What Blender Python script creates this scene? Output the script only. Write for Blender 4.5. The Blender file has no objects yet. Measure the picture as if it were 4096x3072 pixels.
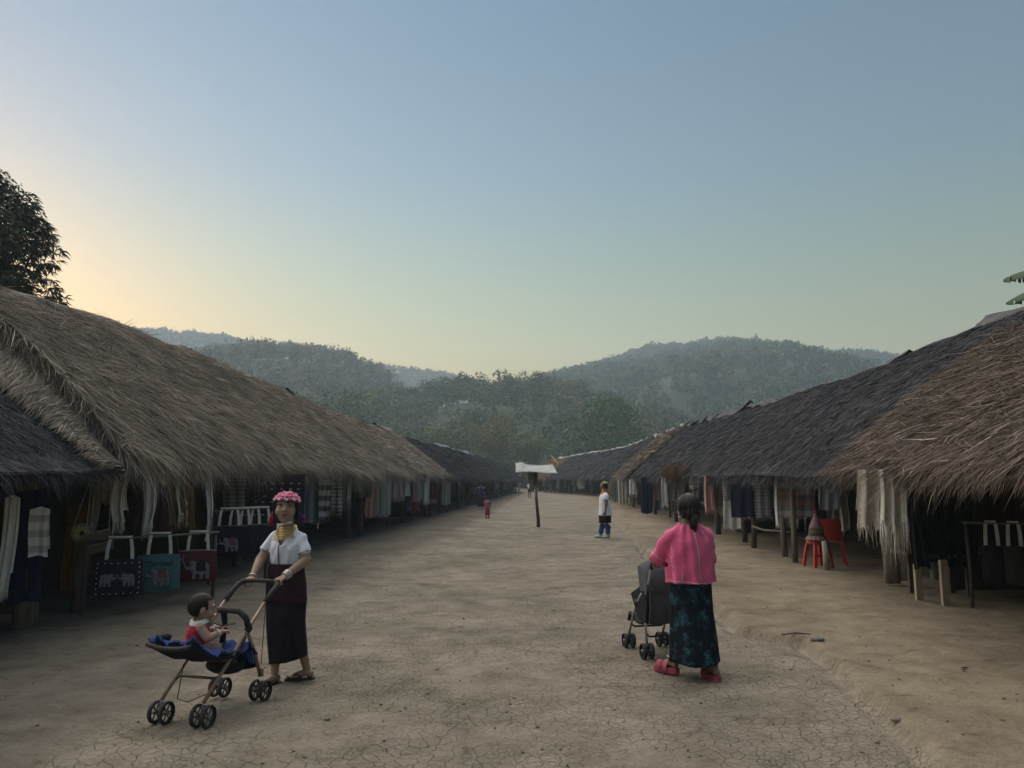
import bpy, bmesh, math, random
import numpy as np
from mathutils import Vector, Matrix, Euler
random.seed(7)
RNG = np.random.default_rng(11)
SC = bpy.context.scene
COL = SC.collection
PI = math.pi

# ------------------------------------------------------------------ camera, sky, sun, exposure
cam = bpy.data.cameras.new('camera')
cam_o = bpy.data.objects.new('camera', cam)
COL.objects.link(cam_o)
cam.sensor_width = 36.0
cam.lens = 750.0 / 1024.0 * 36.0
cam.clip_start = 0.05
cam.clip_end = 9000.0
cam_o.location = (0.0, 0.0, 1.55)
cam_o.rotation_euler = (math.radians(90) + math.atan(96.0 / 750.0), 0, 0)
SC.camera = cam_o

SUN_EL = math.radians(3.6)
SUN_AZ = math.radians(-48.0)          # to the left of the street direction (+Y)
LAMP_EL = math.radians(45)
wd = bpy.data.worlds.new('World')
SC.world = wd
wd.use_nodes = True
wn = wd.node_tree
bg = wn.nodes['Background']
sky = wn.nodes.new('ShaderNodeTexSky')
sky.sky_type = 'NISHITA'
sky.sun_disc = False
sky.sun_elevation = SUN_EL
sky.sun_rotation = SUN_AZ
sky.altitude = 200.0
sky.air_density = 1.8
sky.dust_density = 2.3
sky.ozone_density = 3.0
# the whole dome: a little warmer towards the horizon, a little bluer overhead, all the way round
tc_ = wn.nodes.new('ShaderNodeTexCoord'); sx_ = wn.nodes.new('ShaderNodeSeparateXYZ'); wn.links.new(tc_.outputs['Generated'], sx_.inputs[0])
cr_ = wn.nodes.new('ShaderNodeValToRGB'); wn.links.new(sx_.outputs[2], cr_.inputs[0])
cr_.color_ramp.elements[0].position = 0.0; cr_.color_ramp.elements[0].color = (1.0, 0.82, 0.46, 1)
cr_.color_ramp.elements[1].position = 0.38; cr_.color_ramp.elements[1].color = (0.77, 0.80, 0.86, 1)
for p_, c_ in ((0.12, (1.0, 0.86, 0.54)), (0.26, (0.87, 0.85, 0.72)), (1.0, (0.73, 0.79, 0.90))):
    e_ = cr_.color_ramp.elements.new(p_); e_.color = (*c_, 1)
mx_ = wn.nodes.new('ShaderNodeMix'); mx_.data_type = 'RGBA'; mx_.blend_type = 'MULTIPLY'; mx_.inputs[0].default_value = 1.0
wn.links.new(sky.outputs[0], mx_.inputs[6]); wn.links.new(cr_.outputs[0], mx_.inputs[7])
wn.links.new(mx_.outputs[2], bg.inputs['Color'])
bg.inputs['Strength'].default_value = 0.15
sun = bpy.data.lights.new('sun', 'SUN')
sun.energy = 1.75
sun.angle = math.radians(110)
sun.color = (1.0, 0.88, 0.73)
sun_o = bpy.data.objects.new('sun', sun)
COL.objects.link(sun_o)
sd = Vector((math.sin(SUN_AZ) * math.cos(LAMP_EL), math.cos(SUN_AZ) * math.cos(LAMP_EL), math.sin(LAMP_EL)))
sun_o.rotation_euler = (-sd).to_track_quat('-Z', 'Y').to_euler()
sun_o.location = (-60, 60, 40)
SC.view_settings.view_transform = 'Standard'
SC.view_settings.look = 'None'
SC.view_settings.gamma = 1.0
SC.view_settings.exposure = 1.62
SC.view_settings.use_curve_mapping = False
SC.render.engine = 'CYCLES'
SC.cycles.use_denoising = True
SC.cycles.max_bounces = 6
SC.cycles.diffuse_bounces = 3
SC.cycles.transparent_max_bounces = 6
SC.cycles.volume_bounces = 1
SC.cycles.use_adaptive_sampling = True

# ------------------------------------------------------------------ materials
MATS = {}
def nodes_of(name):
    m = bpy.data.materials.new(name)
    m.use_nodes = True
    nt = m.node_tree
    return m, nt, nt.nodes['Principled BSDF']
def ramp(nt, fac, stops, interp='LINEAR'):
    r = nt.nodes.new('ShaderNodeValToRGB')
    r.color_ramp.interpolation = interp
    el = r.color_ramp.elements
    while len(el) < len(stops): el.new(0.5)
    for e, (p, c) in zip(el, stops):
        e.position = p; e.color = (*c, 1) if len(c) == 3 else c
    nt.links.new(fac, r.inputs[0])
    return r.outputs[0]
def noise(nt, coord, scale, detail=5.0, rough=0.55, dist=0.0):
    n = nt.nodes.new('ShaderNodeTexNoise')
    n.inputs['Scale'].default_value = scale
    n.inputs['Detail'].default_value = detail
    n.inputs['Roughness'].default_value = rough
    n.inputs['Distortion'].default_value = dist
    if coord is not None: nt.links.new(coord, n.inputs['Vector'])
    return n.outputs['Fac']
def mixc(nt, fac, a, b, mode='MIX'):
    m = nt.nodes.new('ShaderNodeMix'); m.data_type = 'RGBA'; m.blend_type = mode
    for sock, v in ((m.inputs[0], fac), (m.inputs[6], a), (m.inputs[7], b)):
        if isinstance(v, (int, float)): sock.default_value = v
        elif isinstance(v, tuple): sock.default_value = (*v, 1) if len(v) == 3 else v
        else: nt.links.new(v, sock)
    return m.outputs[2]
def math_n(nt, op, a, b=None, c=None, clamp=False):
    m = nt.nodes.new('ShaderNodeMath'); m.operation = op; m.use_clamp = clamp
    for i, v in enumerate((a, b, c)):
        if v is None: continue
        if isinstance(v, (int, float)): m.inputs[i].default_value = v
        else: nt.links.new(v, m.inputs[i])
    return m.outputs[0]
def coords(nt, which='Object', scale=None):
    t = nt.nodes.new('ShaderNodeTexCoord').outputs[which]
    if scale is None: return t
    mp = nt.nodes.new('ShaderNodeMapping'); mp.inputs['Scale'].default_value = scale
    nt.links.new(t, mp.inputs['Vector'])
    return mp.outputs[0]
def bump(nt, bsdf, h, strength=0.3, dist=0.02):
    b = nt.nodes.new('ShaderNodeBump')
    b.inputs['Strength'].default_value = strength; b.inputs['Distance'].default_value = dist
    nt.links.new(h, b.inputs['Height']); nt.links.new(b.outputs[0], bsdf.inputs['Normal'])
def pm(name, c1, c2=None, scale=20.0, rough=0.85, bstr=0.3, bdist=0.004, metal=0.0, stretch=None, spec=None):
    """noise-mottled material"""
    if name in MATS: return MATS[name]
    m, nt, b = nodes_of(name)
    c2 = c2 or tuple(x * 0.7 for x in c1)
    co = coords(nt, 'Object', stretch)
    n = noise(nt, co, scale)
    nt.links.new(ramp(nt, n, [(0.3, c2), (0.7, c1)]), b.inputs['Base Color'])
    b.inputs['Roughness'].default_value = rough
    b.inputs['Metallic'].default_value = metal
    if spec is not None: b.inputs['Specular IOR Level'].default_value = spec
    if bstr: bump(nt, b, noise(nt, co, scale * 2.3, 6), bstr, bdist)
    MATS[name] = m
    return m
def island_mat(name, dark, light, rough=0.9, extra=None, spec=0.2):
    """every loose piece gets its own tone"""
    if name in MATS: return MATS[name]
    m, nt, b = nodes_of(name)
    g = nt.nodes.new('ShaderNodeNewGeometry')
    stops = [(0.0, dark), (0.88, light)] + ([(1.0, extra)] if extra else [])
    c = ramp(nt, g.outputs['Random Per Island'], stops)
    n = noise(nt, coords(nt, 'Object'), 1.3, 4)
    c = mixc(nt, 1.0, c, ramp(nt, n, [(0.3, (0.62, 0.62, 0.64)), (0.7, (1.15, 1.12, 1.06))]), 'MULTIPLY')
    nt.links.new(c, b.inputs['Base Color'])
    b.inputs['Roughness'].default_value = rough
    b.inputs['Specular IOR Level'].default_value = spec
    MATS[name] = m
    return m
def attr_mat(name, rough=0.8, lo=0.6, hi=1.35, spec=0.25):
    if name in MATS: return MATS[name]
    m, nt, b = nodes_of(name)
    a = nt.nodes.new('ShaderNodeAttribute'); a.attribute_name = 'tint'
    g = nt.nodes.new('ShaderNodeNewGeometry')
    c = mixc(nt, 1.0, a.outputs['Color'], ramp(nt, g.outputs['Random Per Island'], [(0, (lo, lo, lo)), (1, (hi, hi, hi))]), 'MULTIPLY')
    nt.links.new(c, b.inputs['Base Color'])
    b.inputs['Roughness'].default_value = rough
    b.inputs['Specular IOR Level'].default_value = spec
    MATS[name] = m
    return m

# ------------------------------------------------------------------ mesh helpers
class MB:
    def __init__(s): s.v = []; s.f = []; s.n = 0
    def add(s, verts, faces):
        s.v.append(np.asarray(verts, float).reshape(-1, 3))
        s.f += [tuple(i + s.n for i in f) for f in faces]
        s.n += len(s.v[-1]); return s
    def box(s, c, size, rz=0.0, rot=None, bevel=0.0):
        a, b, d = (q / 2 for q in size)
        pts = [(x, y, z) for z in (-d, d) for y in (-b, b) for x in (-a, a)]
        M = rot if rot is not None else Matrix.Rotation(rz, 3, 'Z')
        pts = [tuple(M @ Vector(p) + Vector(c)) for p in pts]
        return s.add(pts, [(0, 2, 3, 1), (4, 5, 7, 6), (0, 1, 5, 4), (2, 6, 7, 3), (0, 4, 6, 2), (1, 3, 7, 5)])
    def loft(s, rings, cap=True, closed=True):
        k = len(rings[0]); m = len(rings)
        F = []
        for i in range(m - 1):
            for j in range(k if closed else k - 1):
                a, b = i * k + j, i * k + (j + 1) % k
                F.append((a, b, b + k, a + k))
        if cap and closed:
            F.append(tuple(range(k - 1, -1, -1))); F.append(tuple((m - 1) * k + j for j in range(k)))
        return s.add(np.concatenate([np.asarray(r, float) for r in rings]), F)
    def tube(s, path, rad, seg=8, cap=True, flat=1.0):
        path = [Vector(p) for p in path]; n = len(path)
        rads = rad if hasattr(rad, '__len__') else [rad] * n
        rings = []; prev = None
        for i, p in enumerate(path):
            t = (path[min(i + 1, n - 1)] - path[max(i - 1, 0)])
            if t.length < 1e-9: t = Vector((0, 0, 1))
            t.normalize()
            if prev is None:
                ref = Vector((0, 0, 1)) if abs(t.z) < 0.9 else Vector((1, 0, 0))
                u = t.cross(ref).normalized()
            else:
                u = (prev - t * prev.dot(t))
                u = u.normalized() if u.length > 1e-6 else t.orthogonal().normalized()
            w = t.cross(u); prev = u
            rings.append([p + (u * math.cos(2 * PI * j / seg) + w * math.sin(2 * PI * j / seg) * flat) * rads[i] for j in range(seg)])
        return s.loft(rings, cap)
    def ell(s, c, r, rot=None, seg=12, rows=8):
        M = rot if rot is not None else Matrix.Identity(3)
        rings = []
        for i in range(rows + 1):
            th = PI * (0.004 + 0.992 * i / rows)
            rings.append([Vector(c) + M @ Vector((r[0] * math.sin(th) * math.cos(2 * PI * j / seg), r[1] * math.sin(th) * math.sin(2 * PI * j / seg), -r[2] * math.cos(th))) for j in range(seg)])
        return s.loft(rings)
    def cap(s, p0, p1, r0, r1, seg=12):
        p0, p1 = Vector(p0), Vector(p1); d = p1 - p0; L = d.length
        if L < 1e-6: return s.ell(p0, (r0, r0, r0))
        d.normalize(); u = d.orthogonal().normalized(); w = d.cross(u)
        prof = [(-r0 * math.cos(a), r0 * math.sin(a)) for a in (0.05, 0.5, 1.0, PI / 2)] + [(L + r1 * math.cos(a), r1 * math.sin(a)) for a in (PI / 2, 1.0, 0.5, 0.05)]
        return s.loft([[p0 + d * q + (u * math.cos(2 * PI * j / seg) + w * math.sin(2 * PI * j / seg)) * r for j in range(seg)] for q, r in prof])
    def grid(s, P):
        P = np.asarray(P, float); a, b = P.shape[:2]
        F = [(i * b + j, i * b + j + 1, (i + 1) * b + j + 1, (i + 1) * b + j) for i in range(a - 1) for j in range(b - 1)]
        return s.add(P.reshape(-1, 3), F)
    def mesh(s, name, smooth=False):
        me = bpy.data.meshes.new(name)
        me.from_pydata(np.concatenate(s.v).tolist() if s.v else [], [], s.f)
        me.update()
        if smooth: me.polygons.foreach_set('use_smooth', [True] * len(me.polygons))
        return me
    def build(s, name, mat, parent=None, smooth=False):
        return link(name, s.mesh(name, smooth), mat, parent)
def link(name, me, mat, parent=None):
    o = bpy.data.objects.new(name, me); COL.objects.link(o)
    if mat is not None and not len(me.materials): me.materials.append(mat)
    if parent is not None: o.parent = parent
    return o
def big_mesh(name, V, quads=None, tris=None, mat=None, parent=None, tint=None):
    """numpy arrays straight into a mesh"""
    me = bpy.data.meshes.new(name)
    nq = 0 if quads is None else len(quads); ntri = 0 if tris is None else len(tris)
    me.vertices.add(len(V)); me.vertices.foreach_set('co', np.asarray(V, np.float32).ravel())
    idx = np.concatenate([np.asarray(a, np.int32).ravel() for a in (quads, tris) if a is not None and len(a)])
    me.loops.add(len(idx)); me.loops.foreach_set('vertex_index', idx)
    me.polygons.add(nq + ntri)
    st = np.concatenate([np.arange(nq) * 4, nq * 4 + np.arange(ntri) * 3]).astype(np.int32)
    me.polygons.foreach_set('loop_start', st)
    if tint is not None:
        at = me.attributes.new('tint', 'FLOAT_COLOR', 'POINT')
        at.data.foreach_set('color', np.concatenate([np.asarray(tint, np.float32), np.ones((len(V), 1), np.float32)], 1).ravel())
    me.update(calc_edges=True)
    return link(name, me, mat, parent)
def tag(o, label=None, cat=None, group=None, kind=None):
    if label: o['label'] = label
    if cat: o['category'] = cat
    if group: o['group'] = group
    if kind: o['kind'] = kind
    return o
def empty(name, loc=(0, 0, 0), rz=0.0, label=None, cat=None, group=None):
    o = bpy.data.objects.new(name, None); COL.objects.link(o)
    o.empty_display_size = 0.1
    o.location = loc; o.rotation_euler = (0, 0, rz)
    return tag(o, label, cat, group)
def copy_tree(o, parent=None):
    c = o.copy(); COL.objects.link(c); c.parent = parent
    for ch in o.children: copy_tree(ch, c)
    return c
def smoothstep(a, b, x):
    t = np.clip((x - a) / (b - a), 0, 1); return t * t * (3 - 2 * t)
class Noise2:
    """value noise on a grid, for relief"""
    def __init__(s, seed): s.t = np.random.default_rng(seed).random((64, 64))
    def __call__(s, x, y):
        x = np.asarray(x, float); y = np.asarray(y, float)
        xi = np.floor(x).astype(int); yi = np.floor(y).astype(int); fx = x - xi; fy = y - yi
        fx = fx * fx * (3 - 2 * fx); fy = fy * fy * (3 - 2 * fy)
        g = lambda a, b: s.t[a % 64, b % 64]
        return (g(xi, yi) * (1 - fx) + g(xi + 1, yi) * fx) * (1 - fy) + (g(xi, yi + 1) * (1 - fx) + g(xi + 1, yi + 1) * fx) * fy - 0.5
NZ = Noise2(3); NZ2 = Noise2(5)
def fbm(x, y, o=4):
    r = 0; a = 1.0
    for i in range(o):
        r = r + a * NZ(x * 2 ** i + 17.3 * i, y * 2 ** i - 9.1 * i); a *= 0.5
    return r
# ------------------------------------------------------------------ ground
EDGE_R = np.array([(-30, 2.0), (3.0, 2.2), (4.3, 2.25), (4.75, 2.34), (6.0, 2.62), (7.4, 2.78), (7.9, 2.36), (9.2, 2.45), (12.8, 2.6), (15.8, 2.82), (18.7, 3.1), (25, 3.6), (40, 4.5), (80, 6.4), (95, 5.0), (140, 0.5)])
EDGE_L = np.array([(-30, -2.2), (5.0, -2.45), (10.2, -2.55), (14.5, -2.42), (19.4, -1.9), (30, -1.4), (45, -0.6), (90, 1.4), (140, 1.0)])
def road_mask(x, y):
    xr = np.interp(y, EDGE_R[:, 0], EDGE_R[:, 1]) + 0.10 * NZ(y * 1.7, y * 0 + 3.2) + 0.02 * NZ(y * 4.1, y * 0 + 8.2)
    xl = np.interp(y, EDGE_L[:, 0], EDGE_L[:, 1]) + 0.35 * NZ(y * 0.9, y * 0 + 1.2)
    r = smoothstep(-0.05, 0.05, x - xr); l = smoothstep(-0.35, 0.35, xl - x)
    return r, l, xr
def ground_z(x, y):
    x = np.asarray(x, float); y = np.asarray(y, float)
    r, l, xr = road_mask(x, y)
    z = 0.07 * r + 0.03 * l
    z = z - (0.035 + 0.05 * smoothstep(8.0, 10.0, y)) * np.exp(-((x - xr + 0.06) / 0.065) ** 2) * (1 - smoothstep(17, 20, y)) * (0.55 + 0.9 * np.clip(NZ(y * 2.3, y * 0 + 5.0) + 0.3, 0, 1))
    z = z + 0.05 * fbm(x * 0.35, y * 0.35, 3) + 0.022 * fbm(x * 1.6 + 4, y * 1.6, 3) + 0.014 * fbm(x * 7, y * 7, 2) * (1 - 0.6 * r) + 0.004 * fbm(x * 23, y * 23, 1) * (1 - smoothstep(9, 14, y))
    z = z + 0.09 * np.exp(-((x - 0.82) ** 2 + (y - 23.8) ** 2) / 0.5)
    z = z - 0.02 * smoothstep(60, 200, np.abs(x) + np.abs(y))
    return z
def gz(x, y): return float(ground_z(np.array([x]), np.array([y]))[0])
def spaced(a, b, n): return np.linspace(a, b, n, endpoint=False)
gx = np.concatenate([-np.geomspace(2500, 14, 26, endpoint=False), spaced(-14, -6.2, 60), spaced(-6.2, 6.6, 330), spaced(6.6, 15, 60), np.geomspace(15, 2500, 26)])
gy = np.concatenate([-np.geomspace(400, 6, 12, endpoint=False), spaced(-6, 3, 24), spaced(3, 12, 250), spaced(12, 26, 160), spaced(26, 120, 190), np.geomspace(120, 3000, 26)])
GX, GY = np.meshgrid(gx, gy)
GZ = ground_z(GX, GY)
V = np.stack([GX, GY, GZ], -1).reshape(-1, 3)
nx_, ny_ = len(gx), len(gy)
ii = (np.arange(ny_ - 1)[:, None] * nx_ + np.arange(nx_ - 1)[None, :]).ravel()
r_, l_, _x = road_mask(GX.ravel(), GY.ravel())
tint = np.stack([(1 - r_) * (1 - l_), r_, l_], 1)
m, nt, b = nodes_of('dry_mud')
co = coords(nt, 'Object')
at = nt.nodes.new('ShaderNodeAttribute'); at.attribute_name = 'tint'
sep = nt.nodes.new('ShaderNodeSeparateColor'); nt.links.new(at.outputs['Color'], sep.inputs[0])
n_big = noise(nt, co, 0.55, 5, 0.6); n_mid = noise(nt, co, 3.2, 6, 0.65); n_fine = noise(nt, co, 38, 6, 0.7)
base = ramp(nt, n_mid, [(0.28, (0.165, 0.146, 0.116)), (0.5, (0.232, 0.208, 0.170)), (0.75, (0.296, 0.268, 0.222))])
base = mixc(nt, 1.0, base, ramp(nt, n_big, [(0.3, (0.64, 0.63, 0.62)), (0.7, (1.14, 1.12, 1.09))]), 'MULTIPLY')
scuff = ramp(nt, noise(nt, coords(nt, 'Object', (1.0, 1.6, 1.0)), 2.4, 7, 0.68, 0.6), [(0.34, (0.62, 0.60, 0.57)), (0.44, (1, 1, 1))])
base = mixc(nt, 0.8, base, scuff, 'MULTIPLY')
base = mixc(nt, 0.7, base, ramp(nt, n_fine, [(0.3, (0.66, 0.65, 0.63)), (0.7, (1.22, 1.22, 1.22))]), 'MULTIPLY')
# trodden, smoother and darker earth of the two verges
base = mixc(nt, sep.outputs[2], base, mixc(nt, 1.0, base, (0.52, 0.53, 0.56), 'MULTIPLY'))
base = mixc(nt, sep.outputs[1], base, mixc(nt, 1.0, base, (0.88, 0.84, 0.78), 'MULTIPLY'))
# mud cracks at two sizes
wob = nt.nodes.new('ShaderNodeTexNoise'); wob.inputs['Scale'].default_value = 5.0; wob.inputs['Detail'].default_value = 3.0
nt.links.new(co, wob.inputs['Vector'])
wv = nt.nodes.new('ShaderNodeVectorMath'); wv.operation = 'MULTIPLY_ADD'; wv.inputs[1].default_value = (0.16, 0.16, 0.0)
nt.links.new(wob.outputs['Color'], wv.inputs[0]); nt.links.new(co, wv.inputs[2])
def crack(scale, width, rnd=1.0):
    v = nt.nodes.new('ShaderNodeTexVoronoi'); v.feature = 'DISTANCE_TO_EDGE'; v.voronoi_dimensions = '2D'
    v.inputs['Scale'].default_value = scale; v.inputs['Randomness'].default_value = rnd
    nt.links.new(wv.outputs[0], v.inputs['Vector'])
    mr = nt.nodes.new('ShaderNodeMapRange'); mr.inputs[1].default_value = 0.0; mr.inputs[2].default_value = width
    mr.inputs[3].default_value = 1.0; mr.inputs[4].default_value = 0.0; mr.interpolation_type = 'SMOOTHSTEP'
    nt.links.new(v.outputs['Distance'], mr.inputs[0])
    return mr.outputs[0]
c1 = crack(11.0, 0.042); c2 = crack(21.0, 0.06)
keep1 = ramp(nt, noise(nt, co, 0.9, 3), [(0.38, (0, 0, 0)), (0.52, (1, 1, 1))])
keep2 = ramp(nt, noise(nt, co, 1.7, 3), [(0.50, (0, 0, 0)), (0.60, (1, 1, 1))])
ck = math_n(nt, 'MAXIMUM', math_n(nt, 'MULTIPLY', c1, keep1), math_n(nt, 'MULTIPLY', math_n(nt, 'MULTIPLY', c2, keep2), 0.75))
onroad = math_n(nt, 'ADD', math_n(nt, 'MULTIPLY', sep.outputs[0], 0.92), 0.06)
ck = math_n(nt, 'MULTIPLY', ck, onroad, clamp=True)
base = mixc(nt, math_n(nt, 'MULTIPLY', ck, 0.27), base, (0.055, 0.045, 0.034))
nt.links.new(base, b.inputs['Base Color'])
b.inputs['Roughness'].default_value = 0.95
b.inputs['Specular IOR Level'].default_value = 0.15
h = math_n(nt, 'SUBTRACT', math_n(nt, 'ADD', math_n(nt, 'MULTIPLY', n_mid, 1.2), math_n(nt, 'MULTIPLY', n_fine, 0.35)), math_n(nt, 'MULTIPLY', ck, 0.32))
bump(nt, b, h, 0.9, 0.04)
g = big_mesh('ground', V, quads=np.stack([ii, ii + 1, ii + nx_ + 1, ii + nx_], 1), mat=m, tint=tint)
g.data.polygons.foreach_set('use_smooth', [True] * len(g.data.polygons))
tag(g, 'cracked dry mud street with trodden verges', kind='structure')
# ------------------------------------------------------------------ hills and the wood on them
def hill(name, label, D, pts, front, back, th, seed, c1, c2, dx):
    """one ridge: real relief, th = height of the trees that stand on it"""
    px = np.array([p[0] for p in pts], float); pz = np.array([p[1] for p in pts], float) - th
    xs = np.arange(px[0] - 60, px[-1] + 60, dx); ys = np.concatenate([np.linspace(D - front, D, 26), np.linspace(D, D + back, 8)[1:]])
    def h(x, y):
        R = np.interp(x, px, pz, left=pz[0], right=pz[-1])
        t = np.where(y <= D, (y - (D - front)) / front, 1 - (y - D) / back)
        t = np.clip(t, 0, 1)
        prof = np.where(y <= D, 0.35 * t + 0.65 * t * t * (3 - 2 * t), t * t * (3 - 2 * t))
        rough = fbm(x * 0.022 + seed, y * 0.022, 3) * 0.16 * R * np.sin(PI * np.clip(t, 0, 1)) 
        return R * prof + rough - 1.0
    X, Y = np.meshgrid(xs, ys)
    Vv = np.stack([X, Y, h(X, Y)], -1).reshape(-1, 3)
    a, bq = X.shape
    q = (np.arange(a - 1)[:, None] * bq + np.arange(bq - 1)[None, :]).ravel()
    o = big_mesh(name, Vv, quads=np.stack([q, q + 1, q + bq + 1, q + bq], 1), mat=pm(name + '_earth', c1, c2, 0.03, 0.95, 0, 0))
    tag(o, label, kind='structure')
    return h
def crown_leaves(n, blobs, size, rng, aspect=0.55, droop=0.0, shell=0.0):
    """n leaf faces spread on and in a set of blobs (cx,cy,cz,rx,ry,rz)"""
    B = np.asarray(blobs, float)
    w = (B[:, 3] * B[:, 4] + B[:, 4] * B[:, 5] + B[:, 3] * B[:, 5]); w /= w.sum()
    k = rng.choice(len(B), n, p=w)
    d = rng.normal(size=(n, 3)); d /= np.linalg.norm(d, axis=1)[:, None]
    rr = 1 - 0.42 * rng.random(n) ** 1.6 + 0.10 * rng.normal(size=n)
    c = B[k, :3] + d * B[k, 3:] * rr[:, None]
    u = rng.normal(size=(n, 3)) + d * 0.5; u[:, 2] -= droop
    u /= np.linalg.norm(u, axis=1)[:, None]
    v = np.cross(u, rng.normal(size=(n, 3))); v /= np.linalg.norm(v, axis=1)[:, None] + 1e-9
    if shell:                      # leaves lie along the crown's surface
        nn = d + rng.normal(size=(n, 3)) * (1 - shell); nn /= np.linalg.norm(nn, axis=1)[:, None]
        u = np.cross(nn, rng.normal(size=(n, 3))); u /= np.linalg.norm(u, axis=1)[:, None] + 1e-9; v = np.cross(nn, u)
    s = size * (0.6 + 0.8 * rng.random(n))[:, None]
    P = np.stack([c, c + u * s * 0.5 + v * s * aspect * 0.5, c + u * s, c + u * s * 0.5 - v * s * aspect * 0.5], 1)
    return P.reshape(-1, 3), d
def leaf_quads(n): return np.arange(n * 4).reshape(n, 4)
LEAF = attr_mat('foliage', 0.75)
FARLEAF = attr_mat('far_foliage', 0.9, 0.88, 1.12, 0.1)
BARK = pm('bark', (0.10, 0.085, 0.07), (0.05, 0.042, 0.035), 6, 0.95, 0.6, 0.02, stretch=(1, 1, 0.3))
TONES = [((0.036, 0.060, 0.026), 0.42), ((0.060, 0.074, 0.030), 0.22), ((0.082, 0.072, 0.052), 0.22), ((0.100, 0.084, 0.066), 0.14)]
def wood(name, label, n, xr, yr, h, th, leaf, per, seed, tones=TONES, ridge=None, branchy=0.25):
    """a far-off wood, one mass"""
    rng = np.random.default_rng(seed)
    x = rng.uniform(*xr, n); y = rng.uniform(*yr, n)
    if ridge is not None:
        k = rng.random(n) < ridge[0]; y[k] = ridge[1] + rng.normal(size=k.sum()) * ridge[2]
    z = h(x, y)
    ok = z > 0.3; x, y, z = x[ok], y[ok], z[ok]
    tp = np.array([t[1] for t in tones]); tp = tp / tp.sum()
    Vs = []; Ts = []
    for i in range(len(x)):
        s = th * rng.uniform(0.6, 1.15); w = s * rng.uniform(0.32, 0.55)
        nb = rng.integers(3, 7)
        bl = [(x[i] + rng.normal() * w * 0.5, y[i] + rng.normal() * w * 0.5, z[i] + s * rng.uniform(0.35, 0.9), w * rng.uniform(0.4, 0.75), w * rng.uniform(0.4, 0.75), s * rng.uniform(0.14, 0.26)) for _ in range(nb)]
        P, d = crown_leaves(per, bl, leaf, rng, 0.6, 0.0, 0.72)
        tc = np.array(tones[rng.choice(len(tones), p=tp)][0]) * rng.uniform(0.7, 1.3)
        # big colour drifts across the slope: green hollows and dry, leafless stands
        Vs.append(P); Ts.append(np.repeat(tc[None], len(P), 0))
    V = np.concatenate(Vs); T = np.concatenate(Ts)
    o = big_mesh(name, V, quads=leaf_quads(len(V) // 4), mat=FARLEAF, tint=T)
    return tag(o, label, kind='stuff')
E1, E2 = (0.026, 0.031, 0.018), (0.018, 0.022, 0.013)
hz = hill('far_hill', 'blue wooded hill far behind the big shaggy thatch', 600, [(-606.6, 131.4), (-492.6, 127.8), (-379.8, 131.4), (-316.8, 124.8), (-303.6, 123.0), (-285.0, 123.0), (-265.8, 120.6), (-247.2, 119.4), (-228.0, 117.0), (-210.6, 110.4), (-174.6, 93.0), (-129.0, 74.4)], 252, 156, 5, 1.0, E1, E2, 7)
wood('far_wood', 'trees on the blue far hill', 1500, (-384, -144), (456, 606), hz, 6.6, 2.16, 44, 21, ridge=(0.35, 600, 5))
hz = hill('saddle_hill', 'low blue hill in the saddle between the wooded hills', 656, [(-189.8, 81.0), (-141.4, 101.6), (-121.4, 103.8), (-104.9, 101.6), (-84.4, 99.3), (-59.8, 96.4), (-39.3, 91.3), (-2.3, 81.0)], 199, 68, 5, 2.0, E1, E2, 7)
wood('saddle_wood', 'trees on the low blue saddle hill', 420, (-171, -11), (570, 658), hz, 5.7, 2.17, 40, 22, ridge=(0.45, 656, 5))
hz = hill('blue_ridge', 'long blue ridge behind the green hill', 558, [(5.0, 71.3), (32.9, 82.4), (67.6, 90.5), (102.9, 102.9), (130.8, 103.5), (151.9, 107.8), (169.3, 108.5), (190.3, 102.9), (221.3, 99.2), (263.5, 98.5), (290.8, 94.8), (329.2, 92.3), (416.0, 86.8), (555.5, 86.8)], 236, 186, 5, 3.0, E1, E2, 7)
wood('ridge_wood', 'trees on the long blue ridge', 1700, (0, 397), (422, 564), hz, 6.2, 2.11, 44, 23, ridge=(0.35, 558, 5))
HR = hill('green_hill', 'rounded green hill wooded to the top', 430, [(6, 51), (25, 61), (52, 67), (79, 71), (106, 78), (122, 80), (139, 81), (154, 77), (173, 67), (191, 59), (225, 46), (291, 38), (369, 24)], 270, 160, 6, 4.0, E1, E2, 6)
wood('green_hill_wood', 'dense wood covering the rounded green hill', 2300, (0, 330), (180, 440), HR, 8.5, 1.5, 100, 24, ridge=(0.22, 428, 5), tones=[((0.050, 0.090, 0.050), 0.6), ((0.070, 0.102, 0.052), 0.30), ((0.095, 0.095, 0.070), 0.10)])
HL = hill('brown_hill', 'hill covered in half leafless brown bushes', 320, [(-280, 42), (-181, 46), (-133, 53), (-121, 57), (-109, 59), (-93, 60), (-77, 57), (-63, 53), (-55, 48), (-51, 42), (-41, 32), (-21, 19)], 190, 140, 6, 5.0, E1, E2, 5)
wood('brown_hill_wood', 'brown half leafless wood on the hill', 1500, (-230, -25), (145, 325), HL, 8.0, 1.1, 110, 25, ridge=(0.25, 318, 4), tones=[((0.165, 0.145, 0.122), 0.62), ((0.110, 0.104, 0.074), 0.26), ((0.060, 0.084, 0.040), 0.12)])
HM = hill('wooded_slope', 'wooded slope rising behind the end of the street', 230, [(-95, 16), (-58, 27), (-37, 31), (-29, 32), (-22, 32), (-18, 34), (-7, 34), (-1, 34), (9, 34), (15, 33), (28, 29), (45, 24), (70, 17), (112, 12)], 90, 120, 8, 6.0, E1, E2, 4)
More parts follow.
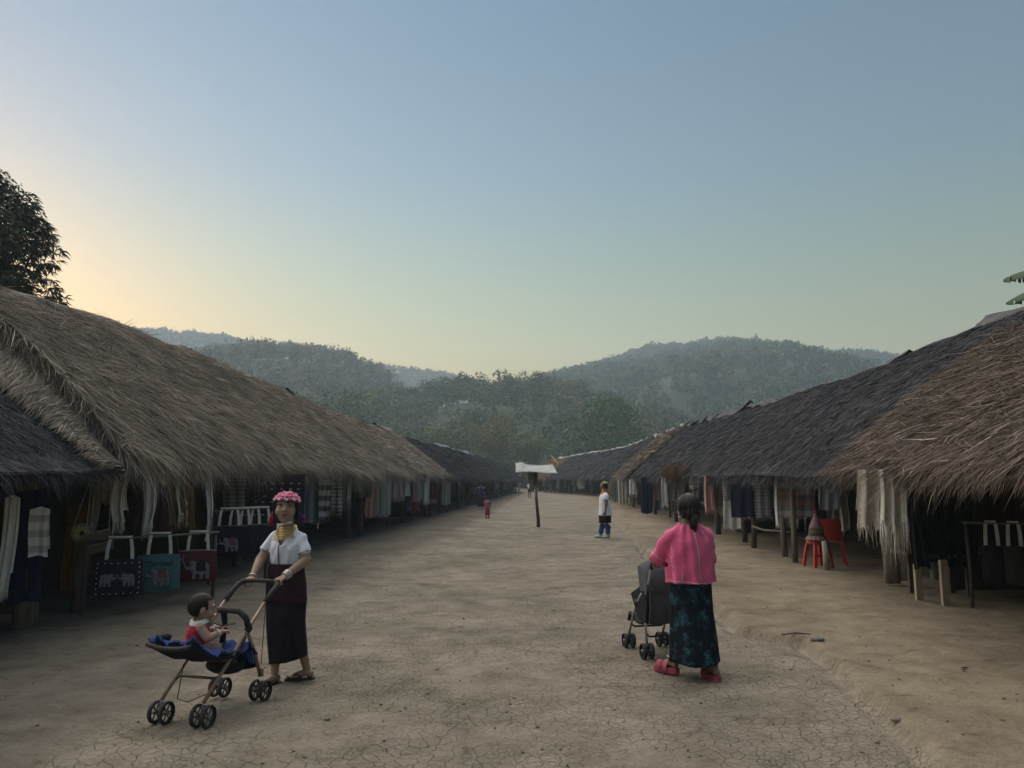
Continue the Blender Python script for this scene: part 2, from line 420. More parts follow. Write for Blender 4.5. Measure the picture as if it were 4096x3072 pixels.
wood('slope_wood', 'mixed green and brown wood on the slope behind the street', 760, (-85, 120), (136, 236), HM, 8.5, 0.85, 230, 26, ridge=(0.2, 229, 3), tones=[((0.058, 0.102, 0.036), 0.46), ((0.120, 0.105, 0.070), 0.24), ((0.110, 0.122, 0.044), 0.30)])

def grow(mb, p, d, L, r, depth, rng, spread=0.6, up=0.25, taper=0.72, kids=(2, 4), seg=5, tips=None):
    """limb with bends, then its branches"""
    pts = [p.copy()]; q = p.copy(); dd = d.copy()
    for i in range(3):
        dd = (dd + Vector(rng.normal(size=3)) * 0.14 + Vector((0, 0, 1)) * up * 0.2).normalized()
        q = q + dd * L / 3; pts.append(q.copy())
    mb.tube(pts, [r, r * 0.9, r * 0.8, r * taper], seg, cap=True)
    if tips is not None and depth <= 1: tips.append((pts[-1], dd))
    if depth == 0: return
    for k in range(rng.integers(*kids)):
        nd = (dd + Vector(rng.normal(size=3)) * spread + Vector((0, 0, 1)) * up).normalized()
        b0 = pts[-1] if k < 2 else pts[2]
        grow(mb, b0, nd, L * rng.uniform(0.62, 0.82), r * taper * rng.uniform(0.6, 0.85), depth - 1, rng, spread, up, taper, kids, max(3, seg - 1), tips)
def bare_tree(x, y, z, H, seed, label, group=None, depth=5, spread=0.55, r=None):
    rng = np.random.default_rng(seed)
    t = empty('bare_tree', (x, y, z), 0, label, 'tree', group)
    tr = MB(); tr.tube([(0, 0, -0.6), (0.1, 0, H * 0.2), (0.05 * H * 0.2, 0.1, H * 0.40)], [(r or H * 0.022), (r or H * 0.022) * 0.9, (r or H * 0.022) * 0.75], 6)
    tr.build('trunk', BARK, t, True)
    cr = MB()
    for k in range(4):
        grow(cr, Vector((0.02, 0.05, H * rng.uniform(0.25, 0.39))), Vector((rng.normal() * 0.55, rng.normal() * 0.55, 1)).normalized(), H * 0.22, (r or H * 0.022) * 0.55, depth - 1, rng, spread, 0.3, 0.7, (2, 4), 4)
    cr.build('crown', BARK, t, True)
    return t
sky_trees = [(-20, 9.5), (-13.5, 8), (-10, 10.5), (-3.5, 8.5), (0.5, 10.5), (3, 11.5), (6.2, 11), (9, 12), (11.5, 11), (14.5, 9)]
for i, (x, H) in enumerate(sky_trees):
    z = float(HM(np.array([x]), np.array([229.0]))[0])
    bare_tree(x, 229 + (i % 3), z - 0.3, H, 300 + i, 'leafless tree standing against the sky on the crest of the middle slope', 'leafless trees on the crest', 5)
for i, (x, H) in enumerate([(-118, 8), (-112, 8.5), (-106, 9.5), (-101, 9), (-96, 10.5), (-91, 10), (-86, 9.5), (-80, 9), (-75, 8.5), (-70, 8), (-65, 7.5)]):
    z = float(HL(np.array([float(x)]), np.array([319.0]))[0])
    bare_tree(x, 319 + (i % 3), z - 0.3, H, 330 + i, 'leafless tree standing against the sky on top of the brown hill', 'leafless trees on the brown hill', 5)
bare_tree(23.2, 60, gz(23.2, 60), 9.2, 350, 'pale bare tree with crooked branches rising behind the dark ridge tiles', None, 5, 0.7, 0.16)

def leafy_tree(name, x, y, z, H, R, n, leaf, tint, seed, label, group=None, blobs=9, aspect=0.55, low=0.25, trunk=0.022):
    rng = np.random.default_rng(seed)
    t = empty(name, (x, y, z), 0, label, 'tree', group)
    tr = MB(); tips = []
    tr.tube([(0, 0, -0.5), (0.1, 0, H * 0.2), (0, 0.1, H * 0.4)], [H * trunk * 1.3, H * trunk, H * trunk * 0.8], 7)
    for k in range(5): grow(tr, Vector((0, 0.1, H * rng.uniform(0.22, 0.4))), Vector((rng.normal() * 0.9, rng.normal() * 0.9, 1)).normalized(), H * 0.2, H * trunk * 0.5, 2, rng)
    tr.build('trunk', BARK, t, True)
    bl = []
    for k in range(blobs):
        a = rng.uniform(0, 2 * PI); rr = R * math.sqrt(rng.random()) * 0.72; q = rng.random()
        zz = H * (low + (0.93 - low) * q); lim = math.sqrt(max(0.12, 1 - ((q - 0.4) / 0.62) ** 2))
        s = R * rng.uniform(0.28, 0.5)
        bl.append((rr * lim * math.cos(a), rr * lim * math.sin(a), min(zz, H - s * 0.6), s, s, s * 0.72))
    P, d = crown_leaves(n, bl, leaf, rng, aspect)
    T = np.repeat((np.array(tint)[None] * rng.uniform(0.75, 1.25, n)[:, None]), 4, 0)
    big_mesh('crown', P, quads=leaf_quads(n), mat=LEAF, parent=t, tint=T)
    return t
leafy_tree('broadleaf_tree', 16.3, 130, 0, 15.4, 8.4, 5600, 0.62, (0.052, 0.112, 0.030), 401, 'big round green tree behind the dark thatch right of the street end', None, 22)
leafy_tree('broadleaf_tree', -34.5, 150, 0, 19.2, 9.5, 5600, 0.7, (0.066, 0.125, 0.034), 402, 'bright green tree standing above the big shaggy thatch roof', None, 22)
def bamboo(x, y, z, H, seed, tint, label):
    rng = np.random.default_rng(seed)
    t = empty('bamboo_clump', (x, y, z), 0, label, 'bamboo', 'bamboo clumps behind the street end')
    cm = MB(); Ps = []; n_st = 16
    for k in range(n_st):
        a = rng.uniform(0, 2 * PI); lean = rng.uniform(0.05, 0.42); h = H * rng.uniform(0.65, 1.0)
        pts = [Vector((math.cos(a) * lean * h * q ** 2 + math.cos(a) * 0.5, math.sin(a) * lean * h * q ** 2 + math.sin(a) * 0.5, h * (q - 0.12 * q ** 3))) for q in np.linspace(0, 1, 7)]
        cm.tube(pts, [0.06 * (1 - 0.75 * q) for q in np.linspace(0, 1, 7)], 4)
        bl = [(*(pts[i] + Vector(rng.normal(size=3)) * 0.4), 0.9 + 0.9 * i / 6, 0.9 + 0.9 * i / 6, 0.9) for i in range(2, 7)]
        P, d = crown_leaves(190, bl, 0.55, rng, 0.32, 0.7); Ps.append(P)
    cm.build('stem', pm('bamboo_stem', (0.16, 0.15, 0.07), (0.10, 0.10, 0.05), 4, 0.7, 0), t, True)
    V = np.concatenate(Ps); T = np.repeat(np.array(tint)[None] * rng.uniform(0.75, 1.25, len(V) // 4)[:, None], 4, 0)
    big_mesh('foliage', V, quads=leaf_quads(len(V) // 4), mat=LEAF, parent=t, tint=T)
for i, (x, y, H, tn, lb) in enumerate([
    (-3.4, 120, 13.0, (0.120, 0.118, 0.040), 'tall yellowish bamboo clump behind the end of the street'),
    (-10.8, 122, 12.2, (0.092, 0.112, 0.036), 'feathery olive bamboo clump beside the yellowish one'),
    (-17.5, 118, 11.0, (0.062, 0.102, 0.034), 'green bamboo clump above the dark thatch of the left row'),
    (-25.5, 124, 11.5, (0.050, 0.072, 0.028), 'deep green bamboo clump nearest the bright green tree'),
    (3.8, 126, 11.0, (0.090, 0.115, 0.038), 'leaning bamboo clump beside the big round green tree'),
    (25.8, 132, 9.5, (0.038, 0.066, 0.026), 'low dark bamboo clump under the rounded green hill')]):
    bamboo(x, y, 0, H, 420 + i, tn, lb)

# mango tree behind the shaggy thatch on the left: long hanging leaves in rosettes
def mango(x, y, H):
    rng = np.random.default_rng(77)
    t = empty('mango_tree', (x, y, gz(x, y)), 0, 'dark mango tree with long drooping leaves behind the shaggy thatch', 'tree')
    tr = MB(); tr.tube([(0, 0, -0.3), (0.1, 0.1, 1.6), (0, 0.1, 3.2), (0.2, 0, 5)], [0.34, 0.28, 0.24, 0.14], 8)
    blobs = [(-0.45, 0, 6.9, 1.2, 1.4, 1.3), (-1.7, 0.3, 7.0, 1.6, 1.8, 1.9), (0.25, -0.1, 6.55, 0.85, 1.1, 0.55), (-0.35, 0.2, 7.75, 0.60, 0.9, 0.55), (-0.9, 0.2, 8.1, 0.7, 0.8, 0.5), (0.80, -0.3, 5.50, 0.62, 0.75, 0.42), (0.15, -0.2, 5.35, 0.85, 0.9, 0.50), (-0.9, 0, 5.7, 1.2, 1.4, 0.9), (0.15, 0, 7.1, 0.62, 0.8, 0.45), (-0.6, 0, 4.9, 1.2, 1.2, 0.7), (0.35, -0.2, 4.8, 0.8, 0.8, 0.5)]
    for bl in blobs: grow(tr, Vector((0, 0, 3 + rng.random())), (Vector(bl[:3]) - Vector((0, 0, 3.4))).normalized(), (Vector(bl[:3]) - Vector((0, 0, 3.4))).length * 0.62, 0.08, 0, rng, up=0.0)
    tr.build('trunk', BARK, t, True)
    B = np.array(blobs); w = B[:, 3] ** 2; w = w / w.sum()
    Vs = []
    for i in range(2700):
        k = rng.choice(len(B), p=w); d = rng.normal(size=3); d /= np.linalg.norm(d)
        c = B[k, :3] + d * B[k, 3:] * (1 - 0.55 * rng.random() ** 2)
        out = np.array([d[0], d[1], 0.25 * d[2]]) + rng.normal(size=3) * 0.2
        for j in range(9):
            a = rng.uniform(0, 2 * PI); e = out * 0.7 + np.array([math.cos(a), math.sin(a), rng.uniform(-0.9, 0.35)]) * 0.9
            e /= np.linalg.norm(e); L = rng.uniform(0.14, 0.25); wd_ = 0.036
            sd_ = np.cross(e, rng.normal(size=3)); sd_ /= np.linalg.norm(sd_)
            mid = c + e * L * 0.5; tip = c + e * L + np.array([0, 0, -0.06])
            Vs += [c, mid + sd_ * wd_ * 0.5, tip, mid - sd_ * wd_ * 0.5]
    V = np.array(Vs); n = len(V) // 4
    T = np.repeat(np.array((0.030, 0.044, 0.022))[None] * rng.uniform(0.7, 1.3, n)[:, None], 4, 0)
    big_mesh('crown', V, quads=leaf_quads(n), mat=LEAF, parent=t, tint=T)
mango(-11.15, 16.0, 9)

# banana plants: one at the right behind the dark roof, one yellowed at the street end
def banana(name, x, y, leaves, mat, label, trunk_h, seed, cat='banana plant'):
    rng = np.random.default_rng(seed)
    t = empty(name, (x, y, gz(x, y)), 0, label, cat)
    MB().tube([(0, 0, -0.1), (0.03, 0.02, trunk_h * 0.5), (0, 0, trunk_h)], [0.13, 0.11, 0.08], 8).build('stem', pm('banana_stem', (0.13, 0.12, 0.06), (0.07, 0.06, 0.035), 3, 0.7, 0.3), t, True)
    for az, el, L, W, drop in leaves:
        mb = MB(); n = 15
        pts = []
        for i in range(n):
            q = i / (n - 1); r = L * q
            pts.append(Vector((math.cos(az) * r * math.cos(el), math.sin(az) * r * math.cos(el), trunk_h + r * math.sin(el) - drop * L * q * q)))
        side = Vector((-math.sin(az), math.cos(az), 0))
        for sgn in (-1, 1):
            i = 1
            while i < n - 1:            # torn into strips of uneven width
                step = int(rng.integers(1, 4)); j = min(n - 1, i + step)
                sag = rng.uniform(0.3, 1.3); fr = []
                for k in range(i, j + 1):
                    q = k / (n - 1); w = W * (math.sin(PI * min(1, q * 0.9 + 0.08)) ** 0.6) * rng.uniform(0.8, 1.05)
                    shrink = 0.9 if k in (i, j) else 1.0
                    p0 = pts[k] if k not in (i, j) else pts[k] + (pts[min(k + 1, n - 1)] - pts[k]) * (0.12 if k == i else -0.12)
                    fr.append([p0, p0 + side * sgn * w * 0.5 * shrink + Vector((0, 0, 0.03)), p0 + side * sgn * w * shrink * 0.95 + Vector((0, 0, -w * sag))])
                if len(fr) > 1: mb.grid([[tuple(q) for q in row] for row in fr])
                i = j
        mb.tube(pts, [0.022 * (1 - 0.8 * i / (n - 1)) for i in range(n)], 5)
        mb.build('leaf', mat, t, True)
LEAFG = pm('banana_leaf', (0.034, 0.072, 0.028), (0.018, 0.040, 0.017), 3, 0.55, 0.2, 0.01)
banana('banana_plant', 10.55, 13.6, [(2.9, 0.50, 1.4, 0.24, 0.45), (3.5, 0.25, 1.3, 0.22, 0.40), (3.1, -0.10, 1.35, 0.22, 0.25), (3.3, -0.50, 1.3, 0.20, 0.05), (3.6, 0.75, 1.3, 0.24, 0.5), (0.6, 0.5, 1.5, 0.3, 0.4), (1.4, 0.8, 1.5, 0.3, 0.4), (5.2, 0.6, 1.5, 0.3, 0.5)], LEAFG, 'banana plant with torn green leaves behind the dark roof', 5.2, 5)
LEAFY = pm('yellow_leaf', (0.55, 0.33, 0.035), (0.40, 0.20, 0.02), 1.5, 0.6, 0.2, 0.01)
banana('yellowed_plant', 6.4, 96.5, [(2.75, 0.85, 2.3, 0.30, 0.06), (0.25, 0.62, 2.6, 0.32, -0.03), (1.5, 0.9, 1.4, 0.25, 0.4)], LEAFY, 'plant with two upright yellow leaves behind the far thatch', 3.1, 6, 'plant')
# ------------------------------------------------------------------ thatched market huts
def frame(O, e):
    e = Vector((e[0], e[1], 0)).normalized(); return O, e
ROW_L = (np.array([-5.6, 0.0]), np.array([0.065, 1.0]) / math.hypot(0.065, 1), -1)
ROW_R = (np.array([4.6, 0.0]), np.array([0.05, 1.0]) / math.hypot(0.05, 1), 1)
def row_end(p0, p1, sgn):
    p0, p1 = np.array(p0, float), np.array(p1, float); d = p1 - p0
    return (p0, d / np.linalg.norm(d), sgn)
def rw(row, s, t, z=None):
    """row frame -> world: s along the row, t away from the street"""
    O, e, sg = row; n = np.array([e[1], -e[0]]) * (1 if sg > 0 else -1)
    s = np.asarray(s, float); t = np.asarray(t, float)
    x = O[0] + e[0] * s + n[0] * t; y = O[1] + e[1] * s + n[1] * t
    if z is None: return x, y
    return np.stack([x, y, np.asarray(z, float) + 0 * x], -1)
def strands(P0, D, N, L, w, rng, curl=0.12):
    """P0 root, D direction, N surface normal (n,3) -> tapered bent straws"""
    n = len(P0)
    S = np.cross(D, N + rng.normal(size=(n, 3)) * 0.5); S /= np.linalg.norm(S, axis=1)[:, None] + 1e-9
    bend = rng.normal(size=(n, 3)) * curl
    L = L[:, None]; w = w[:, None]
    mid = P0 + D * L * 0.5 + bend * L * 0.25
    tip = P0 + D * L + bend * L + np.array([0, 0, -0.06]) * L
    V = np.stack([P0 - S * w * 0.5, P0 + S * w * 0.5, mid + S * w * 0.42, mid - S * w * 0.42, tip], 1).reshape(-1, 3)
    b = np.arange(n) * 5
    return V, np.stack([b, b + 1, b + 2, b + 3], 1), np.stack([b + 3, b + 2, b + 4], 1)
TAN = island_mat('thatch_tan', (0.165, 0.142, 0.120), (0.365, 0.322, 0.272), extra=(0.58, 0.53, 0.46))
TANB = pm('thatch_tan_bed', (0.20, 0.172, 0.143), (0.12, 0.104, 0.088), 14, 0.95, 1.0, 0.05)
DARK = island_mat('thatch_dark', (0.034, 0.037, 0.046), (0.076, 0.080, 0.094), extra=(0.14, 0.138, 0.142))
DARKB = pm('thatch_dark_bed', (0.064, 0.064, 0.071), (0.035, 0.035, 0.040), 9, 0.95, 1.0, 0.04)
RUSS = island_mat('thatch_brown', (0.075, 0.058, 0.050), (0.190, 0.152, 0.128), extra=(0.50, 0.44, 0.37))
RUSSB = pm('thatch_brown_bed', (0.09, 0.062, 0.047), (0.045, 0.033, 0.026), 14, 0.95, 1.0, 0.05)
RED = island_mat('thatch_red', (0.13, 0.075, 0.05), (0.22, 0.14, 0.10))
REDB = pm('thatch_red_bed', (0.17, 0.10, 0.07), (0.10, 0.06, 0.045), 5, 0.95, 0.8, 0.05)
WOOD = pm('post_wood', (0.150, 0.125, 0.100), (0.070, 0.058, 0.047), 7, 0.9, 0.6, 0.01, stretch=(3, 3, 0.5))
WOODD = pm('old_wood', (0.075, 0.062, 0.052), (0.038, 0.032, 0.028), 7, 0.9, 0.6, 0.01, stretch=(3, 3, 0.5))
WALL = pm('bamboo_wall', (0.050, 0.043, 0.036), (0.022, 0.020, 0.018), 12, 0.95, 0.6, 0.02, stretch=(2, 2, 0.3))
TIN = pm('ridge_tin', (0.32, 0.33, 0.34), (0.15, 0.16, 0.165), 5, 0.9, 0.2, 0.01, metal=0.0, spec=0.1)
TIND = pm('ridge_tin_dull', (0.11, 0.115, 0.12), (0.055, 0.06, 0.065), 5, 0.95, 0.2, 0.01, metal=0.0, spec=0.05)
def hut(row, s0, s1, te, ze, tr, zr, label, mats, dens, slen, sw, seed, posts=2.6, back=True, thick=0.16, lift=0.10, messy=0.30, fringe=140, fl=0.24, tins=None, tin_mat=None, wav=0.10, post_r=0.055, gable0=True, hair=0.0, post_list=None, zp=1.0):
    """one hut: te/ze = eave offset and height, tr/zr = ridge; zr may be a function of s"""
    rng = np.random.default_rng(seed)
    zrf = zr if callable(zr) else (lambda s, z=zr: z + 0 * s)
    zef = ze if callable(ze) else (lambda s, z=ze: z + 0 * s)
    cx, cy = rw(row, (s0 + s1) / 2, 0)
    t = empty('thatched_hut', (float(cx), float(cy), 0), 0, label, 'hut', None)
    off = np.array([float(cx), float(cy), 0])
    tb = tr + (tr - te) * 0.85
    def surf(s, q):            # q 0 eave .. 1 ridge .. 1.85 back eave
        a = zef(s); r = zrf(s)
        tt = te + (tr - te) * q
        f = np.where(q <= 1, q, 2 - q)
        bell = 0.06 * np.sin(PI * np.clip(f, 0, 1))
        z = a + (r - a) * f + bell - 0.10 * np.clip(np.abs(f) - 0.86, 0, 1) + wav * fbm(s * 0.8 + seed, q * 2.1, 3) - 0.05 * np.exp(-(f / 0.08) ** 2)
        return rw(row, s, tt + 0.12 * NZ(s * 0.7 + seed, q * 0 + 1.0) * (q < 0.02), z)
    ns = max(10, int((s1 - s0) / 0.35)); qs = np.concatenate([np.linspace(0, 1, 15), np.linspace(1, 1.85, 8)[1:]])
    S, Q = np.meshgrid(np.linspace(s0, s1, ns), qs)
    P = surf(S, Q)
    U = P.copy(); U[..., 2] -= thick * (0.22 + 0.78 * np.clip(np.minimum(Q, 1.85 - Q) / 0.22, 0, 1))
    mb = MB()
    Pl = (P - off); Ul = (U - off)
    mb.grid(Pl); mb.grid(Ul[:, ::-1])
    k = [(Pl[0], Ul[0]), (Pl[-1], Ul[-1]), (Pl[:, 0], Ul[:, 0]), (Pl[:, -1], Ul[:, -1])]
    for a, b2 in k: mb.grid(np.stack([a, b2]))
    roof = mb.build('roof', mats[1], t, True)
    # straw
    A = (s1 - s0) * math.hypot(tr - te, float(zrf(np.array(s0))) - float(zef(np.array(s0))))
    n = int(A * dens)
    s = rng.uniform(s0 - 0.05, s1 + 0.05, n); q = rng.uniform(0.02, 0.985, n) 
    def frames(s, q):
        p = surf(s, q); ps = surf(s + 0.06, q) - p; pq = surf(s, np.maximum(q - 0.04, -0.02)) - p
        pq /= np.linalg.norm(pq, axis=1)[:, None] + 1e-9
        nn = np.cross(ps, pq); nn /= np.linalg.norm(nn, axis=1)[:, None] + 1e-9
        nn[nn[:, 2] < 0] *= -1
        ps /= np.linalg.norm(ps, axis=1)[:, None]
        return p, ps, pq, nn
    p, e1, dn, nn = frames(s, q)
    yaw = rng.normal(size=n) * messy + 0.35 * NZ(s * 1.1 + 3, q * 5)
    stray = rng.random(n) < 0.085 * (messy / 0.3)
    yaw[stray] *= 2.6
    D = dn * np.cos(yaw)[:, None] + e1 * np.sin(yaw)[:, None] + nn * (lift * rng.random(n) + 0.26 * stray * (slen > 0.35))[:, None]
    D /= np.linalg.norm(D, axis=1)[:, None]
    L = slen * rng.uniform(0.5, 1.3, n); W = sw * rng.uniform(0.5, 1.4, n); W[stray] *= 1.3; L[stray] *= 0.75
    V1, F1, T1 = strands(p + nn * 0.006 - off, D, nn, L, W, rng, 0.10 + 0.10 * messy)
    # fringe hanging off the eave
    m = int((s1 - s0) * fringe)
    s = rng.uniform(s0, s1, m); q = rng.uniform(0.0, 0.06, m)
    p, e1, dn, nn = frames(s, q)
    g = rng.uniform(0.2, 1.0, m)
    clump = 0.5 + 1.1 * np.clip(NZ(s * 3.1, s * 0 + seed) + 0.35, 0, 1)
    D = dn * (1.1 - 0.6 * g)[:, None] + np.array([0, 0, -1.0]) * g[:, None] + e1 * (rng.normal(size=m) * 0.22)[:, None]
    D /= np.linalg.norm(D, axis=1)[:, None]
    L = fl * rng.uniform(0.35, 1.25, m) * clump; long_ = rng.random(m) < 0.02; L[long_] *= 2.0
    V2, F2, T2 = strands(p - off - np.array([0, 0, 1.0]) * rng.uniform(0, thick, m)[:, None], D, nn, L, sw * rng.uniform(0.5, 1.2, m), rng, 0.14)
    Vs, Fs, Ts = [V1, V2], [F1, F2 + len(V1)], [T1, T2 + len(V1)]
    # verge straws at the two gable ends
    base = len(V1) + len(V2)
    for se, sg2 in ((s0, -1), (s1, 1)):
        m = int(fringe * 1.6)
        q = rng.uniform(0.0, 1.0, m); s = np.full(m, se)
        p, e1, dn, nn = frames(s, q)
        D = e1 * (sg2 * rng.uniform(0.1, 0.9, m))[:, None] + dn * rng.uniform(0.4, 1.0, m)[:, None] + np.array([0, 0, -0.5]) * rng.random(m)[:, None]
        D /= np.linalg.norm(D, axis=1)[:, None]
        V3, F3, T3 = strands(p - off - np.array([0, 0, 0.6 * thick]) * rng.random(m)[:, None], D, nn, fl * 1.1 * rng.uniform(0.4, 1.3, m), sw * rng.uniform(0.5, 1.3, m), rng, 0.2)
        Vs.append(V3); Fs.append(F3 + base); Ts.append(T3 + base); base += len(V3)
    so = big_mesh('straw', np.concatenate(Vs), quads=np.concatenate(Fs), tris=np.concatenate(Ts), mat=mats[0], parent=roof)
    tag(so, kind='stuff')
    # posts, back wall, beam
    ps = post_list if post_list is not None else list(np.arange(s0 + 0.5, s1 - 0.1, posts) + rng.normal(size=len(np.arange(s0 + 0.5, s1 - 0.1, posts))) * 0.25)
    for sp in ps:
        tt = rng.normal() * 0.08; zt = float(surf(np.array([sp]), np.array([(0 - te) / (tr - te)]))[0, 2]) - thick * 0.6
        x0, y0 = rw(row, sp, tt); x1, y1 = rw(row, sp + rng.normal() * 0.06, tt + rng.normal() * 0.05)
        r = post_r * rng.uniform(0.8, 1.3); zg = gz(float(x0), float(y0))
        pts = [Vector((float(x0), float(y0), zg - 0.15)), Vector((float(x0) + rng.normal() * 0.012, float(y0), zg + 0.55)), Vector((float((x0 + x1) / 2) + rng.normal() * 0.02, float((y0 + y1) / 2), zg + 1.1)), Vector((float(x1), float(y1), zt))]
        MB().tube([pp - Vector(off) for pp in pts], [r * 1.08, r, r * 0.97, r * 0.9], 9).build('post', WOOD if rng.random() < 0.6 else WOODD, t, True)
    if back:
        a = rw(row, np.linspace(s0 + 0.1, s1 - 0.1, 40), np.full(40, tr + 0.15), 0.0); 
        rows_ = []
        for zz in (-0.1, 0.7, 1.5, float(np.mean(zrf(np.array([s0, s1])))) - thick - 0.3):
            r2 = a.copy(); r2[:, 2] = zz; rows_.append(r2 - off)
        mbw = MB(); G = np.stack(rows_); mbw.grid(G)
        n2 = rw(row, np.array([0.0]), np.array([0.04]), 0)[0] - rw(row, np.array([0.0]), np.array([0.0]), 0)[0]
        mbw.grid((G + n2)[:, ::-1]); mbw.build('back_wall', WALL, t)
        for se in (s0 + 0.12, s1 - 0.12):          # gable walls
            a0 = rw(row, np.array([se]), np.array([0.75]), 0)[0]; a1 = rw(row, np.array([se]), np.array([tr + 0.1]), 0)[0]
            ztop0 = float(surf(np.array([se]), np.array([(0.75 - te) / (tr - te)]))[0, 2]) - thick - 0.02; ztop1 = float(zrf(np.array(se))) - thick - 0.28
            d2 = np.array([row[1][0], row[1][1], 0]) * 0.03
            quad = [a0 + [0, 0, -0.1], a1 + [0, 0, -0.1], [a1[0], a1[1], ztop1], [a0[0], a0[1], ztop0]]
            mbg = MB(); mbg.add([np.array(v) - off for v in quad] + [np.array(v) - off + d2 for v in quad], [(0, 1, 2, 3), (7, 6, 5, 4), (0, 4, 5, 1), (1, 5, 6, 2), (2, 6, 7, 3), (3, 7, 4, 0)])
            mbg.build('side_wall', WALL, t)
    b0 = rw(row, np.array([s0 + 0.2]), np.array([0.0]), float(zef(np.array(s0))) + 0.05)[0]; b1 = rw(row, np.array([s1 - 0.2]), np.array([0.0]), float(zef(np.array(s1))) + 0.05)[0]
    MB().tube([Vector(b0 - off), Vector((b0 + b1) / 2 - off - np.array([0, 0, 0.02])), Vector(b1 - off)], 0.035, 7).build('beam', WOODD, t, True)
    if tins:
        for (a, b3, wd_, tilt, dz) in tins:
            c = surf(np.array([(a + b3) / 2]), np.array([1.0]))[0] - off + np.array([0, 0, 0.05 + dz])
            L_ = b3 - a
            e3 = Vector((row[1][0], row[1][1], 0)); n3 = Vector((row[1][1], -row[1][0], 0)) * row[2]
            zA = surf(np.array([a]), np.array([1.0]))[0][2]; zB = surf(np.array([b3]), np.array([1.0]))[0][2]
            mbt = MB(); rr = []
            for ii2 in range(6):
                f = ii2 / 5 - 0.5; row_ = []
                for jj in range(9):
                    g2 = jj / 8 - 0.5
                    pz = -abs(g2) * wd_ * 0.9 + 0.012 * math.sin(jj * 2.4 + ii2) + f * (zB - zA) + tilt * f
                    row_.append(Vector(c) + e3 * f * L_ + n3 * g2 * wd_ + Vector((0, 0, pz)))
                rr.append([tuple(v) for v in row_])
            G2 = np.array(rr); mbt.grid(G2); mbt.grid((G2 - [0, 0, 0.008])[:, ::-1])
            mbt.build('ridge_sheet', (tin_mat or TIN), t)
    return t, surf

def tinrow(s0, s1, step, wd_, rng, gap=0.15, tilt=0.10):
    out = []; s = s0
    while s < s1:
        l = step * rng.uniform(0.7, 1.2)
        if rng.random() > gap: out.append((s, s + l * 1.12, wd_ * rng.uniform(0.8, 1.2), rng.normal() * tilt, rng.uniform(0, 0.06)))
        s += l
    return out
R0 = np.random.default_rng(91)
# left row
hut(ROW_L, 4.6, 8.55, -0.6, 1.70, 2.0, 3.55, 'low dark thatched hut with a stout post beside the shaggy one', (DARK, DARKB), 1500, 0.22, 0.008, 1, post_list=[5.6, 8.05], post_r=0.11, fringe=420, fl=0.17, lift=0.08, messy=0.45, thick=0.12)
zB = lambda s: np.interp(s, [8, 12, 17, 24, 32], [4.25, 4.22, 4.12, 3.88, 3.72])
HB, sB = hut(ROW_L, 8.75, 24.2, -0.6, lambda s: np.interp(s, [8.75, 12, 24], [1.93, 1.88, 1.90]), 2.0, zB, 'long hut under thick shaggy tan thatch with a drooping gable skirt', (TAN, TANB), 2500, 0.46, 0.0075, 2, post_list=[9.1, 13.2, 15.6, 20.15, 20.95], fringe=420, fl=0.34, lift=0.10, messy=0.36, thick=0.26, wav=0.14, tins=[(19.2, 20.4, 0.5, 0.15, 0.02), (20.6, 22.4, 0.5, -0.1, 0.0), (22.7, 24.3, 0.55, 0.12, 0.03)], tin_mat=TIND, post_r=0.07)
hut(ROW_L, 24.35, 33.0, -0.6, 1.86, 2.0, lambda s: np.interp(s, [24, 33], [3.84, 3.72]), 'hut whose tan thatch ends in a rounded tuft beside the dark long hut', (TAN, TANB), 700, 0.42, 0.016, 3, posts=2.2, fringe=200, fl=0.3, lift=0.14, thick=0.26, wav=0.14, tins=tinrow(30.5, 33, 0.9, 0.45, R0, 0.1))
hut(ROW_L, 31.8, 44.5, -0.55, 1.68, 2.05, 3.68, 'dark smooth thatched hut next to the tan tuft', (DARK, DARKB), 330, 0.4, 0.02, 4, posts=2.3, fringe=90, fl=0.22, lift=0.05, messy=0.2, wav=0.07)
hut(ROW_L, 44.6, 66.0, -0.55, 1.66, 2.05, 3.75, 'dark thatched hut with white tin sheets along its ridge', (DARK, DARKB), 200, 0.45, 0.026, 5, posts=2.7, fringe=60, fl=0.24, lift=0.05, messy=0.2, wav=0.07, tins=tinrow(45, 64, 1.3, 0.34, R0, 0.2))
hut(ROW_L, 66.2, 100.0, -0.5, 1.66, 2.05, 3.8, 'farthest dark hut of the row that runs past the tin roofed post', (DARK, DARKB), 90, 0.5, 0.035, 6, posts=3.2, fringe=40, fl=0.25, lift=0.05, messy=0.2, wav=0.07, tins=tinrow(68, 78, 1.8, 0.5, R0, 0.4), tin_mat=TIND)
# right row
hut(ROW_R, 3.6, 10.55, -0.62, lambda s: 1.76 + 0 * s, 2.4, 3.95, 'hut under bristling brown thatch with pale curled blades', (RUSS, RUSSB), 1700, 0.42, 0.009, 11, post_list=[6.4], fringe=260, fl=0.26, lift=0.18, messy=0.42, thick=0.22, wav=0.12, post_r=0.07)
hut(ROW_R, 10.4, 21.7, -0.55, 1.72, 2.45, lambda s: np.interp(s, [10, 12, 16, 24], [4.10, 4.12, 4.00, 4.02]), 'big dark purplish thatched hut with a split running down its roof', (DARK, DARKB), 1100, 0.20, 0.010, 12, post_list=[14.0, 15.0, 16.9, 18.6, 20.95], fringe=330, fl=0.20, lift=0.06, messy=0.28, thick=0.2, wav=0.09, tins=[(10.9, 12.0, 0.4, 0.05, 0.0), (14.6, 15.6, 0.22, -0.05, 0.0), (20.4, 21.4, 0.28, 0.12, 0.02)], tin_mat=TIND, post_r=0.058)
